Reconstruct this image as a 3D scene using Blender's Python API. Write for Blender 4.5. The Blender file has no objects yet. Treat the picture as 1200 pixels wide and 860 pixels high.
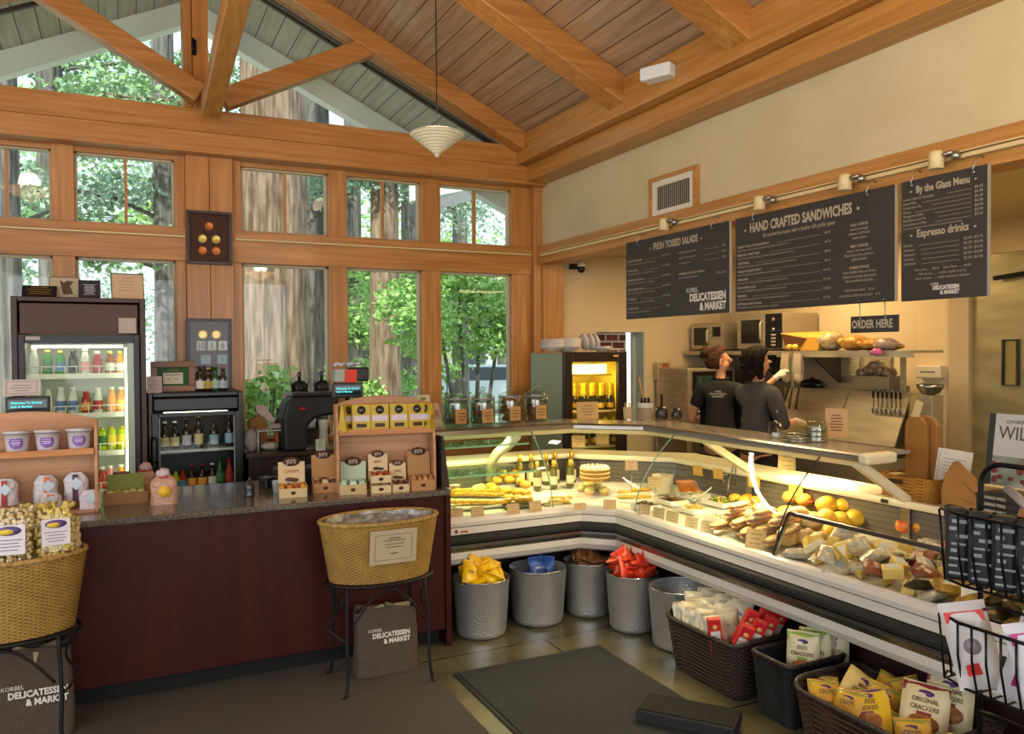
import bpy, bmesh, math, random
from mathutils import Vector, Matrix
R_ = math.radians
SC = bpy.context.scene
COL = SC.collection
random.seed(7)
# ---------------------------------------------------------------- camera, world, lights, exposure
F_PX, YAW, PITCH, ROLL, EYE = 936.6, R_(25.955), R_(-1.104), R_(-0.377), 1.70
fwd = Vector((math.sin(YAW) * math.cos(PITCH), math.cos(YAW) * math.cos(PITCH), math.sin(PITCH)))
rt0 = Vector((math.cos(YAW), -math.sin(YAW), 0)); up0 = rt0.cross(fwd)
RT = rt0 * math.cos(ROLL) + up0 * math.sin(ROLL); UP = -rt0 * math.sin(ROLL) + up0 * math.cos(ROLL)
cam = bpy.data.cameras.new('camera'); cam.sensor_width = 36; cam.lens = F_PX / 1200 * 36; cam.clip_start = .05; cam.clip_end = 300
co = bpy.data.objects.new('camera', cam); COL.objects.link(co)
co.matrix_world = Matrix(((RT.x, UP.x, -fwd.x, 0), (RT.y, UP.y, -fwd.y, 0), (RT.z, UP.z, -fwd.z, EYE), (0, 0, 0, 1)))
SC.camera = co
SC.view_settings.view_transform = 'Standard'; SC.view_settings.look = 'None'
SC.view_settings.exposure = 0.0; SC.view_settings.gamma = 1.0; SC.view_settings.use_curve_mapping = False
SC.cycles.use_denoising = True; SC.cycles.max_bounces = 9; SC.cycles.diffuse_bounces = 4; SC.cycles.transparent_max_bounces = 24
SC.cycles.transmission_bounces = 8; SC.cycles.caustics_reflective = False; SC.cycles.caustics_refractive = False
SC.cycles.sample_clamp_indirect = 6

w = bpy.data.worlds.new('sky'); SC.world = w; w.use_nodes = True
wn = w.node_tree.nodes; wl = w.node_tree.links
bg = wn['Background']; tc = wn.new('ShaderNodeTexCoord'); sep = wn.new('ShaderNodeSeparateXYZ'); cr = wn.new('ShaderNodeValToRGB')
wl.new(tc.outputs['Generated'], sep.inputs[0]); wl.new(sep.outputs['Z'], cr.inputs[0]); wl.new(cr.outputs[0], bg.inputs[0])
cr.color_ramp.elements[0].color = (.80, .88, .93, 1); cr.color_ramp.elements[1].position = .9; cr.color_ramp.elements[1].color = (.62, .80, 1, 1)
bg.inputs[1].default_value = 1.6

def area(name, loc, look, sx, sy, power, col):
    l = bpy.data.lights.new(name, 'AREA'); l.shape = 'RECTANGLE'; l.size = sx; l.size_y = sy; l.energy = power; l.color = col
    o = bpy.data.objects.new(name, l); COL.objects.link(o); o.location = loc
    o.rotation_euler = (Vector(look) - Vector(loc)).to_track_quat('-Z', 'Y').to_euler(); return o
s = bpy.data.lights.new('sun', 'SUN'); s.energy = 5.0; s.angle = R_(1.5); s.color = (1, .93, .80)
so = bpy.data.objects.new('sun', s); COL.objects.link(so); so.rotation_euler = Vector((.42, .62, -.66)).to_track_quat('-Z', 'Y').to_euler()
# added fill lights in unseen window openings behind and left of the photographer
area('window_daylight', (.6, -3.35, 1.9), (.9, 3, 1.3), 4.8, 2.4, 160, (.95, .97, 1))
area('window_daylight', (-2.2, 1.2, 1.8), (2.5, 3.2, 1.2), 4.8, 2.2, 80, (.93, .97, 1))

# ---------------------------------------------------------------- helpers
CAMP = Vector((0, 0, EYE))
def at(x, y, z=None, X=None, Y=None):
    d = fwd * F_PX + RT * (x - 600) - UP * (y - 430)
    if z is not None: t = (z - EYE) / d.z
    elif X is not None: t = X / d.x
    else: t = Y / d.y
    return CAMP + d * t
def lin(c):
    return tuple((v / 12.92 if v <= .04045 else ((v + .055) / 1.055) ** 2.4) for v in c)
def hx(h):
    h = h.lstrip('#'); return lin(tuple(int(h[i:i + 2], 16) / 255 for i in (0, 2, 4)))
MATS = {}
def mat(name, col='#808080', rough=.5, metal=0, noise=None, bump=0, emit=0, trans=0, alpha=1, ior=1.45, coat=0, sss=0, spec=None):
    """noise=(scale, '#second colour', amount, stretch xyz)"""
    if name in MATS: return MATS[name]
    m = bpy.data.materials.new(name); m.use_nodes = True; MATS[name] = m
    n = m.node_tree.nodes; L = m.node_tree.links; b = n['Principled BSDF']
    c = hx(col) + (1,)
    b.inputs['Base Color'].default_value = c; b.inputs['Roughness'].default_value = rough; b.inputs['Metallic'].default_value = metal
    b.inputs['IOR'].default_value = ior; b.inputs['Transmission Weight'].default_value = trans; b.inputs['Alpha'].default_value = alpha
    if coat: b.inputs['Coat Weight'].default_value = coat; b.inputs['Coat Roughness'].default_value = .15
    if sss: b.inputs['Subsurface Weight'].default_value = sss; b.inputs['Subsurface Radius'].default_value = (.02, .008, .004)
    if spec is not None: b.inputs['Specular IOR Level'].default_value = spec
    if emit: b.inputs['Emission Color'].default_value = c; b.inputs['Emission Strength'].default_value = emit
    m.diffuse_color = c
    if noise or bump:
        sc_, c2, amt, st = (noise or (40, col, 0, (1, 1, 1)))
        t = n.new('ShaderNodeTexCoord'); mp = n.new('ShaderNodeMapping'); mp.inputs['Scale'].default_value = st
        nz = n.new('ShaderNodeTexNoise'); nz.inputs['Scale'].default_value = sc_; nz.inputs['Detail'].default_value = 5
        L.new(t.outputs['Object'], mp.inputs[0]); L.new(mp.outputs[0], nz.inputs['Vector'])
        if noise:
            r = n.new('ShaderNodeValToRGB'); r.color_ramp.elements[0].position = .35; r.color_ramp.elements[1].position = .68
            c2 = hx(c2); c1 = c[:3]
            r.color_ramp.elements[0].color = tuple(a + (b_ - a) * amt for a, b_ in zip(c1, c2)) + (1,); r.color_ramp.elements[1].color = c
            L.new(nz.outputs[0], r.inputs[0]); L.new(r.outputs[0], b.inputs['Base Color'])
            if emit: L.new(r.outputs[0], b.inputs['Emission Color'])
        if bump:
            bp = n.new('ShaderNodeBump'); bp.inputs['Strength'].default_value = bump; bp.inputs['Distance'].default_value = .01
            L.new(nz.outputs[0], bp.inputs['Height']); L.new(bp.outputs[0], b.inputs['Normal'])
    return m
def wood(name, c1, c2, axis='X', scale=3.0, rough=.45, coat=0):
    st = {'X': (.6, 12, 12), 'Y': (12, .6, 12), 'Z': (12, 12, .6)}[axis]
    return mat(name, c1, rough, noise=(scale, c2, 1, st), coat=coat)
def grooves(m, axis, step, width, dark, offs=0, axis2=None, step2=0, offs2=0, pos=True, bumpy=0):
    """dark joints every `step` metres along a world axis"""
    n = m.node_tree.nodes; L = m.node_tree.links; b = n['Principled BSDF']
    g = n.new('ShaderNodeNewGeometry') if pos else n.new('ShaderNodeTexCoord'); sp = n.new('ShaderNodeSeparateXYZ')
    L.new(g.outputs['Position'] if pos else g.outputs['Object'], sp.inputs[0])
    def line(ax, st, of):
        a = n.new('ShaderNodeMath'); a.operation = 'ADD'; a.inputs[1].default_value = -of + 1000 * st; L.new(sp.outputs[ax], a.inputs[0])
        d = n.new('ShaderNodeMath'); d.operation = 'MODULO'; d.inputs[1].default_value = st; L.new(a.outputs[0], d.inputs[0])
        e = n.new('ShaderNodeMath'); e.operation = 'LESS_THAN'; e.inputs[1].default_value = width; L.new(d.outputs[0], e.inputs[0]); return e.outputs[0]
    f = line(axis, step, offs)
    if axis2:
        f2 = line(axis2, step2, offs2); mx = n.new('ShaderNodeMath'); mx.operation = 'MAXIMUM'; L.new(f, mx.inputs[0]); L.new(f2, mx.inputs[1]); f = mx.outputs[0]
    mix = n.new('ShaderNodeMix'); mix.data_type = 'RGBA'; L.new(f, mix.inputs['Factor'])
    src = b.inputs['Base Color'].links[0].from_socket if b.inputs['Base Color'].links else None
    if src: L.new(src, mix.inputs['A'])
    else: mix.inputs['A'].default_value = b.inputs['Base Color'].default_value
    mix.inputs['B'].default_value = hx(dark) + (1,); L.new(mix.outputs['Result'], b.inputs['Base Color'])
    return m
def weave(name, c1, c2, rough=.7, u=55, v=90, bump=.9):
    """basket weave: alternating strands around z"""
    m = mat(name, c1, rough); n = m.node_tree.nodes; L = m.node_tree.links; b = n['Principled BSDF']
    t = n.new('ShaderNodeTexCoord'); sp = n.new('ShaderNodeSeparateXYZ'); L.new(t.outputs['UV'], sp.inputs[0])
    def w_(sock, k, ph=None):
        a = n.new('ShaderNodeMath'); a.operation = 'MULTIPLY'; a.inputs[1].default_value = k * math.pi; L.new(sock, a.inputs[0])
        o = a.outputs[0]
        if ph is not None:
            p = n.new('ShaderNodeMath'); p.operation = 'ADD'; L.new(o, p.inputs[0]); L.new(ph, p.inputs[1]); o = p.outputs[0]
        s_ = n.new('ShaderNodeMath'); s_.operation = 'SINE'; L.new(o, s_.inputs[0]); return s_.outputs[0]
    fl = n.new('ShaderNodeMath'); fl.operation = 'MULTIPLY'; fl.inputs[1].default_value = v; L.new(sp.outputs[1], fl.inputs[0])
    f2 = n.new('ShaderNodeMath'); f2.operation = 'FLOOR'; L.new(fl.outputs[0], f2.inputs[0])
    f3 = n.new('ShaderNodeMath'); f3.operation = 'MULTIPLY'; f3.inputs[1].default_value = math.pi; L.new(f2.outputs[0], f3.inputs[0])
    a = w_(sp.outputs[0], u, f3.outputs[0]); c = w_(sp.outputs[1], v)
    ab = n.new('ShaderNodeMath'); ab.operation = 'ABSOLUTE'; L.new(c, ab.inputs[0])
    mu = n.new('ShaderNodeMath'); mu.operation = 'MULTIPLY_ADD'; mu.inputs[1].default_value = .5; L.new(a, mu.inputs[0]); mu.inputs[2].default_value = .5
    mm = n.new('ShaderNodeMath'); mm.operation = 'MULTIPLY'; L.new(mu.outputs[0], mm.inputs[0]); L.new(ab.outputs[0], mm.inputs[1])
    r = n.new('ShaderNodeValToRGB'); r.color_ramp.elements[0].color = hx(c2) + (1,); r.color_ramp.elements[1].color = hx(c1) + (1,); r.color_ramp.elements[1].position = .55
    nz = n.new('ShaderNodeTexNoise'); nz.inputs['Scale'].default_value = 14; L.new(t.outputs['Object'], nz.inputs['Vector'])
    ad = n.new('ShaderNodeMath'); ad.operation = 'MULTIPLY_ADD'; ad.inputs[1].default_value = .7; L.new(nz.outputs[0], ad.inputs[0]); ad.inputs[2].default_value = -.35
    a2 = n.new('ShaderNodeMath'); a2.operation = 'ADD'; L.new(ad.outputs[0], a2.inputs[0]); L.new(mm.outputs[0], a2.inputs[1])
    L.new(a2.outputs[0], r.inputs[0]); L.new(r.outputs[0], b.inputs['Base Color'])
    bp = n.new('ShaderNodeBump'); bp.inputs['Strength'].default_value = bump; bp.inputs['Distance'].default_value = .006; L.new(mm.outputs[0], bp.inputs['Height']); L.new(bp.outputs[0], b.inputs['Normal'])
    return m

def tag(o, label=None, cat=None, group=None, kind=None):
    if label: o['label'] = label
    if cat: o['category'] = cat
    if group: o['group'] = group
    if kind: o['kind'] = kind
    return o
def thing(name, loc, label, cat, group=None, rz=0):
    o = bpy.data.objects.new(name, None); o.empty_display_size = .05; COL.objects.link(o); o.location = loc; o.rotation_euler = (0, 0, rz)
    return tag(o, label, cat, group)
def kids(o): return list(KIDS.get(o.name, []))
KIDS = {}
def copy_tree(o, parent=None):
    c = o.copy(); COL.objects.link(c)
    if parent: c.parent = parent; KIDS.setdefault(parent.name, []).append(c)
    for ch in kids(o): copy_tree(ch, c)
    return c
def dup(o, loc, rz=0, label=None, group=None, rot=None, scale=None):
    c = copy_tree(o); c.location = loc; c.rotation_euler = rot if rot else (0, 0, rz)
    if scale: c.scale = (scale,) * 3 if isinstance(scale, (int, float)) else scale
    if label: c['label'] = label
    if group: c['group'] = group
    return c

class MB:
    def __init__(s): s.v = []; s.f = []; s.m = []; s.uv = None; s.T = Matrix.Identity(4); s.mi = 0; s.sm = []; s.smooth = False
    def tr(s, loc=(0, 0, 0), rot=(0, 0, 0), sc=(1, 1, 1)):
        from mathutils import Euler
        s.T = Matrix.Translation(loc) @ Euler(rot).to_matrix().to_4x4() @ Matrix.Diagonal((*sc, 1)); return s
    def add(s, vs, fs, sm=None):
        k = len(s.v); s.v += [tuple(s.T @ Vector(p)) for p in vs]; s.f += [tuple(i + k for i in f) for f in fs]
        s.m += [s.mi] * len(fs); s.sm += [s.smooth if sm is None else sm] * len(fs); return s
    def box(s, x0, x1, y0, y1, z0, z1):
        return s.add([(x0, y0, z0), (x1, y0, z0), (x1, y1, z0), (x0, y1, z0), (x0, y0, z1), (x1, y0, z1), (x1, y1, z1), (x0, y1, z1)],
                     [(0, 3, 2, 1), (4, 5, 6, 7), (0, 1, 5, 4), (1, 2, 6, 5), (2, 3, 7, 6), (3, 0, 4, 7)], False)
    def cbox(s, cx, cy, cz, sx, sy, sz): return s.box(cx - sx / 2, cx + sx / 2, cy - sy / 2, cy + sy / 2, cz - sz / 2, cz + sz / 2)
    def lathe(s, prof, n=20, c=(0, 0, 0), ex=1, ey=1, cap=True):
        vs = []; fs = []
        for r, z in prof:
            for i in range(n):
                a = 2 * math.pi * i / n; vs.append((c[0] + ex * r * math.cos(a), c[1] + ey * r * math.sin(a), c[2] + z))
        for j in range(len(prof) - 1):
            for i in range(n):
                k = (i + 1) % n; fs.append((j * n + i, j * n + k, (j + 1) * n + k, (j + 1) * n + i))
        if cap:
            if prof[0][0] > 1e-4: fs.append(tuple(range(n - 1, -1, -1)))
            if prof[-1][0] > 1e-4: fs.append(tuple((len(prof) - 1) * n + i for i in range(n)))
        return s.add(vs, fs, True)
    def tube(s, pts, r, n=8, closed=False, taper=None):
        pts = [Vector(p) for p in pts]; vs = []; fs = []; N = len(pts); up = None
        for i, p in enumerate(pts):
            if closed: d = pts[(i + 1) % N] - pts[i - 1]
            else: d = pts[min(i + 1, N - 1)] - pts[max(i - 1, 0)]
            if d.length < 1e-9: d = Vector((0, 0, 1))
            d.normalize()
            if up is None: up = d.orthogonal().normalized()
            up = (up - d * up.dot(d)); up = up.normalized() if up.length > 1e-5 else d.orthogonal().normalized()
            b = d.cross(up); rr = r if taper is None else r * taper[i]
            for k in range(n):
                a = 2 * math.pi * k / n; vs.append(tuple(p + (up * math.cos(a) + b * math.sin(a)) * rr))
        for j in range(N if closed else N - 1):
            j2 = (j + 1) % N
            for k in range(n):
                k2 = (k + 1) % n; fs.append((j * n + k, j * n + k2, j2 * n + k2, j2 * n + k))
        if not closed: fs.append(tuple(range(n - 1, -1, -1))); fs.append(tuple((N - 1) * n + i for i in range(n)))
        return s.add(vs, fs, True)
    def bar(s, p0, p1, w, h, up=(0, 0, 1)):
        p0 = Vector(p0); p1 = Vector(p1); d = (p1 - p0).normalized(); u = Vector(up); sd = d.cross(u).normalized(); u = sd.cross(d)
        vs = [tuple(p + sd * a * w / 2 + u * b * h / 2) for p in (p0, p1) for a, b in ((-1, -1), (1, -1), (1, 1), (-1, 1))]
        return s.add(vs, [(0, 1, 2, 3), (7, 6, 5, 4), (0, 4, 5, 1), (1, 5, 6, 2), (2, 6, 7, 3), (3, 7, 4, 0)], False)
    def flat(s): s.sm = [False] * len(s.sm); return s
    def prism(s, poly, a0, a1, plane='XZ'):
        n = len(poly)
        def P(u, v, a): return {'XZ': (u, a, v), 'XY': (u, v, a), 'YZ': (a, u, v)}[plane]
        vs = [P(u, v, a0) for u, v in poly] + [P(u, v, a1) for u, v in poly]
        return s.add(vs, [tuple(range(n)), tuple(range(2 * n - 1, n - 1, -1))] + [(i, i + n, (i + 1) % n + n, (i + 1) % n) for i in range(n)], False)
    def grid(s, fn, nu, nv, sm=True, close=False):
        vs = [fn(i / nu, j / nv) for j in range(nv + 1) for i in range(nu + 1)]
        fs = [(j * (nu + 1) + i, j * (nu + 1) + i + 1, (j + 1) * (nu + 1) + i + 1, (j + 1) * (nu + 1) + i) for j in range(nv) for i in range(nu)]
        return s.add(vs, fs, sm)
    def blob(s, c, rx, ry, rz, n=10, m=7, jit=0, rng=None):
        vs = []; fs = []
        for j in range(m + 1):
            t = math.pi * j / m
            for i in range(n):
                a = 2 * math.pi * i / n; q = 1 + (rng.uniform(-jit, jit) if rng and 0 < j < m else 0)
                vs.append((c[0] + rx * q * math.sin(t) * math.cos(a), c[1] + ry * q * math.sin(t) * math.sin(a), c[2] - rz * q * math.cos(t)))
        for j in range(m):
            for i in range(n): fs.append((j * n + i, j * n + (i + 1) % n, (j + 1) * n + (i + 1) % n, (j + 1) * n + i))
        return s.add(vs, fs, True)
    def build(s, name, mats, parent=None, label=None, cat=None, group=None, kind=None, loc=None, rz=0, bev=0, mods=(), rot=None):
        me = bpy.data.meshes.new(name); me.from_pydata(s.v, [], s.f)
        for m in (mats if isinstance(mats, (list, tuple)) else [mats]): me.materials.append(m)
        me.polygons.foreach_set('material_index', s.m); me.polygons.foreach_set('use_smooth', s.sm)
        if s.uv:
            l = me.uv_layers.new(name='UVMap'); l.data.foreach_set('uv', [c for f in s.f for i in f for c in s.uv[i]])
        me.update()
        o = bpy.data.objects.new(name, me); COL.objects.link(o)
        if parent: o.parent = parent; KIDS.setdefault(parent.name, []).append(o)
        if loc: o.location = loc
        o.rotation_euler = rot if rot else (0, 0, rz)
        if bev:
            b = o.modifiers.new('bevel', 'BEVEL'); b.width = bev; b.segments = 2; b.limit_method = 'ANGLE'
        for t, kw in mods:
            md = o.modifiers.new(t.lower(), t)
            for k, v in kw.items(): setattr(md, k, v)
        return tag(o, label, cat, group, kind)
TXT = {}
def textmesh(body, size, align='LEFT', offset=0, extrude=0, sp=1.0, xs=1.0, shear=0):
    c = bpy.data.curves.new('lettering', 'FONT'); c.body = body; c.size = size; c.align_x = align; c.offset = offset; c.extrude = extrude
    c.space_character = sp; c.resolution_u = 2; c.shear = shear
    o = bpy.data.objects.new('lettering', c); COL.objects.link(o)
    bpy.context.view_layer.update()
    me = bpy.data.meshes.new_from_object(o.evaluated_get(bpy.context.evaluated_depsgraph_get()))
    bpy.data.objects.remove(o); bpy.data.curves.remove(c)
    vs = [(v.co.x * xs, v.co.y, v.co.z) for v in me.vertices]; fs = [tuple(p.vertices) for p in me.polygons]
    bpy.data.meshes.remove(me); return vs, fs
def put_text(mb, body, size, M, **kw):
    """M: 4x4 whose x/y axes carry the writing and z points to the reader"""
    vs, fs = textmesh(body, size, **kw); old = mb.T; mb.T = old @ M; mb.add(vs, fs, False); mb.T = old
def frame_mx(o, x, y):
    x = Vector(x).normalized(); y = Vector(y); y = (y - x * y.dot(x)).normalized(); z = x.cross(y)
    return Matrix(((x.x, y.x, z.x, o[0]), (x.y, y.y, z.y, o[1]), (x.z, y.z, z.z, o[2]), (0, 0, 0, 1)))
def struct(name, mb, m, **kw): return mb.build(name, m, kind='structure', **kw)
FIR_X = wood('fir_along_x', '#c18647', '#a56d31', 'X', 3.0, .42, .15); FIR_Y = wood('fir_along_y', '#c38b4a', '#a97436', 'Y', 3.0, .42, .15)
FIR_Z = wood('fir_along_z', '#c18647', '#a56d31', 'Z', 3.0, .42, .15)
PLANK = grooves(wood('ceiling_planks', '#b8997a', '#9a7c60', 'Y', 2.2, .34, .3), 0, .142, .007, '#2c1c12')
SOFFIT = grooves(wood('soffit_planks', '#b9b2a4', '#a39c8e', 'Y', 2.2, .8), 0, .142, .007, '#3d3a36')
CREAM = mat('cream_plaster', '#cec19b', .75, noise=(3, '#c5b78f', 1, (1, 1, 1)), bump=.04)
KCREAM = mat('warm_kitchen_paint', '#d9c397', .6, noise=(3, '#d2ba8c', 1, (1, 1, 1)))
WHITE = mat('white_painted_wood', '#e9eeec', .6); DARKM = mat('black_metal', '#0c0c0d', .42, .6); CHROME = mat('brushed_steel', '#a9a9a6', .28, 1, noise=(4, '#8d8d88', 1, (1, 30, 30)))
GLASS = mat('clear_glass', '#ffffff', 0.0, trans=1, ior=1.45)
def thin_glass(name, col, base=.045, grz=.75):
    m = bpy.data.materials.new(name); m.use_nodes = True; n = m.node_tree.nodes; L = m.node_tree.links
    for x in list(n): n.remove(x)
    o = n.new('ShaderNodeOutputMaterial'); t = n.new('ShaderNodeBsdfTransparent'); g = n.new('ShaderNodeBsdfGlossy'); f = n.new('ShaderNodeLayerWeight'); mx = n.new('ShaderNodeMixShader')
    f.inputs[0].default_value = .5; p = n.new('ShaderNodeMath'); p.operation = 'POWER'; p.inputs[1].default_value = 5; L.new(f.outputs['Facing'], p.inputs[0])
    a = n.new('ShaderNodeMath'); a.operation = 'MULTIPLY_ADD'; a.inputs[1].default_value = grz; a.inputs[2].default_value = base; L.new(p.outputs[0], a.inputs[0])
    g.inputs['Roughness'].default_value = .02; t.inputs[0].default_value = hx(col) + (1,)
    L.new(a.outputs[0], mx.inputs[0]); L.new(t.outputs[0], mx.inputs[1]); L.new(g.outputs[0], mx.inputs[2]); L.new(mx.outputs[0], o.inputs[0]); return m
PANE = thin_glass('window_glass', '#f8fcfa', .016, .5); CASEGLASS = thin_glass('case_glass', '#fafdfa', .012, .5); PLASTIC = thin_glass('clear_plastic', '#fafafa', .03, .5)
GREENGLASS = thin_glass('green_edge_glass', '#f0faf2'); SMOKE = thin_glass('jar_glass', '#eef2ef')

TILE = grooves(mat('stained_concrete', '#6f6a50', .22, noise=(2.2, '#4c4a38', 1, (1, 1, 1)), coat=.3), 0, 1.2, .012, '#24211b', offs=2.208, axis2=1, step2=1.2, offs2=4.125)
f = MB().box(-2.3, 6.2, -3.4, 6.75, -.1, 0); struct('floor', f, TILE)
CARPET = mat('brown_grey_carpet', '#4b4640', .95, noise=(220, '#3c3833', 1, (1, 1, 1)), bump=.5)
MB().prism([(-2.28, -3.3), (1.40, -3.3), (1.445, 4.36), (-2.28, 4.36)], .0005, .009, 'XY').build('carpet', CARPET, label='brown grey carpet covering the floor in front of the dark red counter', cat='carpet')
rub = mat('black_rubber', '#191a1b', .7)
t = thing('floor_mat', (1.99, 3.1, 0), 'dark grey ribbed entrance mat lying on the shiny floor', 'mat')
MB().box(-.45, .45, -.85, .80, .0005, .008).build('border', rub, t, bev=.003)
MB().box(-.425, .425, -.825, .775, .008, .013).build('mat_surface', mat('charcoal_mat_pile', '#33383b', .95, noise=(160, '#1f2325', 1, (1, 1, 1)), bump=.6), t)

YW = 6.6
# window wall: everything is cut into posts, rails and beams
wb = MB()
wb.box(-2.3, 3.55, YW, 6.75, 0, 1.02)
struct('wall_back', wb, FIR_X)
k = 0
def trim(mb, m, bev=.004):
    global k; k += 1; return struct('trim_%d' % k, mb, m, bev=bev)
OP = [(-1.50, -1.0), (-1.0, -.444), (-.299, .373), (.857, 1.542), (1.691, 2.35), (2.524, 3.224)]
for x0, x1, y0 in ((-1.62, -1.50, YW), (-1.03, -.99, YW), (-.444, -.299, YW), (.373, .446, YW + .01), (.787, .857, YW + .01), (1.542, 1.691, YW), (2.35, 2.524, YW), (3.224, 3.42, YW + .01)):
    trim(MB().box(x0, x1, y0, 6.75, 1.02, 3.22), FIR_Z)
trim(MB().box(.446, .616, YW - .035, 6.75, .0, 3.22), FIR_Z); trim(MB().box(.619, .787, YW - .035, 6.75, 0, 3.22), FIR_Z)
trim(MB().box(3.42, 3.58, YW - .05, 6.75, 0, 3.22), FIR_Z); trim(MB().box(3.50, 3.72, YW - .08, 6.60, 0, 2.505), FIR_Z)
for i, (x0, x1) in enumerate(OP):                                   # middle rail in two steps, top casing
    if i == 1: x0 = -1.0
trim(MB().box(-2.3, .446, YW - .012, 6.74, 2.41, 2.60), FIR_X); trim(MB().box(-2.3, .446, YW - .03, 6.60, 2.60, 2.66), FIR_X)
trim(MB().box(.787, 3.42, YW - .012, 6.74, 2.41, 2.60), FIR_X); trim(MB().box(.787, 3.42, YW - .03, 6.60, 2.60, 2.66), FIR_X)
trim(MB().box(-2.3, 3.42, 6.62, 6.75, 3.175, 3.22), FIR_X)
# big tie beam, two layers
trim(MB().box(-2.3, 3.32, 6.46, 6.75, 3.372, 3.545), FIR_X, .006); trim(MB().box(-2.3, 3.33, 6.445, 6.75, 3.21, 3.368), FIR_X, .006)
k2 = 0
dkf = mat('dark_window_gasket', '#4a4238', .5); lightf = mat('pale_window_sash', '#b9ab8c', .5)
def window(x0, x1, z0, z1, mull=False, y=6.68):
    global k2; k2 += 1
    t = thing('window_%d' % k2, (x0, y, z0), None, None); t['kind'] = 'structure'
    W = x1 - x0; H = z1 - z0; b = .018
    fr = MB().box(0, b, -.02, .03, 0, H).box(W - b, W, -.02, .03, 0, H).box(0, W, -.02, .03, 0, b).box(0, W, -.02, .03, H - b, H)
    fr.build('window_frame', lightf, t, bev=.002)
    if mull: MB().box(W / 2 - .011, W / 2 + .011, -.025, .02, b, H - b).build('mullion', FIR_Z, t)
    MB().box(b, W - b, .002, .006, b, H - b).build('pane', PANE, t)
    return t
for i, (x0, x1) in enumerate(OP):
    window(x0, x1, 2.66, 3.18, mull=i > 0); window(x0, x1, 1.02, 2.41)
SL = .47; RX = .60; ZE = 3.60
def ceil_z(x): return ZE + SL * (3.30 - RX - abs(x - RX))
# gable glazing: four triangular lights round the king post
ZR = ceil_z(RX)
def gable(poly):
    global k2; k2 += 1
    t = thing('window_%d' % k2, (0, 6.69, 0), None, None); t['kind'] = 'structure'
    MB().prism(poly, 0, .005, 'XZ').build('pane', PANE, t)
    n = len(poly); c = (sum(p[0] for p in poly) / n, sum(p[1] for p in poly) / n); fr = MB()
    for i in range(n):
        a, b_ = poly[i], poly[(i + 1) % n]; fr.bar((a[0], -.005, a[1]), (b_[0], -.005, b_[1]), .03, .03)
    fr.build('window_frame', dkf, t); return t
gable([(.66, 3.56), (3.1, 3.56), (3.1, ceil_z(3.1) - .12), (.66, ZR - .15)])
gable([(-1.9, 3.56), (.46, 3.56), (.46, ZR - .19), (-1.9, ceil_z(-1.9) - .12)])
# king post, rafters of the end truss and the two struts
trim(MB().box(.44, .50, 6.52, 6.75, 3.545, ZR), FIR_Z); trim(MB().box(.503, .615, 6.49, 6.75, 3.545, ZR), FIR_Z)
def rafter(y0, y1, h=.19, side=1, x_end=3.24):
    xe = x_end if side > 0 else 2 * RX - x_end; cz = ceil_z(RX)
    a, b_ = RX, xe
    za, zb = ceil_z(a), ceil_z(b_)
    trim(MB().prism([(a, za), (b_, zb), (b_, zb - h), (a, za - h)], y0, y1, 'XZ'), FIR_X, .008)
for s_ in (1, -1):
    rafter(6.30, 6.47, .17, s_); rafter(4.74, 4.94, .20, s_); rafter(3.48, 3.68, .20, s_); rafter(1.9, 2.1, .20, s_); rafter(.1, .3, .20, s_)
gask = MB(); gask.prism([(RX + .1, ZR - .22), (3.24, ceil_z(3.24) - .17), (3.24, ceil_z(3.24) - .19), (RX + .1, ZR - .245)], 6.47, 6.50, 'XZ'); trim(gask, dkf)
def strut(p0, p1, wd=.15, th=.13):
    trim(MB().bar(p0, p1, wd, th, up=(0, 1, 0)), FIR_X, .008)
strut((.70, 6.38, 3.60), (1.83, 6.38, 4.17), .15, .13); strut((.54, 6.38, 3.62), (-.62, 6.38, 4.28), .15, .13)
brace = MB(); brace.bar((.605, 6.28, 3.50), (.625, 4.45, 3.83), .13, .15); k += 1
struct('trim_%d' % k, brace, FIR_Y, bev=.01)
for p in ((.515, 6.48, 4.00), (.515, 6.48, 3.68)):
    MB().cbox(p[0], p[1], p[2], .03, .03, .11).cbox(p[0] - .01, p[1] - .015, p[2] + .05, .02, .03, .02).cbox(p[0] - .01, p[1] - .015, p[2] - .05, .02, .03, .02).build(
        'truss_bracket', DARKM, label='black iron bracket %s on the king post' % ('higher' if p[2] > 3.9 else 'lower'), cat='bracket', group='iron truss brackets')
# ceiling slopes and the overhang outside
c = MB(); c.prism([(RX, ZR), (3.6, ceil_z(3.6)), (3.6, ceil_z(3.6) + .1), (RX, ZR + .1)], -3.4, 6.75, 'XZ'); c.prism([(RX, ZR), (-2.4, ceil_z(-2.4)), (-2.4, ceil_z(-2.4) + .1), (RX, ZR + .1)], -3.4, 6.75, 'XZ')
struct('ceiling', c, PLANK)
c = MB()
for s_ in (1, -1):
    x = RX + s_ * 3.9; c.prism([(RX, ZR), (x, ceil_z(x)), (x, ceil_z(x) + .1), (RX, ZR + .1)], 6.76, 7.95, 'XZ')
struct('ceiling_overhang', c, SOFFIT)
for s_ in (1, -1):
    x = RX + s_ * 3.9; trim(MB().prism([(RX, ZR), (x, ceil_z(x)), (x, ceil_z(x) - .21), (RX, ZR - .21)], 7.72, 7.86, 'XZ'), WHITE)
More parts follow.
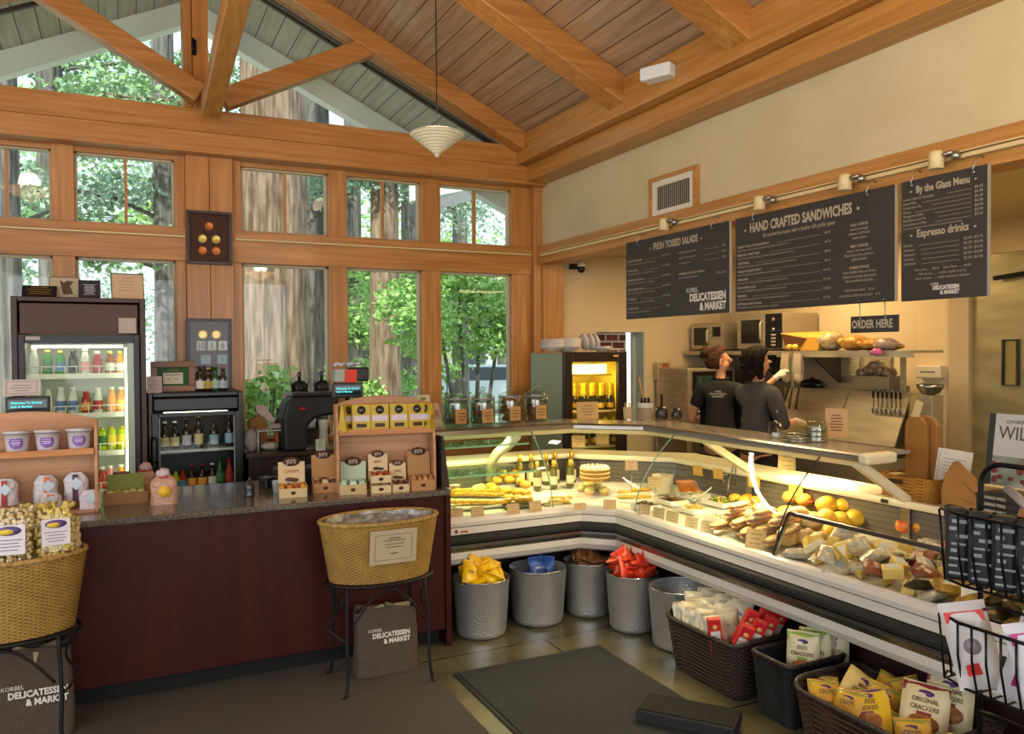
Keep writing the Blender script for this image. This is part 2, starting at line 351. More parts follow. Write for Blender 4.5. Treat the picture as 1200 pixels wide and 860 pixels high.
# beams along the right wall
trim(MB().box(3.20, 3.62, -3.4, 6.46, 3.375, 3.62), FIR_Y, .006); trim(MB().box(3.30, 3.62, -3.4, 6.46, 3.23, 3.372), FIR_Y, .006)
trim(MB().box(3.33, 3.62, 6.46, 6.75, 3.21, 3.62), FIR_X)
wr = MB().box(3.51, 3.64, -3.4, 6.75, 2.66, 3.24); struct('wall_right', wr, CREAM)
trim(MB().box(3.455, 3.64, -3.4, 6.55, 2.505, 2.67), FIR_Y, .004)
wrf = MB().box(3.51, 3.64, -3.4, 1.0, 0, 2.505); struct('wall_right_front', wrf, CREAM)
wl_ = MB().box(-2.45, -2.3, -3.4, 6.75, 0, .7).box(-2.45, -2.3, 4.2, 6.75, .7, 3.6).box(-2.45, -2.3, -3.4, -1.4, .7, 3.6).box(-2.45, -2.3, -1.4, 4.2, 3.0, 3.6); struct('wall_left', wl_, CREAM)
wf = MB().box(-2.45, 3.64, -3.55, -3.4, 0, .7).box(-2.45, -1.9, -3.55, -3.4, .7, 3.9).box(3.1, 3.64, -3.55, -3.4, .7, 3.9).box(-1.9, 3.1, -3.55, -3.4, 3.1, 5.0); struct('wall_front', wf, CREAM)
# kitchen box
ko = MB().box(3.72, 4.13, 6.6, 6.75, 0, 2.62).box(4.68, 6.0, 6.6, 6.75, 0, 2.62).box(4.13, 4.68, 6.6, 6.75, 1.885, 2.62).box(4.13, 4.68, 6.6, 6.75, 0, .95)
struct('wall_kitchen', ko, KCREAM)
struct('wall_kitchen_right', MB().box(5.65, 5.8, 3.95, 6.6, 0, 2.62).box(5.65, 5.8, 0, 2.85, 0, 2.62).box(5.65, 5.8, 2.85, 3.82, 2.38, 2.62), KCREAM)
struct('wall_kitchen_front', MB().box(3.64, 6.0, .86, 1.0, 0, 2.62), KCREAM)
struct('ceiling_kitchen', MB().box(3.64, 6.0, .86, 6.85, 2.62, 2.7), mat('kitchen_ceiling_paint', '#d2bf95', .7))
trim(MB().box(5.60, 5.66, 3.82, 3.98, 0, 2.62), mat('beige_trim_paint', '#b7a27b', .5)); trim(MB().box(5.63, 5.66, 3.98, 4.28, 0, 2.62), KCREAM)
rv = mat('reveal_paint', '#a5b0a8', .5)
trim(MB().box(4.665, 4.68, 6.59, 6.75, .95, 1.885), rv); trim(MB().box(4.62, 4.665, 6.71, 6.75, .95, 1.885), rv)
BR = mat('red_brick', '#7d4236', .85)
n = BR.node_tree.nodes; L = BR.node_tree.links; bt = n.new('ShaderNodeTexBrick'); tcx = n.new('ShaderNodeTexCoord'); mpx = n.new('ShaderNodeMapping'); mpx.inputs['Rotation'].default_value = (R_(90), 0, 0); mpx.inputs['Scale'].default_value = (1, 1, 1)
L.new(tcx.outputs['Object'], mpx.inputs[0]); L.new(mpx.outputs[0], bt.inputs[0]); bt.inputs['Scale'].default_value = 3.2; bt.inputs['Mortar Size'].default_value = .03
bt.inputs['Color1'].default_value = hx('#8a4a3c') + (1,); bt.inputs['Color2'].default_value = hx('#6c3a30') + (1,); bt.inputs['Mortar'].default_value = hx('#d8d4cc') + (1,); L.new(bt.outputs[0], n['Principled BSDF'].inputs[0])
struct('wall_outside_brick', MB().box(3.9, 4.70, 6.95, 7.25, 0, 2.6), BR)
kd = thing('door_1', (5.66, 3.335, 0), None, None); kd['kind'] = 'structure'
STEEL = mat('stainless_sheet', '#bfb083', .42, .7, noise=(2, '#a0946f', 1, (1, 1, 4)))
MB().box(-.02, .05, -.486, .486, .0, 2.381).build('door_leaf', STEEL, kd, bev=.004)
wy = [at(1177, 400, X=5.64), at(1194, 400, X=5.64)]
y1, y0 = wy[0].y - 3.335, wy[1].y - 3.335
wnd = MB(); pts = []
for a, b_ in ((y0, 1.44), (y1, 1.44), (y1, 1.76), (y0, 1.76)): pts.append((-.03, a, b_))
wnd.tube(pts, .012, 8, closed=True); wnd.build('window_gasket', rub, kd)
MB().box(-.026, -.021, y0, y1, 1.44, 1.76).build('door_window', mat('lit_room_behind', '#8d7d45', .15), kd)
MB().bar((-.06, .30, 2.20), (-.06, -.1, 2.23), .02, .03).cbox(-.05, -.15, 2.23, .05, .2, .05).build('door_closer', DARKM, kd)
# --- air vent, security camera, cable channel, track lights, speaker
t = thing('air_vent', (3.505, 4.57, 2.795), 'rectangular slatted air vent in a wooden frame on the cream wall', 'vent')
MB().box(-.03, .005, -.27, .27, -.155, -.125).box(-.03, .005, -.27, .27, .125, .155).box(-.03, .005, .235, .27, -.125, .125).box(-.03, .005, -.27, -.235, -.125, .125).build('vent_frame', FIR_Y, t)
pw = mat('offwhite_enamel', '#dcd5c2', .4)
MB().box(-.02, .0, -.235, .235, -.125, -.085).box(-.02, 0, -.235, .235, .085, .125).box(-.02, 0, .19, .235, -.085, .085).box(-.02, 0, -.235, -.19, -.085, .085).build('plate', pw, t)
MB().box(-.004, .0, -.19, .19, -.085, .085).build('duct', mat('duct_black', '#26241f', .8), t)
sl = MB()
for i in range(17): sl.tr((-.01, -.18 + i * .0225, 0), (0, 0, R_(35))).cbox(0, 0, 0, .014, .004, .17)
sl.T = Matrix.Identity(4); sl.build('slats', mat('slat_paint', '#a99f88', .5), t)
t = thing('security_camera', tuple(at(681, 309, Y=6.5)), 'small dark dome security camera hanging in the kitchen corner', 'camera')
MB().lathe([(.0, -.03), (.045, -.03), (.045, 0), (.03, .0), (.03, 2.62 - t.location.z), (0, 2.62 - t.location.z)], 16).build('mount', pw, t); MB().blob((0, 0, -.05), .038, .038, .038, 14, 9).build('dome', mat('camera_dome', '#101013', .1), t)
MB().cbox(-.085, 0, -.03, .06, .05, .05).build('bracket', DARKM, t)
cc = mat('cream_plastic', '#d8c48f', .4)
MB().box(-2.2, .44, 6.555, 6.57, 2.585, 2.597).box(.80, 3.40, 6.555, 6.57, 2.585, 2.597).build('cable_channel', cc, label='thin cream cable channel running along the rail below the upper windows', cat='cable channel')
MB().box(3.43, 3.455, 1.2, 6.45, 2.565, 2.583).box(3.43, 3.455, 1.2, 6.45, 2.592, 2.598).build('light_track', cc, label='thin cream lighting track along the wooden header above the menu boards', cat='light track')
tl = [at(778, 264, X=3.38), at(890, 239, X=3.38), at(990, 215, X=3.38), at(1097, 189, X=3.38)]
lb = ['nearest the air vent', 'above the gap between the salad and sandwich boards', 'above the sandwich board', 'above the drinks menu board']
for i, p in enumerate(tl):
    t = thing('track_spotlight', tuple(p), 'cream spotlight on the track ' + lb[i], 'spotlight', 'track spotlights over the menu boards')
    MB().lathe([(.0, .045), (.028, .045), (.032, .03), (.034, -.035), (.028, -.038), (.024, -.02), (0, -.02)], 16).build('lamp_head', cc, t)
    MB().tube([(.0, -.02, .02), (.02, -.06, .03), (.05, -.07, .0)], .012, 8).blob((.03, -.075, .012), .022, .022, .022).build('swivel', CHROME, t)
    sp = bpy.data.lights.new('spot', 'SPOT'); sp.energy = 22; sp.spot_size = R_(75); sp.spot_blend = .8; sp.shadow_soft_size = .05; sp.color = (1, .74, .42)
    so_ = bpy.data.objects.new('spot', sp); COL.objects.link(so_); so_.location = p + Vector((-.02, 0, -.06)); so_.rotation_euler = Vector((-.62, 0, -1)).to_track_quat('-Z', 'Y').to_euler()
t = thing('wall_speaker', tuple(at(772, 86, X=3.14)), 'small white loudspeaker fixed above the right wall beam', 'speaker', rz=R_(25))
MB().cbox(0, 0, 0, .12, .22, .085).build('speaker_body', mat('white_plastic', '#dfe0de', .4), t, bev=.012, rot=None); MB().bar((.05, 0, 0), (.16, -.06, .0), .03, .03).build('bracket', pw, t)
# --- pendant lamps: one in view, others along the ridge behind the photographer
sh = mat('ribbed_glass_shade', '#d9cfae', .35, emit=.12)
def pendant(loc, top, label, power=0, em=None, r=.172):
    t = thing('pendant_lamp', loc, label, 'pendant lamp')
    prof = []
    for i in range(9):
        q = i / 8; rr = .018 + (r - .018) * q; z = -.125 + .125 * q
        prof += [(rr, z), (rr + .012, z + .004)]
    prof += [(r - .004, .012)] + [(.012 + (r - .03) * q, -.105 + .112 * q) for q in (1, .66, .33, 0)]
    MB().lathe(prof, 28, cap=False).flat().build('lamp_shade', em or sh, t)
    MB().lathe([(.0, -.15), (.014, -.145), (.02, -.125), (.0, -.12)], 12).build('finial', pw, t)
    MB().lathe([(.0, -.01), (.03, -.01), (.03, .02), (.012, .035), (.012, .07), (0, .07)], 12).cbox(-.10, 0, .012, .02, .02, .025).cbox(.11, 0, .012, .02, .02, .02).build('socket', DARKM, t)
    MB().tube([(0, 0, .06), (0, 0, top - loc[2])], .0035, 6).build('cord', DARKM, t)
    if power:
        l = bpy.data.lights.new('bulb', 'POINT'); l.energy = power; l.color = (1, .78, .5); l.shadow_soft_size = .1
        o = bpy.data.objects.new('bulb', l); COL.objects.link(o); o.location = (loc[0], loc[1], loc[2] + .08)
    return t
pp = at(512, 158, Y=5.0)
pendant((pp.x, 5.0, pp.z), ceil_z(pp.x), 'ribbed cone glass pendant lamp hanging on a thin black cord before the tie beam', 5)
lit = mat('glowing_bowl_shade', '#ffb867', .4, emit=8)
pendant((2.3, 1.5, 3.05), ceil_z(2.3), 'glowing pendant bowl hanging above the open end of the display case', 30, lit, .19)
q1 = at(35, 223, Y=9.77); q2 = at(305, 320, Y=14.37)
pendant((q1.x, 3.6, q1.z), ceil_z(q1.x), 'glowing pendant bowl hanging left of the photographer', 60, lit, .25)
pendant((q2.x, -1.0, q2.z), ceil_z(q2.x), 'glowing pendant bowl hanging behind the photographer', 60, lit, .25)
# lights of the kitchen (under its ceiling)
area('kitchen_ceiling_light', (4.6, 4.9, 2.58), (4.6, 4.9, 0), 1.2, .5, 40, (1, .72, .38)); area('kitchen_ceiling_light', (4.6, 2.6, 2.58), (4.6, 2.6, 0), 1.0, .5, 24, (1, .76, .42))
BARK = mat('redwood_bark', '#ad9480', .9, noise=(6, '#64503f', 1, (3, 3, .35)), bump=1.0)
BARK2 = mat('grey_bark', '#8a8680', .9, noise=(7, '#55514d', 1, (3, 3, .35)), bump=1.0)
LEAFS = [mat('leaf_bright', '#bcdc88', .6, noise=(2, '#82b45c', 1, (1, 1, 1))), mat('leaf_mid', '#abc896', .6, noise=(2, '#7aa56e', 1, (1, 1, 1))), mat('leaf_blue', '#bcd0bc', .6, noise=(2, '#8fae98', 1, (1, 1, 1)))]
struct('ground_outside', MB().box(-30, 40, 6.8, 60, -.25, -.12), mat('pale_ground', '#dcdacb', .9, noise=(1.2, '#b5ba98', 1, (1, 1, 1))))
def leaves(mb, rng, c, rad, n, size, droop=0):
    for _ in range(n):
        while True:
            p = Vector((rng.uniform(-1, 1), rng.uniform(-1, 1), rng.uniform(-1, 1)))
            if p.length < 1: break
        p = Vector((c[0] + p.x * rad[0], c[1] + p.y * rad[1], c[2] + p.z * rad[2]))
        a = Vector((rng.gauss(0, 1), rng.gauss(0, 1), rng.gauss(0, .6) - droop)).normalized(); b = a.orthogonal().normalized(); b.rotate(Matrix.Rotation(rng.uniform(0, 6.28), 3, a))
        s_ = size * rng.uniform(.6, 1.4)
        k = len(mb.v); mb.v += [tuple(p), tuple(p + a * s_ * .5 + b * s_ * .3), tuple(p + a * s_), tuple(p + a * s_ * .5 - b * s_ * .3)]; mb.f.append((k, k + 1, k + 2, k + 3)); mb.m.append(0); mb.sm.append(False)
def trunk(mb, rng, x, y, r, h, lean=0, n=26, flare=1.35):
    def f(u, v):
        a = u * 2 * math.pi; z = -.2 + v * h; q = r * (1 + (flare - 1) * math.exp(-z * 1.3)) * (1 - .25 * v); q *= 1 + .06 * math.sin(a * 7 + z * .7) + .04 * math.sin(a * 13 + 2 + z * .5)
        return (x + lean * v + q * math.cos(a), y + q * math.sin(a), z)
    mb.grid(f, n * 2, 24)
def tree(name, px, Y, wpx, h, label, mats, clusters, lean=0, seed=1, size=.10, droop=.3):
    rng = random.Random(seed); c = at(px, 430, Y=Y); d = (c - CAMP).dot(fwd); r = wpx * d / F_PX / 2
    t = thing('tree' if name == 'tree' else name, (c.x, Y, 0), label, 'tree', 'trees outside the windows')
    mb = MB(); trunk(mb, rng, 0, 0, r, h, lean); mb.build('trunk', mats[0], t)
    if clusters:
        br = MB(); lf = MB()
        for (dx, dy, z, rx, rz, n_) in clusters:
            br.tube([(lean * z / h, 0, z - .3), (dx * .5, dy * .5, z + .05), (dx, dy, z)], .035, 5, taper=[1, .7, .3])
            for q in range(5):
                o = (dx * (.3 + .2 * q) + rng.uniform(-.3, .3), dy + rng.uniform(-.5, .5), z + rng.uniform(-.4, .4) * rz)
                br.tube([(dx * .5, dy * .5, z), o], .012, 4)
                leaves(lf, rng, o, (rx * .6, rx * .4, rz * .5), n_ // 3, size, droop)
        br.build('branches', mats[0], t); lf.build('foliage', mats[1], t, kind='stuff')
    return t
tree('redwood_tree', 323, 11.5, 76, 12, 'thick pale redwood trunk directly behind the third window from the left', (BARK, LEAFS[1]), [(-2.2, 0, 5.0, .9, .7, 500), (-2.6, .3, 3.2, .7, .6, 350)], seed=3)
tree('redwood_tree', 372, 14, 34, 14, 'slimmer darker redwood trunk just right of the thickest one', (BARK2, LEAFS[1]), [(1.3, 0, 6.5, .8, .9, 600), (1.2, .5, 4.8, .6, .6, 300)], seed=4)
tree('redwood_tree', 196, 12.5, 26, 12, 'grey redwood trunk at the right edge of the window with the broad sky', (BARK2, LEAFS[2]), [(-1.6, 0, 3.9, 1.1, .5, 700), (-1.2, .2, 4.9, 1.0, .7, 700), (-2.2, .4, 3.2, .9, .35, 500)], seed=5)
tree('redwood_tree', 64, 15, 30, 14, 'redwood trunk at the far left window under dense needles', (BARK2, LEAFS[1]), [(-1.2, 0, 4.2, 1.4, .9, 1200), (-1.6, 0, 2.6, 1.3, 1.0, 1200), (.9, .3, 5.9, 1.3, .6, 900), (-.4, 0, 6.8, 1.2, .6, 800), (2.6, 0, 6.6, 1.4, .6, 900)], seed=6)
tree('redwood_tree', 8, 10.5, 34, 12, 'grey trunk at the left edge beside the tall drinks fridge', (BARK2, LEAFS[1]), [(.8, 1.5, 3.4, .8, .6, 500)], seed=16)
tree('redwood_tree', 452, 13, 34, 10, 'ragged reddish trunk in the middle of the fourth window', (BARK, LEAFS[2]), [(-1.0, 0, 4.6, .9, .8, 1200), (.5, 0, 4.9, 1.0, .9, 1500), (0, .2, 6.2, 1.1, .6, 700), (1.5, 0, 4.3, .8, .8, 900)], seed=7, size=.09)
tree('redwood_tree', 482, 16, 22, 12, 'grey straight trunk right of the ragged reddish one', (BARK2, LEAFS[0]), [(-.6, 0, 2.9, 1.5, .9, 1200), (.9, 0, 3.5, 1.3, .8, 900)], seed=8)
tree('redwood_tree', 415, 19, 20, 12, 'distant trunk in bright leaves behind the fourth window', (BARK2, LEAFS[0]), [(0, 0, 2.4, 1.2, .8, 800), (.5, 0, 3.6, 1.4, .8, 900), (-1.4, 0, 3.0, 1.2, 1.0, 800), (-1, 0, 5.6, 1.2, 1.0, 800), (-3.6, 0, 6.5, 1.6, .8, 900), (-7.2, 0, 6.8, 2.2, .9, 1300), (-9.0, 0, 4.6, 1.6, .8, 900)], seed=9, size=.15)
tree('redwood_tree', 540, 17, 18, 12, 'needle laden trunk high in the window beside the corner post', (BARK2, LEAFS[2]), [(-.6, 0, 5.6, 1.0, 1.0, 1600), (.5, 0, 5.8, .9, .8, 800)], seed=10)
# small leafy tree with several stems
c = at(556, 440, Y=10.5)
t = thing('leafy_tree', (c.x, 10.5, -.12), 'bright green leafy tree with several thin leaning stems behind the right window', 'tree')
st = MB()
for a, b_ in ((-.55, 2.6), (-.2, 2.8), (.15, 2.8), (.5, 2.5), (-.9, 2.3)): st.tube([(.1 * a + .1, 0, 0), (a * .5, .1, 1.0), (a, .1, b_)], .05, 8, taper=[1, .7, .35])
st.build('stems', BARK2, t); rng = random.Random(11); lf = MB()
for i in range(26): leaves(lf, rng, (rng.uniform(-1.15, 1.15), rng.uniform(-.5, .5), rng.uniform(1.75, 3.0)), (.42, .4, .34), 320, .09)
lf.build('foliage', LEAFS[0], t, kind='stuff')
for px, Y, r_, lb_ in ((312, 9.2, .5, 'bright green bush of broad leaves outside under the thick redwood trunk'), (402, 12, .5, 'low bush outside behind the black coffee machine'), (425, 14, .8, 'far yellow green bush behind the fourth window'), (520, 12, .5, 'small bush at the foot of the leafy tree')):
    c = at(px, 470, Y=Y); t = thing('bush', (c.x, Y, -.12), lb_, 'bush'); st = MB(); lf = MB()
    for i in range(9):
        q = Vector((rng.uniform(-r_, r_), rng.uniform(-.3, .3), rng.uniform(.9, 1.55))); st.tube([(q.x * .3, 0, 0), (q.x * .8, q.y * .5, q.z * .6), tuple(q)], .012, 5); leaves(lf, rng, q, (.24, .22, .22), 60, .12, .2)
        leaves(lf, rng, (q.x, q.y, q.z * .6), (.3, .22, .3), 60, .12, .2)
    st.build('stems', BARK2, t); lf.build('foliage', LEAFS[0], t, kind='stuff')
# parked pale car and a low pale building far behind
c = at(574, 437, Y=22); t = thing('parked_car', (c.x, 22, -.12), 'pale parked car far behind the leafy tree', 'car')
cp = mat('pale_car_paint', '#c9d2d8', .3); dk = mat('dark_car_glass', '#39424a', .1)
MB().prism([(-2.1, .35), (2.1, .35), (2.15, .8), (1.2, .95), (.7, 1.42), (-1.1, 1.45), (-1.7, .98), (-2.15, .85)], -.8, .8, 'XZ').build('car_body', cp, t, bev=.06)
MB().prism([(.95, .98), (.6, 1.36), (-1.0, 1.38), (-1.45, 1.0)], -.81, .81, 'XZ').build('car_windows', dk, t)
for s_ in (-1.3, 1.3): MB().tr((s_, -.72, .33), (R_(90), 0, 0)).lathe([(0, -.1), (.33, -.1), (.33, .1), (0, .1)], 20).build('wheel', rub, t)
c = at(560, 420, Y=30); t = thing('far_building', (c.x, 30, -.12), 'low pale building far behind the parked car', 'building')
MB().box(-7, 7, 0, 4, 0, 3.0).build('wall', mat('far_wall', '#c3c8cc', .8), t); MB().prism([(-7.6, 3.0), (7.6, 3.0), (6, 4.0), (-6, 4.0)], -.4, 4.4, 'XZ').build('roof', mat('far_roof', '#8b8f96', .8), t)
for i in range(5): MB().cbox(-5 + i * 2.4, -.02, 1.7, 1.0, .06, 1.1).build('window', dk, t)
# porch eave seen through the right upper window
t = thing('trim_porch_eave', (3.0, 8.6, 3.30), None, None); t['kind'] = 'structure'
MB().prism([(-.05, .1), (1.6, .55), (1.6, 1.2), (-.05, 1.2)], 0, .1, 'XZ').build('soffit', WHITE, t); MB().bar((-.1, -.05, -.02), (1.6, -.05, .50), .05, .12).build('fascia_board', mat('grey_fascia', '#8b8f90', .6), t)
# farther trees filling the view between the near trunks
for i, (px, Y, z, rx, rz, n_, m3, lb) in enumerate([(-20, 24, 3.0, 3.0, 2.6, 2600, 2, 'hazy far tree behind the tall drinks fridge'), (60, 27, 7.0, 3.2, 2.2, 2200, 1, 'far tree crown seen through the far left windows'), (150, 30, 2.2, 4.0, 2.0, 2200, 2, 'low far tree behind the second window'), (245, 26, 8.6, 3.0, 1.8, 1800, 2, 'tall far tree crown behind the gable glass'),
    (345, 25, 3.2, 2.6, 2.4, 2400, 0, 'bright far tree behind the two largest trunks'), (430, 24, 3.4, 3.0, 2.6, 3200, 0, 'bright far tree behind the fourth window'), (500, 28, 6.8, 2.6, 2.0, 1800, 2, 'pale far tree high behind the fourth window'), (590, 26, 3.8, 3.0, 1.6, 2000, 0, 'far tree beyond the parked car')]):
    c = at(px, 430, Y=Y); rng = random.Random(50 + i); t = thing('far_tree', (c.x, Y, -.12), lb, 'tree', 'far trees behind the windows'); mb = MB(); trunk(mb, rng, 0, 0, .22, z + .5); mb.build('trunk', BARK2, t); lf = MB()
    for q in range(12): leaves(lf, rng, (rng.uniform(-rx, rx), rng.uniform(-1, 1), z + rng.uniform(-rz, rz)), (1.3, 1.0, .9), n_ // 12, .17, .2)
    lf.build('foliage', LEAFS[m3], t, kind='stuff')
CAPS = {}
def bottle_parts(t, prof, n, body, liquid_top=None, label=None, lz=(0, 0), cap=None, cz=0, cr=.014, lr=None, caph=.02, labels2=None):
    MB().lathe(prof, n).build('bottle_body', body, t)
    if label:
        r = lr or max(p[0] for p in prof)
        MB().lathe([(r + .0008, lz[0]), (r + .0008, lz[1])], n, cap=False).build('bottle_label', label, t)
    if cap: MB().lathe([(0, cz), (cr, cz), (cr, cz + caph), (0, cz + caph)], 12).build('bottle_cap', cap, t)
def beer_prof(h=.23, r=.031, nr=.0125):
    return [(r * .8, 0), (r, .006), (r, h * .54), (r * .93, h * .61), (r * .6, h * .70), (nr * 1.15, h * .78), (nr, h * .97), (nr * 1.15, h * .975), (nr * 1.1, h)]
def jar_prof(h=.16, r=.031): return [(r * .85, 0), (r, .006), (r, h * .6), (r * .75, h * .78), (r * .55, h * .86), (r * .55, h)]
def can_prof(h=.13, r=.03): return [(r * .8, 0), (r, .01), (r, h * .88), (r * .55, h)]
M_ = {}
def cm(c, rough=.35, **k):
    key = (c, rough, tuple(sorted(k.items())))
    if key not in M_: M_[key] = mat('paint_' + c.strip('#') + '_%d' % len(M_), c, rough, **k)
    return M_[key]
def bottle(name, loc, label, kind, body, lab=None, cap=None, h=.23, r=.031, cat='bottle', group=None, rz=0):
    t = thing(name, loc, label, cat, group, rz)
    if kind == 'beer': bottle_parts(t, beer_prof(h, r), 14, body, label=lab, lz=(h * .12, h * .46), cap=cap, cz=h * .97, cr=.0145, caph=.012)
    elif kind == 'wine': bottle_parts(t, [(r * .8, 0), (r, .008), (r, h * .58), (r * .85, h * .66), (.015, h * .76), (.0135, h)], 16, body, label=lab, lz=(h * .15, h * .45), cap=cap, cz=h * .78, cr=.0160, caph=h * .225)
    elif kind == 'juice': bottle_parts(t, jar_prof(h, r), 14, body, label=lab, lz=(h * .12, h * .5), cap=cap, cz=h - .012, cr=r * .62, caph=.02)
    elif kind == 'can': bottle_parts(t, can_prof(h, r), 14, body, label=lab, lz=(h * .2, h * .7), cap=cap, cz=h - .004, cr=r * .58, caph=.016)
    return t
def card(name, loc, w, h, label, cat='price card', group=None, rz=0, tilt=R_(12), col='#cdb083', th=.003, lines=3, border=True, ink='#5b4630', text=None, ts=None, rot=None):
    """upright card: local x = width, local y back, reads from -y"""
    t = thing(name, loc, label, cat, group, rz)
    if rot: t.rotation_euler = rot
    mb = MB(); mb.tr((0, 0, 0), (-tilt, 0, 0)); mb.cbox(0, 0, h / 2, w, th, h); mb.build('card', cm(col, .8), t)
    mb = MB(); mb.tr((0, 0, 0), (-tilt, 0, 0)); y = -th / 2 - .0006
    def q(x0, x1, z0, z1): mb.box(x0, x1, y, y + .0004, z0, z1)
    if border:
        e = w * .06; b = max(.0012, w * .012)
        q(-w / 2 + e, w / 2 - e, e, e + b); q(-w / 2 + e, w / 2 - e, h - e - b, h - e); q(-w / 2 + e, -w / 2 + e + b, e, h - e); q(w / 2 - e - b, w / 2 - e, e, h - e)
    if text:
        for i, s_ in enumerate(text):
            put_text(mb, s_, ts, Matrix.Translation((0, y, h * .8 - i * ts * 1.25 - ts * .7)) @ Matrix.Rotation(R_(90), 4, 'X'), align='CENTER')
    else:
        rng = random.Random(int(w * 1000) + lines)
        for i in range(lines):
            zz = h * (.74 - .5 * i / max(1, lines - 1)) if lines > 1 else h * .5; ww = w * rng.uniform(.18, .33); q(-ww, ww, zz, zz + h * .035)
    if mb.v: mb.build('print', cm(ink, .8), t)
    return t
def framed(name, loc, w, h, d, frame_mat, label, cat='picture', face='#5b3a30', rz=0, tilt=0, bw=.02, group=None):
    t = thing(name, loc, label, cat, group, rz); mb = MB(); mb.tr((0, 0, 0), (-tilt, 0, 0))
    mb.box(-w / 2, w / 2, -d, 0, 0, bw).box(-w / 2, w / 2, -d, 0, h - bw, h).box(-w / 2, -w / 2 + bw, -d, 0, bw, h - bw).box(w / 2 - bw, w / 2, -d, 0, bw, h - bw); mb.build('frame', frame_mat, t, bev=.002)
    mb = MB(); mb.tr((0, 0, 0), (-tilt, 0, 0)); mb.box(-w / 2 + bw, w / 2 - bw, -d * .4, -d * .2, bw, h - bw); mb.build('backing', cm(face, .8) if isinstance(face, str) else face, t); return t
MAHOG = mat('mahogany_laminate', '#3d110c', .5, noise=(2.5, '#310c08', 1, (6, 6, .5)), spec=.25)
GRANITE = mat('polished_granite', '#6a6157', .12, noise=(90, '#463f38', 1, (1, 1, 1)), coat=.3)
BLACKP = mat('black_plastic', '#0c0c0e', .38)
CT = .91
t = thing('front_counter', (0, 4.3, 0), 'long dark red counter with polished granite top left of the display case', 'counter')
MB().box(-2.25, 1.655, 0, .82, .10, CT - .035).build('cabinet_body', MAHOG, t, bev=.003)
MB().box(-2.25, 1.64, .07, .8, .0, .10).build('toe_kick', mat('toe_kick_black', '#070707', .8), t)
MB().box(-2.27, 1.685, -.03, .85, CT - .033, CT).build('worktop', GRANITE, t, bev=.008)
MB().box(1.657, 1.69, -.01, .83, 0, CT - .036).build('end_panel', MAHOG, t, bev=.003)
for x in (-1.2, -.25, .67): MB().box(x, x + .004, -.0015, .002, .10, CT - .035).build('panel_joint', cm('#1f0b0a', .6), t)
FB = mat('brown_fridge_case', '#40251a', .45)
FX0, FX1, FY, FH = -.631, .140, 5.9, 2.07
t = thing('drinks_fridge', (0, FY, 0), 'tall brown glass door drinks fridge with lit white shelves behind the counter', 'fridge')
W = FX1 - FX0
z_open = at(80, 402, Y=FY).z; z_hd = at(80, 391, Y=FY).z
MB().box(FX0, FX0 + .035, 0, .66, 0, FH).box(FX1 - .035, FX1, 0, .66, 0, FH).box(FX0 + .035, FX1 - .035, 0, .66, FH - .03, FH).box(FX0 + .035, FX1 - .035, .6, .66, 0, FH - .03).box(FX0 + .035, FX1 - .035, .02, .6, 0, .25).build('cabinet', FB, t, bev=.004)
MB().box(FX0 + .045, FX1 - .045, .015, .5, z_hd, FH - .04).build('header_panel', mat('header_brown', '#4a2c20', .5), t, bev=.004)
ins = mat('fridge_liner_white', '#e6ead9', .45)
MB().box(FX0 + .05, FX0 + .065, .05, .58, .25, z_open).box(FX1 - .065, FX1 - .05, .05, .58, .25, z_open).box(FX0 + .065, FX1 - .065, .56, .58, .25, z_open).build('liner', ins, t)
dr = MB().box(FX0 + .04, FX0 + .075, -.02, .03, .2, z_hd - .005).box(FX1 - .075, FX1 - .04, -.02, .03, .2, z_hd - .005).box(FX0 + .075, FX1 - .075, -.02, .03, z_open, z_hd - .005).box(FX0 + .075, FX1 - .075, -.02, .03, .2, .26)
dr.build('door_frame', mat('fridge_door_black', '#0a090c', .4), t, bev=.003)
MB().box(FX1 - .115, FX1 - .076, -.008, .02, .26, z_open).build('door_trim', mat('pale_green_trim', '#a9bca6', .4), t)
MB().box(FX0 + .075, FX1 - .116, .004, .008, .26, z_open).build('door_glass', CASEGLASS, t)
MB().cbox(FX1 - .11, -.0, z_hd + .055, .105, .004, .1).tr().build('paper_notice', cm('#b9aa9d', .8), t); MB().cbox(FX0 + .12, -.024, z_hd - .03, .08, .004, .022).build('maker_badge', cm('#b7a9a0', .6), t)
FLT = mat('fridge_lamp', '#fff4cf', .5, emit=7)
MB().box(FX1 - .13, FX1 - .117, .05, .075, .3, z_open - .03).build('lamp_tube', FLT, t)
MB().box(FX0 + .10, FX1 - .14, .12, .15, z_open - .03, z_open - .012).build('lamp_tube', FLT, t)
shz = [at(90, 438, Y=FY + .15).z, at(90, 484, Y=FY + .15).z, at(130, 527, Y=FY + .15).z, at(130, 572, Y=FY + .15).z]
for z in shz:
    s_ = MB().box(FX0 + .066, FX1 - .14, .10, .55, z - .012, z).box(FX0 + .066, FX1 - .14, .085, .10, z - .03, z + .004); s_.build('shelf', mat('shelf_white', '#e8ead2', .4), t)
    r = MB()
    for i in range(9): x = FX0 + .09 + i * (W - .24) / 8; r.tube([(x, .09, z), (x, .09, z + .05)], .0035, 5)
    r.tube([(FX0 + .07, .09, z + .05), (FX1 - .14, .09, z + .05)], .0035, 5); r.build('shelf_rail', mat('rail_white', '#dfe5dc', .4), t)
clr = mat('clear_drink', '#cfd9cf', .1, coat=.3); grn = mat('green_drink', '#3f8f35', .15, coat=.3); lime = mat('lime_drink', '#aac81e', .15, coat=.3); red = mat('red_drink', '#9c2a1c', .15, coat=.3)
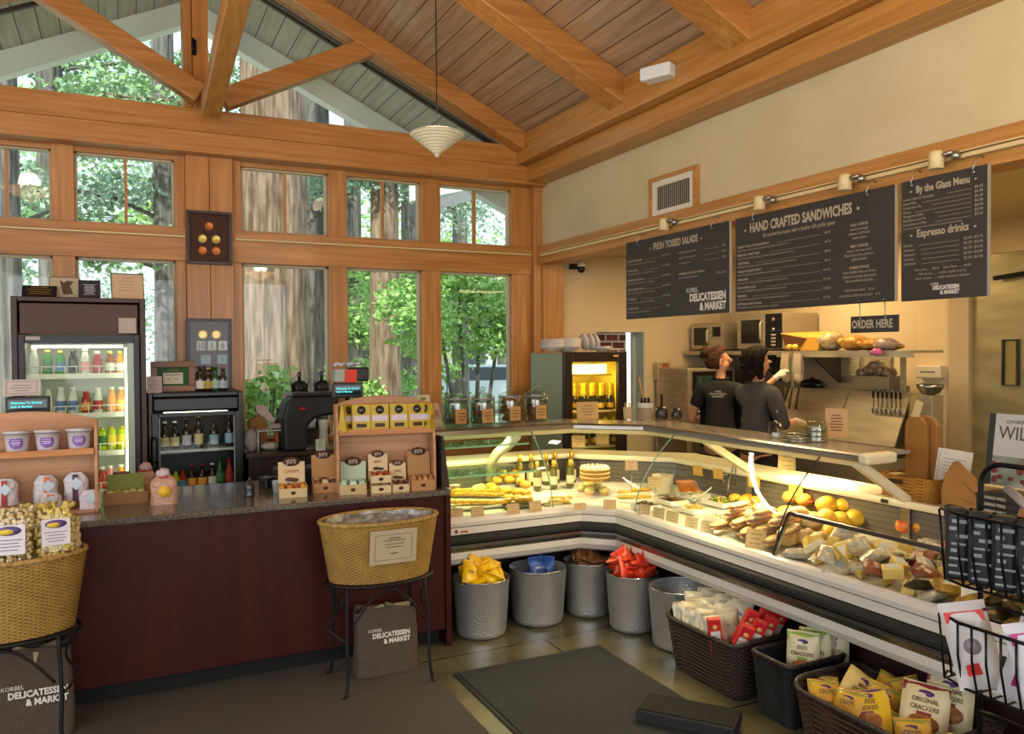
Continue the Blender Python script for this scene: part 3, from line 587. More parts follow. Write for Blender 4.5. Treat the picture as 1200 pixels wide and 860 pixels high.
amb = mat('orange_drink', '#e59a1c', .15, coat=.3); pink = mat('pink_drink', '#e58a7a', .15, coat=.3); drk = mat('dark_cola_glass', '#2b1a14', .12, coat=.3); tea = mat('tea_drink', '#8a4a1a', .15, coat=.3)
LB = {'w': cm('#d9dad4', .6), 'y': cm('#e8d44a', .6), 'b': cm('#5b7fb0', .6), 'r': cm('#b23a34', .6), 'o': cm('#e8a23a', .6), 'g': cm('#3b7a3e', .6), 'p': cm('#e9a6a0', .6)}
def shelf_row(row, z, px_y, what, h, ydep=.16):
    for (px, body, lab, cap, kind, hh, desc) in row:
        p = at(px, px_y, Y=FY + ydep)
        bottle('drink_bottle', (p.x, FY + ydep, z + .001), desc + ' ' + what, kind, body, LB[lab] if lab else None, cap, hh, .029, 'bottle', 'drinks in the tall fridge')
wcap, gcap, dcap = cm('#e4e4da', .4), cm('#d8c65a', .3, metal=.6), cm('#2a2522', .4)
sx = 'on the top shelf of the tall fridge'
shelf_row([(40, clr, 'w', wcap, 'juice', .165, 'leftmost clear pale labelled bottle'), (56, grn, 'g', gcap, 'juice', .15, 'green bottle left of the lime capped one'), (71, grn, 'b', gcap, 'juice', .145, 'green bottle with blue grey label'), (86, drk, None, dcap, 'juice', .15, 'empty looking dark bottle in the middle'),
           (100, clr, 'p', wcap, 'juice', .16, 'clear bottle with pink label'), (114, red, 'r', wcap, 'juice', .14, 'dark red fruit drink bottle'), (129, tea, 'w', gcap, 'juice', .14, 'amber bottle with white label'), (141, amb, 'w', gcap, 'juice', .14, 'rightmost orange bottle')], shz[0], 430, sx, .15)
sx = 'on the second shelf of the tall fridge'
shelf_row([(57, clr, 'w', None, 'juice', .16, 'leftmost clear water bottle'), (72, clr, 'b', wcap, 'juice', .165, 'second clear water bottle'), (86, clr, 'b', wcap, 'juice', .165, 'third clear water bottle'), (101, red, 'o', cm('#b8322a', .4), 'juice', .135, 'short red capped jar'),
           (115, clr, 'r', wcap, 'juice', .16, 'clear bottle with a round red mark'), (131, amb, 'o', wcap, 'juice', .16, 'tall orange juice bottle'), (142, amb, 'y', wcap, 'juice', .16, 'rightmost yellow bottle')], shz[1], 475, sx, .15)
shelf_row([(106, lime, 'g', dcap, 'can', .13, 'lime green can'), (120, lime, 'g', gcap, 'can', .14, 'lime green bottle beside the wooden rack'), (131, lime, 'y', gcap, 'can', .145, 'yellow green bottle'), (143, lime, 'y', gcap, 'can', .145, 'yellow bottle at the right end')], shz[2], 515, 'on the third shelf of the tall fridge', .14)
shelf_row([(120, red, 'r', wcap, 'juice', .14, 'red drink beside the wooden rack'), (129, pink, 'p', wcap, 'juice', .145, 'pink lemonade bottle'), (142, amb, 'o', wcap, 'juice', .15, 'orange drink at the right end')], shz[3], 555, 'on the fourth shelf of the tall fridge', .14)
# on top of the tall fridge
def px_w(a, b, Y): return abs(at(b, 330, Y=Y).x - at(a, 330, Y=Y).x)
YT = 6.05
p = at(46, 346, Y=YT); t = framed('award_plaque', (p.x, YT, FH), px_w(26, 67, YT), .095, .012, cm('#1d1a16', .3), 'dark plaque with gold writing lying back on top of the tall fridge', 'plaque', '#17140f', tilt=R_(35), bw=.006)
mb = MB(); mb.tr((0, 0, 0), (-R_(35), 0, 0))
for i, ww in enumerate((.05, .07, .06, .065)): mb.box(-ww, ww, -.0145, -.0135, .075 - i * .018, .081 - i * .018)
mb.build('gold_writing', cm('#b99a4a', .3, metal=.7), t)
YT = 6.12
p = at(76, 346, Y=YT); t = framed('bird_picture', (p.x, YT, FH), px_w(57, 94, YT), .15, .01, cm('#6b5a4a', .5), 'picture of an eagle above clouds standing on top of the tall fridge', 'picture', '#b9a88c', tilt=R_(8), bw=.004)
mb = MB(); mb.tr((0, 0, 0), (-R_(8), 0, 0)); mb.prism([(-.01, .03), (.05, .035), (.03, .09), (.055, .12), (.015, .125), (-.005, .11), (-.03, .13), (-.02, .08)], -.0075, -.0065, 'XZ'); mb.build('painted_bird', cm('#574028', .7), t)
p = at(105, 347, Y=6.08); card('text_card', (p.x, 6.08, FH), px_w(92, 118, 6.08), .13, 'dark card with rows of small white text on top of the tall fridge', 'card', tilt=R_(6), col='#2f2b33', lines=9, border=False, ink='#a8a5a6')
p = at(150, 348, Y=6.05); t = framed('certificate', (p.x, 6.05, FH), px_w(131, 170, 6.05), .185, .012, cm('#2a2320', .4), 'cream certificate in a thin black frame leaning on top of the tall fridge', 'certificate', '#cfb18f', tilt=R_(14), bw=.004, rz=R_(6))
mb = MB(); mb.tr((0, 0, 0), (-R_(14), 0, 0))
for i, ww in enumerate((.03, .05, .045, .04, .05)): mb.box(-ww, ww, -.0085, -.008, .15 - i * .022, .153 - i * .022)
mb.lathe([(0, 0)], 3, cap=False) if 0 else None; mb.build('writing', cm('#9a7f66', .7), t)
SX0, SX1, SY, SH = .150, .770, 6.0, 1.43
BF = mat('black_fridge', '#08080a', .35)
t = thing('beer_fridge', (0, SY, 0), 'shorter black glass door fridge of beer bottles beside the tall brown fridge', 'fridge')
go = at(230, 486, Y=SY).z
MB().box(SX0, SX0 + .03, 0, .54, 0, SH).box(SX1 - .03, SX1, 0, .54, 0, SH).box(SX0 + .03, SX1 - .03, 0, .54, SH - .03, SH).box(SX0 + .03, SX1 - .03, .50, .54, 0, SH - .03).box(SX0 + .03, SX1 - .03, .02, .5, 0, .3).build('cabinet', BF, t, bev=.005)
MB().box(SX0 + .03, SX1 - .03, .0, .45, go + .03, SH - .035).build('header_panel', BF, t, bev=.01)
MB().box(SX0 + .02, SX0 + .065, -.03, .0, .1, go + .02).box(SX1 - .06, SX1 - .02, -.03, .0, .1, go + .02).box(SX0 + .065, SX1 - .06, -.03, .0, go - .01, go + .02).box(SX0 + .065, SX1 - .06, -.03, 0, .1, .14).build('door_frame', BF, t, bev=.004)
MB().box(SX0 + .066, SX0 + .072, -.025, -.005, .14, go - .01).box(SX1 - .067, SX1 - .061, -.025, -.005, .14, go - .01).build('seal', mat('grey_seal', '#8d9690', .5), t)
MB().box(SX0 + .073, SX1 - .068, -.018, -.014, .14, go - .01).build('door_glass', CASEGLASS, t)
MB().lathe([(0, 0), (.018, .005), (.022, .03), (.022, .24), (.018, .27), (0, .275)], 14, c=(SX0 + .035, -.05, .86)).lathe([(.026, .1), (.026, .13)], 14, c=(SX0 + .035, -.05, .86)).build('handle', BF, t)
MB().box(SX0 + .031, SX1 - .031, .455, .495, .3, go).build('back_liner', mat('fridge_back_dark', '#35373a', .5), t)
sz = at(230, 526, Y=SY + .06).z
s2 = at(230, 572, Y=SY + .06).z
for z in (sz, s2, .55): MB().box(SX0 + .032, SX1 - .032, .03, .45, z - .014, z).build('shelf', mat('grey_wire_shelf', '#b3b5ac', .4), t)
MB().box(SX0 + .1, SX1 - .1, .06, .08, go + .005, go + .02).build('lamp_tube', mat('fridge_lamp_dim', '#fff4df', .5, emit=4), t)
beer = mat('brown_beer_glass', '#2a160c', .08, coat=.4); gb = mat('green_beer_glass', '#1d4a24', .08, coat=.4)
def brow(row, z, py, Y, where, grp):
    for px, b_, lab, cap, hh, desc in row:
        p = at(px, py, Y=Y); bottle('beer_bottle', (p.x, Y, z + .001), desc + ' ' + where, 'beer', b_, lab, cap, hh, .031, 'bottle', grp)
cl, bl, gl = cm('#c9b98c', .6), cm('#8fa9bd', .6), cm('#a8923a', .6); red_cap = cm('#a3232a', .3)
brow([(193, beer, cl, wcap, .19, 'leftmost brown beer with tan label'), (205, beer, cl, wcap, .19, 'second brown beer with tan label'), (219, beer, cm('#b9b3b8', .6), dcap, .21, 'stout bottle with pale violet label'), (233, beer, cl, gcap, .225, 'gold topped beer with cream label'), (251, beer, bl, dcap, .20, 'beer with blue landscape label'), (269, beer, bl, dcap, .215, 'rightmost beer with blue landscape label')],
     sz, 520, SY + .12, 'on the top shelf of the black fridge', 'beers in the black fridge')
brow([(206, lime, LB['g'], None, .12, 'short green tin at the left'), (214, red, LB['b'], None, .13, 'red jar'), (225, beer, LB['o'], red_cap, .15, 'red capped bottle left of its twin'), (237, beer, LB['o'], red_cap, .15, 'red capped bottle beside the white topped one'), (249, beer, LB['w'], wcap, .155, 'dark bottle with white top'), (258, gb, LB['g'], gb, .20, 'tall green soda bottle'), (269, red, LB['r'], red_cap, .18, 'reddish brown bottle at the right')],
     s2, 560, SY + .12, 'on the lower shelf of the black fridge', 'bottles on the lower shelf of the black fridge')
brow([(235, beer, cm('#d9d2bd', .6), dcap, .165, 'leftmost beer with cream label'), (244.5, beer, gl, gcap, .16, 'gold capped beer second from left'), (252.5, gb, cm('#9db0a0', .6), gb, .165, 'green beer bottle'), (261.5, beer, cm('#9db0bd', .6), cm('#8a4a3a', .4), .16, 'rightmost beer with blue green label')],
     SH, 455, SY + .12, 'standing on top of the black fridge', 'beers on top of the black fridge')
p = at(203, 456, Y=6.16); t = framed('framed_certificate', (p.x, 6.16, SH), px_w(177, 229, 6.16), .215, .03, wood('walnut_frame', '#8a5a30', '#6b4020', 'X', 4, .4), 'certificate in a broad wooden frame standing on the black fridge', 'certificate', '#2f5a32', tilt=R_(6), bw=.042)
mb = MB(); mb.tr((0, 0, 0), (-R_(6), 0, 0)); mb.box(-.065, .065, -.016, -.013, .055, .135); mb.build('certificate_paper', cm('#cdc8b4', .8), t)
mb = MB(); mb.tr((0, 0, 0), (-R_(6), 0, 0)); mb.box(-.05, .05, -.018, -.017, .118, .123).box(-.035, .035, -.018, -.017, .145, .155).box(-.03, -.02, -.018, -.017, .085, .095).box(.015, .025, -.018, -.017, .085, .095); mb.build('writing', cm('#6b6a58', .8), t)
p = at(181, 457, Y=6.05); card('notice_card', (p.x, 6.05, SH), px_w(172, 190, 6.05), .115, 'small white notice card in front of the wooden certificate frame', 'card', tilt=R_(5), col='#c3b5ad', lines=5, border=False, ink='#8d8080')
# framed awards on the post
DF = mat('dark_red_frame', '#2b1413', .35)
def awards(pxa, pya, pxb, pyb, label, lower):
    a = at(pxa, pya, Y=6.55); b_ = at(pxb, pyb, Y=6.55); w_, h_ = b_.x - a.x, a.z - b_.z
    t = framed('framed_medals', ((a.x + b_.x) / 2, 6.562, b_.z), w_, h_, .035, DF, label, 'framed medals', '#4a2620', bw=.022)
    gold = cm('#c9a65a', .3, metal=.5); cop = cm('#b9622e', .35, metal=.5)
    if not lower:
        for i, (u, v, m_) in enumerate(((.35, .48, gold), (.65, .48, gold), (.35, .26, cop), (.65, .26, cop), (.50, .72, cop))):  # last, topmost disc stands for a reflection in the glass
            mb = MB(); mb.tr(((u - .5) * w_, -.018, v * h_), (R_(90), 0, 0)); mb.lathe([(0, -.001), (.032, -.001), (.034, .002), (.026, .003), (.024, .0022), (0, .0022)], 20); mb.build('medal', m_, t)
    else:
        for u in (.36, .66):
            mb = MB(); mb.tr(((u - .5) * w_, -.018, .78 * h_), (R_(90), 0, 0)); mb.lathe([(0, -.001), (.034, -.001), (.036, .002), (.028, .003), (0, .0022)], 20); mb.build('medal', gold, t)
        for u, s_ in ((.32, '10'), (.56, '1'), (.80, '6')):
            mb = MB().cbox((u - .5) * w_, -.02, .63 * h_, .062, .003, .072); mb.build('number_card', cm('#c9ccc8', .7), t)
            mb = MB(); put_text(mb, s_, .07, Matrix.Translation(((u - .5) * w_, -.0225, .63 * h_ - .024)) @ Matrix.Rotation(R_(90), 4, 'X'), align='CENTER', xs=.8, offset=.001); mb.build('number', cm('#22262c', .6), t)
        for u, s_ in ((.42, '1'), (.78, '9')):
            mb = MB().cbox((u - .5) * w_, -.02, .44 * h_, .07, .003, .07); mb.build('number_card', cm('#8ea0b5', .7), t)
            mb = MB(); put_text(mb, s_, .06, Matrix.Translation(((u - .5) * w_, -.0225, .44 * h_ - .02)) @ Matrix.Rotation(R_(90), 4, 'X'), align='CENTER', xs=.8); mb.build('number', cm('#2a3038', .6), t)
    mb = MB(); mb.box(-w_ / 2 + .022, w_ / 2 - .022, -.031, -.029, .022, h_ - .022); mb.build('glass', CASEGLASS, t)
awards(218, 246, 272, 311, 'dark framed medals hanging on the wooden post above the lower window row', False)
awards(218, 373, 272, 458, 'dark framed medals and number cards hanging low on the wooden post behind the beer bottles', True)
DW = mat('dark_stained_wood', '#2a1512', .4, noise=(3, '#1d0d0b', 1, (8, 8, .6)))
BX0, BX1, BYF, BT = .80, 1.78, 5.95, .98
t = thing('back_counter', (0, BYF, 0), 'dark stained wooden back counter under the windows carrying the coffee things', 'cabinet')
MB().box(BX0, BX1, .02, .62, .08, BT - .03).build('cabinet_body', DW, t); MB().box(BX0 - .02, BX1, -.02, .62, BT - .03, BT).build('worktop', mat('dark_worktop', '#3a2a22', .3), t, bev=.004)
MB().box(BX0, BX1, .06, .5, 0, .08).build('toe_kick', rub, t)
for i in range(2):
    x = BX0 + .03 + i * .48; d = MB().box(x, x + .44, 0, .018, .12, BT - .22).build('door', DW, t, bev=.004); MB().cbox(x + .38, -.012, .55, .012, .02, .1).build('handle', CHROME, d)
    d = MB().box(x, x + .44, 0, .018, BT - .2, BT - .05).build('drawer', DW, t, bev=.004); MB().cbox(x + .22, -.012, BT - .12, .1, .02, .012).build('handle', CHROME, d)
# coffee grinder / brewer with the arched front
p = at(372, 525, Y=5.88)
t = thing('coffee_machine', (1.24, 6.08, BT), 'large matt black coffee machine with an arched spout bay', 'coffee machine')
bm = mat('matt_black_casing', '#0f1012', .5)
arch = [(-.19, 0), (-.03, 0)] + [(.10 - .13 * math.cos(a), .12 + .13 * math.sin(a)) for a in [R_(q) for q in range(0, 100, 10)]] + [(.19, .26), (.22, .40), (-.12, .40), (-.17, .36), (-.20, .24)]
MB().prism(arch, -.14, .14, 'XZ').build('casing', bm, t, bev=.02)
MB().box(-.13, .23, -.13, .13, .40, .425).build('warming_shelf', BLACKP, t, bev=.006)
MB().tr((-.06, -.145, .31), (R_(90), 0, 0), (1, .55, 1)).lathe([(0, -.002), (.022, -.002), (.024, .004), (0, .006)], 20).build('badge', cm('#a3262a', .4), t)
MB().lathe([(.012, 0), (.018, .01), (.018, .10), (.0, .11)], 12, c=(.10, -.03, .12)).build('spout', DARKM, t); MB().box(-.03, .21, -.12, .14, 0, .02).build('drip_tray', CHROME, t, bev=.003)
t = thing('milk_jug', (1.345, 6.0, BT + .021), 'tall pale grey jug standing in the bay of the black coffee machine', 'jug')
MB().lathe([(.035, 0), (.038, .01), (.03, .12), (.042, .20), (.040, .205), (.028, .12), (.03, .01)], 18).build('jug_body', cm('#a9a79d', .4), t); MB().tube([(.03, 0, .18), (.075, 0, .17), (.07, 0, .09), (.032, 0, .07)], .006, 6).build('handle', cm('#a9a79d', .4), t)
MB().box(-.13, .13, -.07, .07, 0, .135).build('dark_riser_box', DW, label='dark wooden riser under the two airpots behind the coffee machine', cat='riser', loc=(at(364, 470, Y=6.36).x, 6.36, BT))
for i, px in enumerate((351, 377)):
    p = at(px, 470, Y=6.36)
    if i == 0:
        ap = thing('airpot', (p.x, 6.36, BT + .136), 'steel airpot left of its twin on the back counter', 'airpot', 'airpots on the back counter')
        MB().lathe([(.07, 0), (.078, .01), (.078, .38), (.0, .38)], 24).build('flask', CHROME, ap)
        MB().lathe([(.08, .38), (.086, .40), (.08, .46), (.05, .49), (.0, .495)], 24).lathe([(.088, .375), (.088, .39)], 24).build('lid', BLACKP, ap)
        MB().tube([(0, 0, .49), (0, 0, .535), (-.02, 0, .56)], .016, 8).blob((-.0, 0, .56), .022, .022, .02).build('pump', BLACKP, ap); MB().tube([(-.03, -.06, .44), (-.03, -.11, .44), (-.03, -.12, .40)], .01, 8).build('spout', BLACKP, ap)
        MB().tube([(-.085, 0, .42), (-.09, -.02, .50), (0, -.03, .56), (.09, -.02, .50), (.085, 0, .42)], .005, 6).build('handle', CHROME, ap)
        MB().cbox(0, -.079, .25, .05, .003, .04).build('flask_sticker', cm('#8aa36a', .6), ap); ap.scale = (.75,) * 3
    else: dup(ap, (p.x, 6.36, BT + .136), scale=.75, label='steel airpot with green leaf sticker right of its twin on the back counter')
# wire shelf, sacks, bottle
t = thing('wire_riser', (.98, 6.12, BT), 'small white wire riser on the back counter left of the coffee machine', 'wire shelf'); mb = MB()
for x in (-.10, .10):
    for y in (-.07, .07): mb.tube([(x, y, 0), (x, y, .15)], .004, 6)
mb.tube([(-.10, -.07, .15), (.10, -.07, .15), (.10, .07, .15), (-.10, .07, .15)], .004, 6, closed=True)
for i in range(7): mb.tube([(-.09 + i * .03, -.07, .15), (-.09 + i * .03, .07, .15)], .0025, 5)
mb.build('wires', mat('white_wire', '#d6d6d0', .4), t)
def lump(name, loc, rx, ry, rz_, m, label, cat, jit=.18, seed=1, lift=0):
    t_ = MB().blob((0, 0, rz_ + lift), rx, ry, rz_, 16, 10, jit, random.Random(seed)).build(name, m, label=label, cat=cat, loc=loc); return t_
lump('coffee_sack', (.835, 6.10, BT), .055, .05, .085, cm('#8d8784', .7), 'grey white crumpled sack at the left end of the back counter', 'sack', .12, 3)
t = thing('paper_bag', (.90, 6.22, BT), 'folded brown paper bag leaning behind the grey sack', 'bag'); MB().prism([(-.06, 0), (.06, 0), (.07, .2), (.03, .27), (-.07, .22)], -.03, .03, 'XZ').build('bag_body', cm('#8a5f34', .8), t, bev=.01)
MB().prism([(-.01, .28), (.10, .19), (.13, .22), (.05, .33), (-.02, .33)], -.035, .03, 'XZ').build('folded_flap', cm('#b5a79c', .8), t, bev=.008)
lump('folded_cloth', (.975, 6.12, BT), .065, .05, .03, cm('#b3aa9a', .8), 'rolled pale cloth lying under the white wire riser', 'cloth', .15, 5)
lump('napkin_pile', (1.02, 6.10, BT + .154), .06, .05, .022, cm('#a89a8c', .8), 'small pile of napkins on top of the white wire riser', 'napkins', .2, 8)
bottle('syrup_bottle', (1.055, 6.22, BT), 'dark syrup bottle with orange label standing behind the wire riser', 'wine', drk, cm('#b0662a', .6), dcap, .30, .033)
card('green_notice', (1.30, 5.90, BT + .0), .07, .085, 'small pale green notice in front of the coffee machine', 'notice', tilt=R_(5), col='#a9beac', lines=4, border=False, ink='#7d9484')
def pos(px, py, Y, w, h, label, extra, rz=0):
    p = at(px, py, Y=Y); t = thing('register_display', (p.x, Y, CT), label, 'display', rz=rz)
    zz = p.z - CT; MB().lathe([(.05, 0), (.05, .012), (.014, .02), (.014, zz - h / 2), (0, zz - h / 2)], 16).build('pole', BLACKP, t)
    MB().cbox(0, 0, zz, w, .05, h).build('display_housing', BLACKP, t, bev=.006)
    MB().cbox(0, -.0255, zz, w * .86, .002, h * .6).build('screen', cm('#0c2226', .1), t)
    mb = MB()
    for i, s_ in enumerate(('Welcome To Korbel', 'Deli & Market')): put_text(mb, s_, .0145, Matrix.Translation((-w * .38, -.0272, zz + .006 - i * .020)) @ Matrix.Rotation(R_(90), 4, 'X'), sp=1.15, offset=.0006)
    mb.build('screen_text', mat('cyan_display', '#3fc8c8', .5, emit=1.4), t)
    return t, zz
t, zz = pos(33, 474, 4.85, .20, .085, 'black register display with cyan text beside the tall fridge at far left', 0)
cd = thing('display_card', (t.location.x - .03, 4.86, CT + zz + .0425), 'white bordered card on top of the left register display', 'card')
mb = MB(); mb.tr((0, 0, 0), (-R_(24), 0, 0)); mb.cbox(0, 0, .05, .17, .003, .09); mb.build('card', cm('#b9ada8', .8), cd)
mb = MB(); mb.tr((0, 0, 0), (-R_(24), 0, 0)); mb.box(-.07, .07, -.003, -.002, .015, .017).box(-.07, .07, -.003, -.002, .083, .085).box(-.07, -.068, -.003, -.002, .015, .085).box(.068, .07, -.003, -.002, .015, .085).box(-.04, .04, -.003, -.002, .06, .063).box(-.05, .05, -.003, -.002, .045, .048).box(-.03, .03, -.003, -.002, .03, .033); mb.build('print', cm('#6d6266', .8), cd)
t, zz = pos(407, 457, 5.0, .185, .095, 'black register display with cyan text beside the coffee machine', 0, rz=R_(-6))
pr = thing('receipt_printer', (t.location.x + .03, 5.06, CT + zz + .0476), 'black receipt printer with papers on top of the right register display', 'printer')
MB().cbox(.045, 0, .05, .13, .13, .09).build('printer_body', BLACKP, pr, bev=.01); MB().cbox(-.065, -.02, .045, .085, .09, .08).build('paper_box', cm('#9fa59a', .6), pr, bev=.004)
MB().tr((-.01, -.075, .035), (R_(6), 0, 0)).cbox(0, 0, 0, .075, .003, .095).build('red_card', cm('#d8402a', .6), pr)
mb = MB(); mb.tube([(-.10 + .02 * i, -.02 + .02 * math.sin(i * 2.1), .105 + .018 * abs(math.sin(i * 1.7))) for i in range(9)], .012, 6); mb.build('coiled_paper', cm('#b8bcc4', .5), pr)
RW = wood('rack_cherry', '#bd8c62', '#a37149', 'X', 3, .5)
RWD = wood('rack_cherry_dark', '#8a573a', '#74452c', 'X', 3, .5)
def rack(loc, w, h, d, label, rz=0, shelf_z=.22, arch=.07):
    t = thing('display_rack', loc, label, 'rack', rz=rz)
    pts = [(-w / 2, 0), (w / 2, 0), (w / 2, h - arch)] + [(w / 2 * math.cos(a), h - arch + arch * (math.sin(a) ** 1.6)) for a in [math.pi * q / 16 for q in range(1, 16)]] + [(-w / 2, h - arch)]
    MB().prism(pts, d - .012, d, 'XZ').build('back_board', RW, t, bev=.002)
    for s_ in (-1, 1):
        x = s_ * (w / 2 - .008); MB().prism([(0, 0), (d - .013, 0), (d - .013, h - arch + .01), (.06, h - arch + .01), (.035, h - arch - .03), (.0, .2)], x - .008, x + .008, 'YZ').build('side_panel', RW, t, bev=.003)
    MB().box(-w / 2 + .017, w / 2 - .017, .0, d - .013, .0, .014).build('base_shelf', RW, t, bev=.002)
    MB().box(-w / 2 + .017, w / 2 - .017, .015, d - .013, shelf_z - .014, shelf_z).box(-w / 2 + .017, w / 2 - .017, .003, .015, shelf_z - .02, shelf_z + .012).build('middle_shelf', wood('shelf_honey', '#c58240', '#ab6a2c', 'X', 3, .4), t, bev=.002)
    return t
a, b_ = at(393, 578, z=CT), at(511, 571, z=CT)
RKL = Vector(((a.x + b_.x) / 2, (a.y + b_.y) / 2 - .02, CT)); rkw = (b_ - a).length * .985; rkz = math.atan2(b_.y - a.y, b_.x - a.x)
h_top = at(453, 463, Y=RKL.y + .16).z - CT; sh_z = at(450, 507, Y=RKL.y).z - CT + .01
rack(RKL, rkw, h_top, .17, 'reddish wooden rack with arched back holding yellow candy bags and chocolate boxes', rkz, sh_z, .055)
def on_rack(u, v, z=0):
    c, s_ = math.cos(rkz), math.sin(rkz); return (RKL.x + u * c - v * s_, RKL.y + u * s_ + v * c, CT + z)
ybag = cm('#b89b1c', .45); brn = cm('#3a2318', .6)
def candy_bag(u, label, rz=0, w_=.105, first=[None]):
    if first[0] is None:
        t = thing('candy_bag', on_rack(u, .05, sh_z + .001), label, 'bag', 'candy bags on the reddish rack', rkz + rz)
        MB().prism([(-.028, 0), (.028, 0), (.006, .15), (-.006, .15)], -w_ / 2, w_ / 2, 'YZ').build('pouch', ybag, t, bev=.003)
        def slope(z, off=.0012): return -.028 + .022 * z / .15 - off
        m_ = MB(); m_.add([(-.044, slope(.055), .055), (.044, slope(.055), .055), (.044, slope(.088), .088), (-.044, slope(.088), .088)], [(0, 1, 2, 3)]); m_.build('pouch_label', cm('#c9b9c4', .6), t)
        m_ = MB(); m_.add([(-.028, slope(.02), .02), (.028, slope(.02), .02), (.028, slope(.042), .042), (-.028, slope(.042), .042)], [(0, 1, 2, 3)]); m_.build('pouch_window', brn, t)
        m_ = MB(); m_.tr((0, slope(.118), .118), (R_(80), 0, 0)); m_.lathe([(0, 0), (.024, 0), (.024, .0015), (0, .0015)], 20); m_.build('round_logo', cm('#241d18', .6), t)
        m_ = MB(); put_text(m_, "JO'S", .012, Matrix.Translation((0, slope(.114, .004), .114)) @ Matrix.Rotation(R_(80), 4, 'X'), align='CENTER'); m_.build('logo_text', cm('#c9b9a4', .6), t)
        m_ = MB(); rng = random.Random(4)
        for i in range(16): z = rng.uniform(.01, .085); y = rng.uniform(-.8, .8) * (.026 - .2 * z) ; m_.blob((w_ / 2 + .001, y, z), .002, .006, .006, 6, 4)
        m_.build('side_window', cm('#9a6a3c', .5), t); first[0] = t; return t
    return dup(first[0], on_rack(u, .05, sh_z + .001), rkz + rz, label=label)
hw = rkw / 2
us = [(-hw + .062, .95, 'leftmost yellow candy bag turned sideways on the reddish rack shelf'), (-hw + .145, -.05, 'second yellow candy bag from the left, facing front'), (-.035, -.05, 'third yellow candy bag from the left on the rack shelf'), (.075, -.02, 'fourth yellow candy bag from the left on the rack shelf'), (hw - .105, .12, 'fifth yellow candy bag, slightly turned, on the rack shelf'), (hw - .045, -1.1, 'rightmost yellow candy bag turned sideways on the rack shelf')]
for u, r_, lb in us: candy_bag(u, lb, r_)
def header_box(loc, w, d, h, hh, col, hcol, label, rz, title, fill, stacked=False):
    """open tray of sweets with a tall header card at the back carrying the oval logo"""
    t = thing('sweets_box', loc, label, 'box', 'open boxes of sweets on the counter', rz)
    m_ = MB().box(-w / 2, w / 2, -d / 2, d / 2, 0, .003).box(-w / 2, w / 2, -d / 2, -d / 2 + .003, .003, h).box(-w / 2, -w / 2 + .003, -d / 2, d / 2, .003, h * 1.3).box(w / 2 - .003, w / 2, -d / 2, d / 2, .003, h * 1.3); m_.build('tray', cm(col, .75), t)
    m_ = MB().tr((0, -d / 2 - .0005, h * .5), (R_(90), 0, 0), (1, .7, 1)); m_.lathe([(0, 0), (.014, 0), (.014, .001), (0, .001)], 16); m_.build('tray_logo', cm('#4a2a20', .6), t)
    if hh:
        m_ = MB().tr((0, d / 2, 0), (-R_(8), 0, 0)); m_.box(-w * .48, w * .48, 0, .003, .003, hh); m_.build('header_card', cm(hcol, .75), t)
        m_ = MB().tr((0, d / 2 + .0, 0), (-R_(8), 0, 0)); k_ = Matrix.Translation((0, -.001, hh)) @ Matrix.Rotation(R_(90), 4, 'X') @ Matrix.Diagonal((1, .55, 1, 1)); m_.T = m_.T @ k_
        m_.lathe([(0, 0), (w * .30, 0), (w * .31, .002), (0, .002)], 24); m_.build('logo_oval', cm('#56382f', .6), t)
        m_ = MB().tr((0, d / 2, 0), (-R_(8), 0, 0)); put_text(m_, "JO'S", w * .2, Matrix.Translation((0, -.0042, hh - w * .07)) @ Matrix.Rotation(R_(90), 4, 'X'), align='CENTER'); m_.build('logo_text', cm('#cdbfae', .6), t)
        if title:
            m_ = MB().tr((0, d / 2, 0), (-R_(8), 0, 0)); put_text(m_, title, w * .16, Matrix.Translation((0, -.0015, hh * .66)) @ Matrix.Rotation(R_(90), 4, 'X'), align='CENTER', offset=.0006); m_.build('title', cm('#a5502a', .6), t)
            m_ = MB().tr((0, d / 2, 0), (-R_(8), 0, 0)); m_.blob((-.01, -.004, hh * .45), w * .18, .004, w * .08, 10, 6).blob((.015, -.004, hh * .43), w * .16, .004, w * .07, 10, 6); m_.build('printed_sweets', cm('#4a2b1c', .6), t)
    rng = random.Random(int(w * 999))
    nx = fill[1]; ny = fill[2]
    for i in range(nx):
        for j in range(ny):
            m_ = MB().tr((-w / 2 + w * (i + .5) / nx, -d / 2 + d * (j + .5) / ny, h * .98), (rng.uniform(-.2, .2), rng.uniform(-.2, .2), rng.uniform(-.25, .25))); sw, sd = w / nx * .42, d / ny * .42
            m_.add(*pillow(sw, sd, h * .7)); m_.smooth = True
            s_ = m_.build('wrapped_sweet', cm(fill[0][(i + j) % len(fill[0])], .35), t)
    return t
def pillow(a, b, t, n=6):
    vs = []; fs = []
    for side in (1, -1):
        k = len(vs)
        for j in range(n + 1):
            for i in range(n + 1):
                u, v = i / n * 2 - 1, j / n * 2 - 1; q = (1 - u ** 4) * (1 - v ** 4); vs.append((u * a, v * b, side * t / 2 * q ** .6))
        for j in range(n):
            for i in range(n):
                f = (k + j * (n + 1) + i, k + j * (n + 1) + i + 1, k + (j + 1) * (n + 1) + i + 1, k + (j + 1) * (n + 1) + i); fs.append(f if side > 0 else f[::-1])
    return vs, fs
header_box(on_rack(-.195, -.005), .15, .11, .055, .17, '#b59c6c', '#a9b79c', 'tray of mint green wrapped sweets at the left foot of the reddish rack', rkz - .12, None, (('#9cc4b0', '#b9cdbb', '#a8bfa5'), 3, 2))
header_box(on_rack(-.045, -.005), .115, .105, .042, .0, '#c9b184', '#c9b184', 'lower of two stacked cream sweets trays at the foot of the reddish rack', rkz, None, (('#9a7a50',), 2, 1))
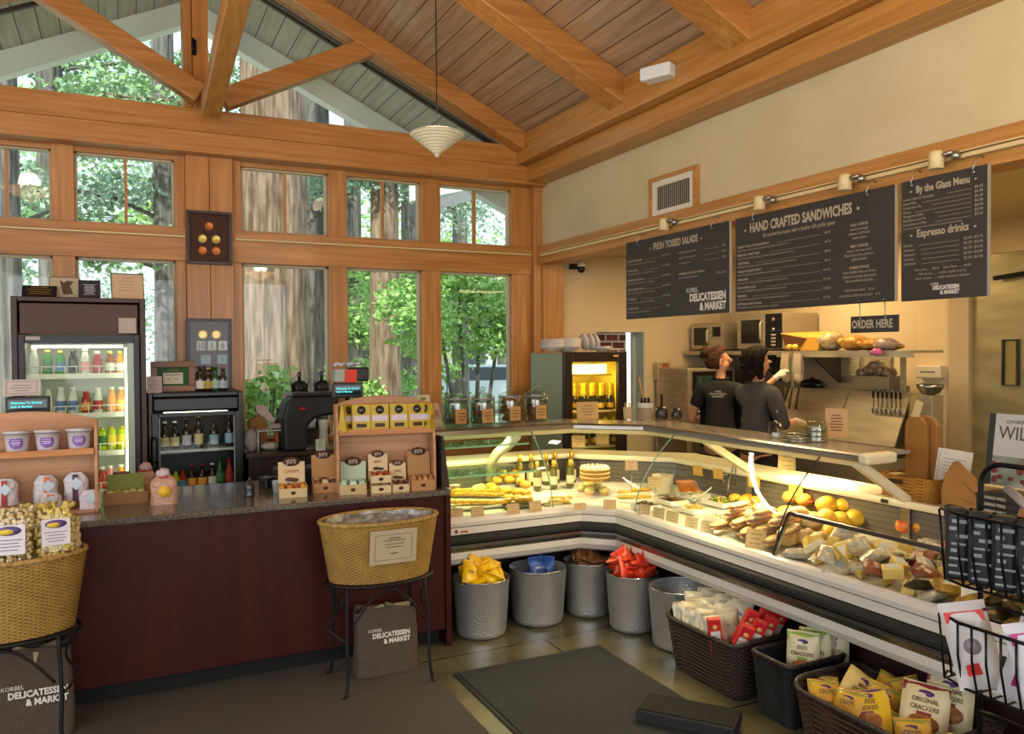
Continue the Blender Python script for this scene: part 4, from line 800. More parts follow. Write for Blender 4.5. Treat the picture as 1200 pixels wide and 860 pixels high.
header_box(on_rack(-.045, .0, .056), .115, .105, .042, .15, '#c9b184', '#cdb58a', 'upper stacked tray of red wrapped sweets marked JO\'S', rkz, 'MINT', (('#a5402a', '#b8552e', '#8c3a2a'), 3, 2))
header_box(on_rack(.068, -.005), .10, .10, .042, .15, '#c4ab7c', '#cdb58a', 'small tray of dark sweets right of the two stacked trays', rkz, 'DARK', (('#4f2a20', '#6b3a2c'), 3, 2))
header_box(on_rack(.195, -.0), .14, .11, .06, .21, '#a8794a', '#a87a4c', 'brown kraft tray of wrapped bars at the right foot of the reddish rack', rkz, None, (('#b98a60', '#a87850'), 4, 1))
# two trays on the counter left of the rack
p = at(342, 582, z=CT); header_box((p.x + .01, p.y + .03, CT), .15, .12, .05, .18, '#c4ab7c', '#c9b084', 'cream tray of gold wrapped sweets left of the reddish rack', rkz + .02, 'CANDY', (('#c98a2a', '#b5762a', '#8a4a2a'), 4, 2))
p = at(374, 578, z=CT); header_box((p.x + .045, p.y + .06, CT), .14, .12, .055, .20, '#a8794a', '#b0814e', 'brown tray of foil wrapped sweets right of the cream tray', rkz, None, (('#7a4f34', '#c9b08c', '#5b3a2a', '#d0c0a0'), 3, 2))
p = at(293, 582, z=CT); t = thing('desk_bell', (p.x, p.y + .02, CT), 'dark domed counter bell standing alone on the polished granite', 'bell')
MB().lathe([(.03, 0), (.03, .01), (.026, .02), (.03, .04), (.026, .07), (.012, .088), (0, .092)], 20).build('dome', mat('smoked_plastic', '#2b2a2c', .15), t); MB().lathe([(0, .092), (.006, .093), (.006, .1), (0, .101)], 10).build('button', CHROME, t)
p = at(322, 572, z=CT); t = thing('card_reader', (p.x + .0, p.y + .06, CT), 'black card reader with a white paper roll behind the sweets trays', 'card reader', rz=.3)
MB().prism([(-.07, 0), (.07, 0), (.07, .03), (-.02, .065), (-.07, .06)], -.05, .05, 'XZ').build('reader_body', BLACKP, t, bev=.006); MB().cbox(.02, -.005, .055, .06, .07, .01).build('keypad', cm('#55565c', .5), t)
p = at(333, 577, z=CT)
for i, (dx, lb) in enumerate(((0, 'left white paper cup beside the cream sweets tray'), (.055, 'right white paper cup beside the cream sweets tray'))):
    m_ = MB().lathe([(.02, 0), (.027, .065), (.029, .066), (.025, .063), (.018, .004)], 16); m_.build('paper_cup', cm('#c3c6c0', .6), label=lb, cat='cup', group='paper cups by the sweets trays', loc=(p.x - .035 + dx, p.y + .03, CT))
p = at(368, 560, z=CT + .05); t = thing('black_tray', (p.x - .03, 4.93, CT), 'shallow black box behind the sweets trays', 'box'); MB().box(-.17, .17, -.08, .08, 0, .09).build('box_body', BLACKP, t, bev=.01); MB().box(-.165, .165, -.075, .075, .09, .098).build('lid', cm('#3a3c40', .4), t)
# leaning dark board and card box beside the rack
t = thing('leaning_board', tuple(on_rack(hw + .015, .09)), 'dark board leaning against the right side of the reddish rack', 'board'); MB().prism([(0, 0), (.05, 0), (.012, .30), (0, .30)], -.10, .10, 'XZ').build('board', cm('#2b1d16', .5), t)
RL = Vector((-.44, 4.50, CT)); rl_top = at(38, 482, Y=4.66).z - CT; rl_s = at(60, 533, Y=4.5).z - CT + .012
lw = .64
rack(RL, lw, rl_top, .17, 'pale wooden rack with arched back at the left end of the counter holding tubs', 0, rl_s, .06)
def tub(px, lb, first=[None]):
    p = at(px, 520, Y=4.57)
    if first[0] is None:
        t = thing('marshmallow_tub', (p.x, 4.57, CT + rl_s + .001), lb, 'tub', 'purple labelled tubs on the left rack')
        MB().lathe([(.044, 0), (.047, .01), (.055, .092), (.051, .088), (.044, .012)], 24).build('tub_body', cm('#b9b2b4', .25), t); MB().lathe([(0, .095), (.06, .095), (.061, .104), (0, .108)], 24).build('lid', cm('#c4bdbd', .3), t)
        m_ = MB()
        def f(u, v, r=.0528):
            a = -math.pi / 2 + (u - .5) * 1.25; z = .055 + (v - .5) * .066; q = math.sqrt(max(0, 1 - (2 * u - 1) ** 2)); z = .053 + (v - .5) * .064 * q; return (r * math.cos(a), r * math.sin(a), z)
        m_.grid(f, 14, 4); m_.build('oval_label', cm('#76529c', .5), t)
        m_ = MB(); m_.box(-.02, .02, -.0555, -.0545, .05, .054).box(-.015, .015, -.0555, -.0545, .042, .045).box(-.018, .018, -.0555, -.0545, .062, .064); m_.build('label_print', cm('#d9cbe0', .5), t)
        first[0] = t
    else: dup(first[0], (p.x, 4.57, CT + rl_s + .001), label=lb)
tub(20, 'leftmost visible purple labelled tub on the left rack'); tub(56, 'middle purple labelled tub on the left rack'); tub(93, 'rightmost purple labelled tub on the left rack')
def sweet_bag(loc, w, h, d, film, ribbon, label, seed, tagcol='#b9c7cf', grp='bagged sweets on the left rack', knot=True, tilt=0, fillc='#d8cfcf'):
    rng = random.Random(seed); t = thing('sweets_bag', loc, label, 'bag', grp, rz=rng.uniform(-.2, .2))
    def f(u, v):
        a = u * 2 * math.pi; z = v * h; q = 1 if v < .78 else 1 - (v - .78) / .22 * .45
        q *= 1 + .035 * math.sin(a * 5 + v * 9 + seed) + .025 * math.sin(a * 9 - v * 14); e = .75
        return (w / 2 * q * math.copysign(abs(math.cos(a)) ** e, math.cos(a)), d / 2 * q * math.copysign(abs(math.sin(a)) ** e, math.sin(a)), z)
    m_ = MB().grid(f, 28, 12); m_.add([f(i / 28, 1) for i in range(28)], [tuple(range(28))], False); m_.add([f(i / 28, 0) for i in range(28)], [tuple(range(27, -1, -1))], False); m_.build('bag_body', cm(fillc, .35, noise=(70, film, 1, (1, 1, 1)), bump=.4), t)
    if ribbon: MB().box(-.012, .012, -d / 2 - .006, -d / 2 - .003, .0, h * .95).build('ribbon', cm(ribbon, .4), t)
    if tagcol: MB().tr((.005, -d / 2 - .009, h * .62), (0, R_(45), 0)).cbox(0, 0, 0, w * .42, .002, w * .42).build('square_tag', cm(tagcol, .6), t)
    return t
for px, w, h, lb, rb, sd in ((8, .10, .13, 'bag of pale sweets with a red ribbon at the left edge of the left rack', '#a0222a', 1), (54, .105, .135, 'bag of pale sweets with an orange ribbon in the middle of the left rack', '#d8741a', 2), (90, .11, .14, 'bag of pale sweets with a purple ribbon at the right of the left rack', '#4a2038', 3)):
    p = at(px, 590, Y=4.60); sweet_bag((p.x, 4.60, CT + .055), w, h, .07, '#bdb0b0', rb, lb, sd)
for px, lb, rb, sd in ((60, 'lower bag with an orange ribbon in front of the left rack back', '#d8741a', 4), (106, 'lower pale bag in the right corner of the left rack', None, 5)):
    p = at(px, 600, Y=4.535); sweet_bag((p.x, 4.535, CT + .0145), .095, .095, .045, '#bdb0b0', rb, lb, sd)
# green and gold box, gingerbread bags
p = at(150, 590, z=CT); t = thing('truffle_box', (p.x - .01, p.y + .05, CT), 'open green lidded brown box of wrapped truffles right of the left rack', 'box', rz=.04)
MB().box(-.105, .105, -.06, .05, 0, .003).box(-.105, .105, -.06, -.056, .003, .062).box(-.105, -.101, -.056, .05, .003, .062).box(.101, .105, -.056, .05, .003, .062).box(-.101, .101, .046, .05, .003, .062).build('box_body', cm('#8a6238', .7), t)
MB().tr((0, .052, .06), (-R_(10), 0, 0)).box(-.09, .09, 0, .004, 0, .085).build('lid', cm('#6f7a28', .6), t)
rng = random.Random(2)
for i in range(5):
    for j in range(2): MB().tr((-.075 + i * .037, -.03 + j * .045, .055), (rng.uniform(-.3, .3), rng.uniform(-.3, .3), rng.uniform(-.5, .5))).add(*pillow(.018, .02, .022)).build('wrapped_truffle', cm('#a8b04a' if (i + j) % 2 else '#c9c88a', .35), t)
for px, py, w, h, lb, sd, tg in ((198, 592, .13, .15, 'clear bag of gingerbread with a round yellow sticker and red tie', 11, None), (176, 580, .10, .13, 'clear bag of gingerbread with a frilled top behind the yellow stickered one', 12, None)):
    p = at(px, py, z=CT); t = sweet_bag((p.x - .02, p.y + (.06 if sd == 11 else .13), CT + .0), w, h, .075, '#a5806a', None, lb, sd, tg, 'gingerbread bags on the counter', fillc='#c99a7a')
    MB().blob((0, 0, h + .012), .034, .026, .026, 14, 8, .25, random.Random(sd)).build('frilled_top', cm('#c3aab0', .3), t); m_ = MB(); m_.tube([(.036 * math.cos(a), .026 * math.sin(a), h - .008) for a in [i * math.pi / 6 for i in range(12)]], .005, 6, closed=True); m_.build('tie', cm('#9a1f26', .4), t)
    if sd == 11: MB().tr((0.0, -.045, .07), (R_(90), 0, 0)).lathe([(0, 0), (.03, 0), (.03, .002), (0, .002)], 22).build('round_sticker', cm('#d8b02a', .5), t)
t = thing('red_box', (at(128, 565, z=CT).x + .07, 4.98, CT), 'small dark red box standing behind the gingerbread bags', 'box'); MB().box(-.045, .045, -.03, .03, 0, .13).build('box_body', cm('#5b1a20', .5), t, bev=.003); MB().box(-.045, .045, -.031, -.030, .05, .10).build('box_front', cm('#8a2a30', .5), t)
WV = weave('rush_weave', '#b08a3f', '#6f5220', u=90, v=44, bump=.6)
IRON = mat('dark_iron', '#161515', .55, .4)
def oval_basket(loc, w, d, h, label, taper=.86, rz=0):
    t = thing('oval_basket', loc, label, 'basket', rz=rz); m_ = MB(); N = 48; V = 10; vs = []; uv = []
    prof = [(taper + (1 - taper) * v / V, h * v / V) for v in range(V + 1)]
    for q, z in prof:
        for i in range(N + 1): a = 2 * math.pi * i / N; vs.append((w / 2 * q * math.cos(a), d / 2 * q * math.sin(a), z)); uv.append((i / N, z / h))
    k = len(vs)
    for q, z in prof:
        for i in range(N + 1): a = 2 * math.pi * i / N; vs.append(((w / 2 * q - .012) * math.cos(a), (d / 2 * q - .012) * math.sin(a), max(z, .012))); uv.append((i / N, z / h))
    fs = [(j * (N + 1) + i, j * (N + 1) + i + 1, (j + 1) * (N + 1) + i + 1, (j + 1) * (N + 1) + i) for j in range(V) for i in range(N)]
    fs += [tuple(x + k for x in f[::-1]) for f in fs]
    m_.add(vs, fs, True); m_.uv = uv; m_.build('woven_wall', WV, t)
    MB().add([(w / 2 * taper * math.cos(2 * math.pi * i / N), d / 2 * taper * math.sin(2 * math.pi * i / N), .006) for i in range(N)], [tuple(range(N))]).build('basket_bottom', cm('#7d5f2c', .8), t)
    m_ = MB().tube([((w / 2 - .004) * math.cos(2 * math.pi * i / N), (d / 2 - .004) * math.sin(2 * math.pi * i / N), h) for i in range(N)], .011, 8, closed=True); m_.build('rim', mat('rim_rush', '#b59250', .7, noise=(60, '#80632c', 1, (1, 1, 1))), t)
    return t
def stand(loc, w, d, h, label, spread=1.0):
    t = thing('iron_stand', loc, label, 'stand'); r = .0085; N = 40
    MB().tube([(w / 2 * math.cos(2 * math.pi * i / N), d / 2 * math.sin(2 * math.pi * i / N), h) for i in range(N)], r, 8, closed=True).build('top_ring', IRON, t)
    for sx_ in (-1, 1):
        for sy in (-1, 1):
            x, y = sx_ * w * .36, sy * d * .36; pts = []
            for i in range(13):
                v = i / 12; pts.append((x + sx_ * (.012 * math.sin(v * math.pi) + spread * .05 * max(0, v - .75) * 4 * (v - .5)), y * 1.0 + sy * .05 * v, h * (1 - v)))
            pts.append((pts[-1][0] + sx_ * .015, pts[-1][1] + sy * .01, .006)); pts = [(a_, b2, max(c_, .008)) for a_, b2, c_ in pts]
            MB().tube(pts, r, 8).build('leg', IRON, t)
    for sy in (-1, 1):
        y = sy * d * .37; pts = [(-w * .34 + w * .68 * i / 20, y + sy * .02, h * .62 + h * .33 * math.sin(math.pi * i / 20)) for i in range(21)]; MB().tube(pts, .006, 6).build('arched_brace', IRON, t)
    for sx_ in (-1, 1):
        pts = [(sx_ * (w * .5 - .10 * math.sin(math.pi * i / 14) * .6), -d * .12 + d * .2 * i / 14, h - .01 - h * .42 * i / 14) for i in range(15)]; MB().tube(pts + [(sx_ * w * .37, -d * .38, h * .48)], .006, 6).build('side_brace', IRON, t)
    return t
stand((1.185, 4.02, 0), .56, .34, .535, 'black iron stand under the empty lined oval basket')
BH = .30
oval_basket((1.185, 4.02, .545), .625, .375, BH, 'oval rush basket lined with clear plastic before the dark red counter', .84)
m_ = MB(); rng = random.Random(3)
def lin_(u, v):
    a = u * 2 * math.pi; q = .965 - .0 * v; z = .06 + .245 * v if v < 1 else .3; rr = 1 - .25 * (1 - v); return ((.625 / 2 - .02) * rr * math.cos(a) * (1 + .012 * math.sin(a * 17 + v * 11)), (.375 / 2 - .02) * rr * math.sin(a) * (1 + .02 * math.sin(a * 13 - v * 9)), z + .006 * math.sin(a * 9))
t = thing('plastic_liner', (1.185, 4.02, .545), 'crumpled clear plastic liner inside the oval basket', 'plastic liner')
m_.grid(lin_, 60, 10); m_.build('film', mat('crumpled_film', '#a9aaa4', .12, bump=.9, noise=(22, '#6b665c', 1, (1, 1, 1)), spec=1), t)
m_ = MB()
def top_(u, v):
    a = u * 2 * math.pi; r_ = v; return (.285 * r_ * math.cos(a), .16 * r_ * math.sin(a), .225 + .05 * r_ + .016 * math.sin(a * 5 + r_ * 20) * r_ + .012 * math.sin(r_ * 31 + a * 3))
m_.grid(top_, 60, 16); m_.build('crumpled_top', MATS['crumpled_film'], t)
sg = thing('basket_sign', (1.20, 4.02 - .1955, .545 + .105), 'tan framed sign hanging on the front of the lined oval basket', 'sign'); sg.rotation_euler = (R_(9), 0, 0)
MB().box(-.125, .115, 0, .004, 0, .175).build('sign_sleeve', cm('#b3a285', .3), sg)
m_ = MB(); y = -.001
for a_ in ((-.10, .09, .02, .022), (-.10, .09, .15, .152), (-.10, -.098, .02, .152), (.088, .09, .02, .152), (-.03, .03, .13, .136), (-.055, .055, .118, .123), (-.05, .05, .1, .104), (-.045, .045, .084, .088), (-.02, .02, .05, .056)): m_.box(a_[0], a_[1], y, y + .0005, a_[2], a_[3])
m_.build('sign_print', cm('#6f5638', .7), sg)
def deli_text(mb, cx, z, y, s_, rot=0, M0=None):
    M0 = M0 or Matrix.Identity(4)
    put_text(mb, 'KORBEL', s_ * .72, M0 @ Matrix.Translation((cx - s_ * 3.55, y, z + s_ * 1.06)) @ Matrix.Rotation(R_(90), 4, 'X'), xs=.95)
    put_text(mb, 'DELICATESSEN', s_ * 1.12, M0 @ Matrix.Translation((cx + s_ * 3.75, y, z)) @ Matrix.Rotation(R_(90), 4, 'X'), align='RIGHT', offset=s_ * .045, xs=.88)
    put_text(mb, '& MARKET', s_ * 1.12, M0 @ Matrix.Translation((cx + s_ * 3.75, y, z - s_ * 1.08)) @ Matrix.Rotation(R_(90), 4, 'X'), align='RIGHT', offset=s_ * .045, xs=.88)
def tote(loc, w, d, h, label, rz=0, sheets=3, seed=1, ts=.033, tcx=0, tz=.19):
    t = thing('tote_bag', loc, label, 'bag', rz=rz); m_ = MB(); rng = random.Random(seed)
    def sq(a, e=.35): return math.copysign(abs(math.cos(a)) ** e, math.cos(a)), math.copysign(abs(math.sin(a)) ** e, math.sin(a))
    def f(u, v, ins=0):
        a = u * 2 * math.pi + math.pi / 4; c_, s_ = sq(a); q = 1 + .02 * math.sin(a * 3 + v * 5) - .03 * v; z = .003 + (h - .003) * v + (.012 * math.sin(a * 3 + 1) * v)
        return ((w / 2 * q - ins) * c_, (d / 2 * q * (1 - .25 * v) - ins) * s_, z)
    m_.grid(f, 48, 10); m_.grid(lambda u, v: f(u, 1 - v, .004), 48, 10); m_.add([f(i / 48, 0) for i in range(48)], [tuple(range(48))])
    m_.build('bag_body', mat('brown_canvas', '#54463a', .9, noise=(120, '#463a30', 1, (1, 1, 1)), bump=.3), t)
    m_ = MB(); deli_text(m_, tcx, tz, 0, ts); m_.v = [(x_, -d / 2 * (1 - .25 * min(1, z_ / h)) * (1.02) - .0035, z_) for x_, y_, z_ in m_.v]; m_.build('bag_lettering', cm('#d6d0c4', .7), t)
    for i in range(sheets):
        x = -w * .28 + i * w * .56 / max(1, sheets - 1); p_ = MB().tr((x, rng.uniform(-.02, .02), h * .78), (rng.uniform(-.25, .25), rng.uniform(-.35, .35), rng.uniform(-.5, .5))); p_.cbox(0, 0, h * .10, w * .28, .02, h * .26); p_.build('folded_paper', cm(('#8d7a5a', '#a89674', '#6f614c')[i % 3], .8), t, bev=.004)
    return t
tote((1.235, 4.10, .009), .335, .14, .345, 'brown canvas deli tote bag with white lettering standing under the iron stand', .0, 4, 5, .031, -.0, .20)
# popcorn basket
stand((-.475, 4.02, 0), .58, .34, .50, 'black iron stand under the popcorn basket at the left edge')
oval_basket((-.475, 4.02, .51), .64, .38, .33, 'oval rush basket full of popcorn bags at the left edge', .84)
tote((-.42, 4.10, .009), .40, .14, .40, 'brown canvas deli tote bag half outside the frame under the popcorn basket', .0, 3, 9, .035, .05, .20)
POP = mat('popcorn', '#efe0b4', .6, noise=(55, '#c9a868', 1, (1, 1, 1)), bump=1.0); POPY = mat('yellow_popcorn', '#f0dc86', .6, noise=(55, '#cdb048', 1, (1, 1, 1)), bump=1.0)
def popcorn(loc, w, h, d, m, label, rz=0, seed=1, tag_=True, lean=0):
    t = thing('popcorn_bag', loc, label, 'bag', 'popcorn bags in the left basket'); t.rotation_euler = (lean, 0, rz); rng = random.Random(seed); m_ = MB()
    for i in range(330):
        u, v = rng.uniform(-1, 1), rng.uniform(0, 1); s_ = rng.choice((-1, -1, 1)); th = d / 2 * math.sqrt(max(0, 1 - u ** 4)) * (1 - .5 * max(0, v - .75) * 4)
        m_.blob((u * w / 2 * .95, s_ * th * rng.uniform(.7, 1), v * h * .88 + .01), *(rng.uniform(.007, .012) for _ in range(3)), 6, 4, .25, rng)
    m_.build('popcorn', m, t, kind='stuff')
    def f(u, v):
        a = u * 2 * math.pi; q = (1 - .8 * max(0, v - .8) * 5) ; return ((w / 2 + .008) * math.copysign(abs(math.cos(a)) ** .7, math.cos(a)) * (1 + .02 * math.sin(v * 20 + a * 3)), (d / 2 * max(.05, q) + .008) * math.copysign(abs(math.sin(a)) ** .7, math.sin(a)), v * h + .01 * math.sin(a * 3) * (v > .99))
    MB().grid(f, 32, 12).build('bag_film', PLASTIC, t)
    if tag_:
        MB().box(-w * .36, w * .36, -d / 2 - .014, -d / 2 - .012, h * .34, h * .34 + w * .75).build('bag_label', cm('#cfc6c9', .5), t)
        z_ = h * .34 + w * .6; k_ = MB().tr((0, -d / 2 - .0145, z_), (R_(90), 0, 0), (1, .42, 1)); k_.lathe([(0, 0), (w * .28, 0), (w * .28, .001), (0, .001)], 22); k_.build('label_oval', cm('#5b4a80', .5), t)
        k_ = MB().tr((-.01, -.002 - d / 2 - .0145, z_ - .004), (R_(90), 0, 0), (1, .42, 1)); k_.lathe([(0, 0), (w * .17, 0), (w * .17, .001), (0, .001)], 18); k_.build('label_corn', cm('#d8b53a', .5), t)
        k_ = MB()
        for i, ww in enumerate((.3, .22, .26, .2)): k_.box(-w * ww, w * ww, -d / 2 - .015, -d / 2 - .0145, h * .34 + w * .36 - i * w * .085, h * .34 + w * .38 - i * w * .085)
        k_.build('label_print', cm('#5d5866', .6), t)
    return t
bz = .51
popcorn((-.435, 3.955, bz + .24), .165, .33, .09, POP, 'caramel popcorn bag with a white label at the front of the left basket', -.08, 1, lean=-.06)
popcorn((-.275, 3.985, bz + .26), .15, .31, .08, POPY, 'yellow popcorn bag with a white label at the right of the left basket', .14, 2, lean=-.10)
popcorn((-.35, 4.09, bz + .24), .15, .32, .09, POPY, 'plain yellow popcorn bag sticking up behind the labelled ones', .1, 3, False)
popcorn((-.60, 3.98, bz + .24), .14, .32, .08, POPY, 'popcorn bag at the very left edge of the picture', -.1, 4)
popcorn((-.54, 4.09, bz + .23), .14, .32, .08, POP, 'plain popcorn bag behind the leftmost labelled one', -.2, 6, False)
popcorn((-.225, 4.055, bz + .20), .08, .28, .06, POP, 'narrow caramel popcorn bag at the right end of the left basket', .5, 5, False)
XL, XR, YL, YE = 1.705, 2.80, 4.42, 1.15
def path(d, x0=XL, y1=YE): return [(x0, YL + d), (2.64 + .414 * d, YL + d), (XR + d, 4.26 + .414 * d), (XR + d, y1)]
def sweep(prof, x0=XL, y1=YE, closed=True, sm=False, caps=True, mb=None):
    mb = mb or MB(); n = len(prof); vs = []
    for st in range(4):
        for d, z in prof: x, y = path(d, x0, y1)[st]; vs.append((x, y, z))
    fs = []
    for st in range(3):
        for i in range(n if closed else n - 1):
            j = (i + 1) % n; fs.append((st * n + i, st * n + j, (st + 1) * n + j, (st + 1) * n + i))
    if caps and closed: fs.append(tuple(range(n))); fs.append(tuple(3 * n + i for i in range(n - 1, -1, -1)))
    return mb.add(vs, fs, sm)
enam = mat('case_white_enamel', '#cfc9bd', .3, coat=.2); alu = mat('case_aluminium', '#a9a59b', .28, 1, noise=(3, '#8f8b80', 1, (1, 1, 20))); creamp = mat('case_cream_enamel', '#d9cda9', .35)
dkst = mat('case_dark_interior', '#5a5348', .4); deckm = mat('case_deck', '#cdc8b9', .35)
t = dc = thing('display_case', (0, 0, 0), 'long L shaped white deli display case with curved glass filled with food', 'display case')
sweep([(.045, .70), (.03, .712), (.012, .712), (0, .70), (-.008, .678), (-.004, .655), (.0, .652), (.045, .652)], sm=False).build('ledge', enam, t, bev=.003)
sweep([(.002, .648), (.002, .606), (.05, .606), (.05, .648)]).build('trim_band', enam, t)
sweep([(-.012, .602), (-.028, .596), (-.032, .578), (-.028, .558), (-.012, .552), (.04, .552), (.04, .602)], sm=False).build('rubber_bumper', rub, t)
sweep([(-.004, .549), (-.012, .545), (-.012, .53), (0, .52), (.004, .50), (.04, .50), (.04, .549)]).build('steel_band', CHROME, t)
sweep([(.004, .498), (.006, .46), (.03, .425), (.06, .41), (.09, .41), (.09, .498)]).build('lower_panel', enam, t)
mar = mat('dark_maroon_panel', '#2c1210', .5)
sweep([(.30, 0), (.30, .409), (.34, .409), (.34, 0)]).build('kick_panel', mar, t)
sweep([(.09, .412), (.30, .412), (.30, .43), (.09, .43)]).build('underside', dkst, t)
sweep([(.046, .66), (.046, .695), (.12, .70), (.70, .755), (.70, .72), (.12, .66)]).build('deck', deckm, t)
sweep([(.69, .74), (.70, .92), (.72, .92), (.72, .74)]).build('interior_back', grooves(mat('case_back_grid', '#5d564a', .4), 2, .03, .003, '#2d2a25', axis2=0, step2=.05), t)
sweep([(.66, .915), (.655, .93), (.66, .952), (.93, .952), (.93, .92), (.70, .915)], x0=XL).build('rear_ledge', creamp, t, bev=.003)
sweep([(.92, 0), (.92, .918), (.94, .918), (.94, 0)]).build('rear_panel', dkst, t)
MB().box(XL - .005, XL + .012, YL + .05, YL + .92, 0, .70).build('end_panel', enam, t)
YT_ = 2.66
sweep([(.30, 1.172), (.305, 1.198), (.325, 1.206), (.37, 1.206), (.37, 1.17), (.31, 1.165)], y1=YT_).build('top_nose', alu, t, bev=.003)
sweep([(.371, 1.205), (.66, 1.205), (.66, 1.188), (.371, 1.188)], y1=YT_).build('top_shelf', mat('case_top_laminate', '#8f8573', .25, coat=.3), t)
sweep([(.315, 1.166), (.37, 1.169), (.37, 1.135), (.34, 1.14)], y1=YT_).build('lamp_channel', creamp, t)
tube_m = mat('case_lamp', '#fff0c0', .5, emit=5)
MB().tube([(XL + .02, YL + .395, 1.148), (2.50, YL + .395, 1.148)], .011, 10).build('lamp_tube', tube_m, t)
MB().tube([(XR + .395, 4.02, 1.148), (XR + .395, 3.35, 1.148)], .011, 10).build('lamp_tube', tube_m, t)
for (a, b_, sx_, look) in (((2.15, YL + .42, 1.13), (2.15, YL + .40, .7), .9, 0), ((XR + .42, 3.35, 1.13), (XR + .40, 3.35, .7), 1.3, 1)):
    l = area('case_lamp_light', a, b_, .9 if not look else .035, .035 if not look else 1.3, 19 if not look else 28, (1, .80, .42))
area('case_lamp_light', (2.95, 4.62, 1.13), (2.85, 4.55, .7), .3, .03, 5, (1, .80, .45))
# end cap of the top, supports
MB().box(XR + .295, XR + .50, YT_ - .06, YT_ + .002, 1.160, 1.212).build('top_end_cap', creamp, t, bev=.015)
for nm, y in (('inner', 3.80), ('end', 2.70)):
    MB().bar((XR + .335, y, 1.16), (XR + .70, y, .945), .04, .045, up=(0, 0, 1)).build('support_arm', creamp, t, bev=.006)
    MB().box(XR + .675, XR + .715, y - .025, y + .025, .756, .915).build('support_post', alu, t, bev=.003)
m_ = MB().tube([(2.36, YL + .35, 1.15), (2.33, YL + .42, 1.08), (2.30, YL + .55, 1.0), (2.30, YL + .64, .93), (2.30, YL + .66, .80)], .035, 10); m_.build('support_arm', creamp, t)
MB().box(XL + .0, XL + .03, YL + .33, YL + .70, .95, 1.165).build('end_support', creamp, t)
# curved front glass: profile from ledge to nose
def glass_d(z): q = (z - .70) / .47; return .02 + .30 * (q ** 1.9)
def gl(p0, p1, nm, mb_edge=True):
    """p(d) -> xy for the two vertical edges"""
    m_ = MB(); n_ = 12
    vs = []
    for e in (0, .006):
        for i in range(n_ + 1):
            z = .70 + .47 * i / n_; d = glass_d(z) + e
            for p in (p0, p1): vs.append((*p(d), z))
    k_ = 2 * (n_ + 1)
    fs = [(2 * i, 2 * i + 1, 2 * i + 3, 2 * i + 2) for i in range(n_)] + [(k_ + 2 * i + 2, k_ + 2 * i + 3, k_ + 2 * i + 1, k_ + 2 * i) for i in range(n_)]
    m_.add(vs, fs, True); return m_.build(nm, CASEGLASS, dc)
gl(lambda d: (XL, YL + d), lambda d: (2.44, YL + d), 'front_glass'); gl(lambda d: (2.445, YL + d), lambda d: (2.64 + .414 * d, YL + d), 'front_glass')
gl(lambda d: (2.64 + .414 * d, YL + d), lambda d: (XR + d, 4.26 + .414 * d), 'front_glass'); gl(lambda d: (XR + d, 4.26 + .414 * d), lambda d: (XR + d, 4.075), 'front_glass')
gl(lambda d: (XR + d, 4.07), lambda d: (XR + d, 2.905), 'front_glass')
seam = mat('glass_edge', '#6f8f7a', .15)
for fx in (lambda d: (2.4425, YL + d), lambda d: (XR + d, 4.0725), lambda d: (XR + d, 2.90)):
    MB().tube([(*fx(glass_d(.70 + .47 * i / 14) - .002), .70 + .47 * i / 14) for i in range(15)], .004, 6).build('glass_seam', seam if fx(0)[1] > 3 else rub, dc)
for z, d0, d1 in ((1.085, .22, .52), (.915, .12, .55)):
    MB().box(XL + .02, 2.42, YL + d0 + .08, YL + d1 + .1, z, z + .008).build('glass_shelf', GREENGLASS, dc)
    MB().box(XL + .02, 2.42, YL + d0 + .077, YL + d0 + .0805, z - .001, z + .009).build('glass_shelf_edge', mat('green_glass_edge', '#8fc4a0', .1), dc)
# low guard glass of the open end
g0, g1 = .712, .93
m_ = MB(); m_.add([(XR + .01, 2.90, g0), (XR + .01, 1.2, g0), (XR + .01, 1.2, g1), (XR + .01, 2.80, g1)], [(0, 1, 2, 3)]); m_.build('low_glass', CASEGLASS, dc)
fr = MB().bar((XR + .01, 2.90, g0), (XR + .01, 2.80, g1), .016, .016, up=(1, 0, 0)).bar((XR + .01, 2.80, g1), (XR + .01, 1.2, g1), .016, .018, up=(0, 0, 1)); fr.build('low_glass_frame', CHROME, dc)
m_ = MB(); put_text(m_, 'arneg', .022, frame_mx((1.80, YL - .0025 + .002, .618), (1, 0, 0), (0, 0, 1)), offset=.001); m_.build('maker_name', cm('#a03a3a', .5), dc)
MB().cbox(1.775, YL + .001, .626, .016, .003, .02).build('maker_logo', cm('#7a2a2a', .5), dc)
DZ = lambda d: .70 + (.055 * max(0, d - .12) / .58)
def deck_z(x, y):
    d = max(min(y - YL if x < 2.7 else 9, 9), 0) if x < 2.7 and y > YL - .1 else x - XR
    if x >= 2.7 and y > 4.3: d = min(x - XR, y - YL) if x < XR + .4 else y - YL
    return DZ(max(.05, min(.7, d)))
def on_deck(px, py, lift=0):
    z = .73
    for _ in range(3): p = at(px, py, z=z + lift); z = deck_z(p.x, p.y)
    return Vector((p.x, p.y, z + .002))
def tagcard(px, py, w, h, label, lift=0, rz=None, tilt=12, text=None, z=None, col='#c4a671', stick=0):
    p = on_deck(px, py, lift) if z is None else at(px, py, z=z)
    t = card('price_card', (p.x, p.y, p.z + lift), w, h, label, 'price card', 'price cards in the display case', rz if rz is not None else (0 if p.x < 2.55 else R_(-60) if p.y < 4.1 else R_(-30)), R_(tilt), col, .002, 3, True, '#6a5030', text, .011)
    if stick: MB().tube([(0, 0, .002), (0, .0, -stick)], .002, 5).build('stick', CHROME, t)
    return t
BREAD = mat('golden_bread', '#e3b238', .55, noise=(16, '#c4882a', 1, (1, 1, 1)), bump=.3); PALEB = mat('pale_bread', '#d5ba84', .6, noise=(18, '#b08e55', 1, (1, 1, 1)), bump=.3)
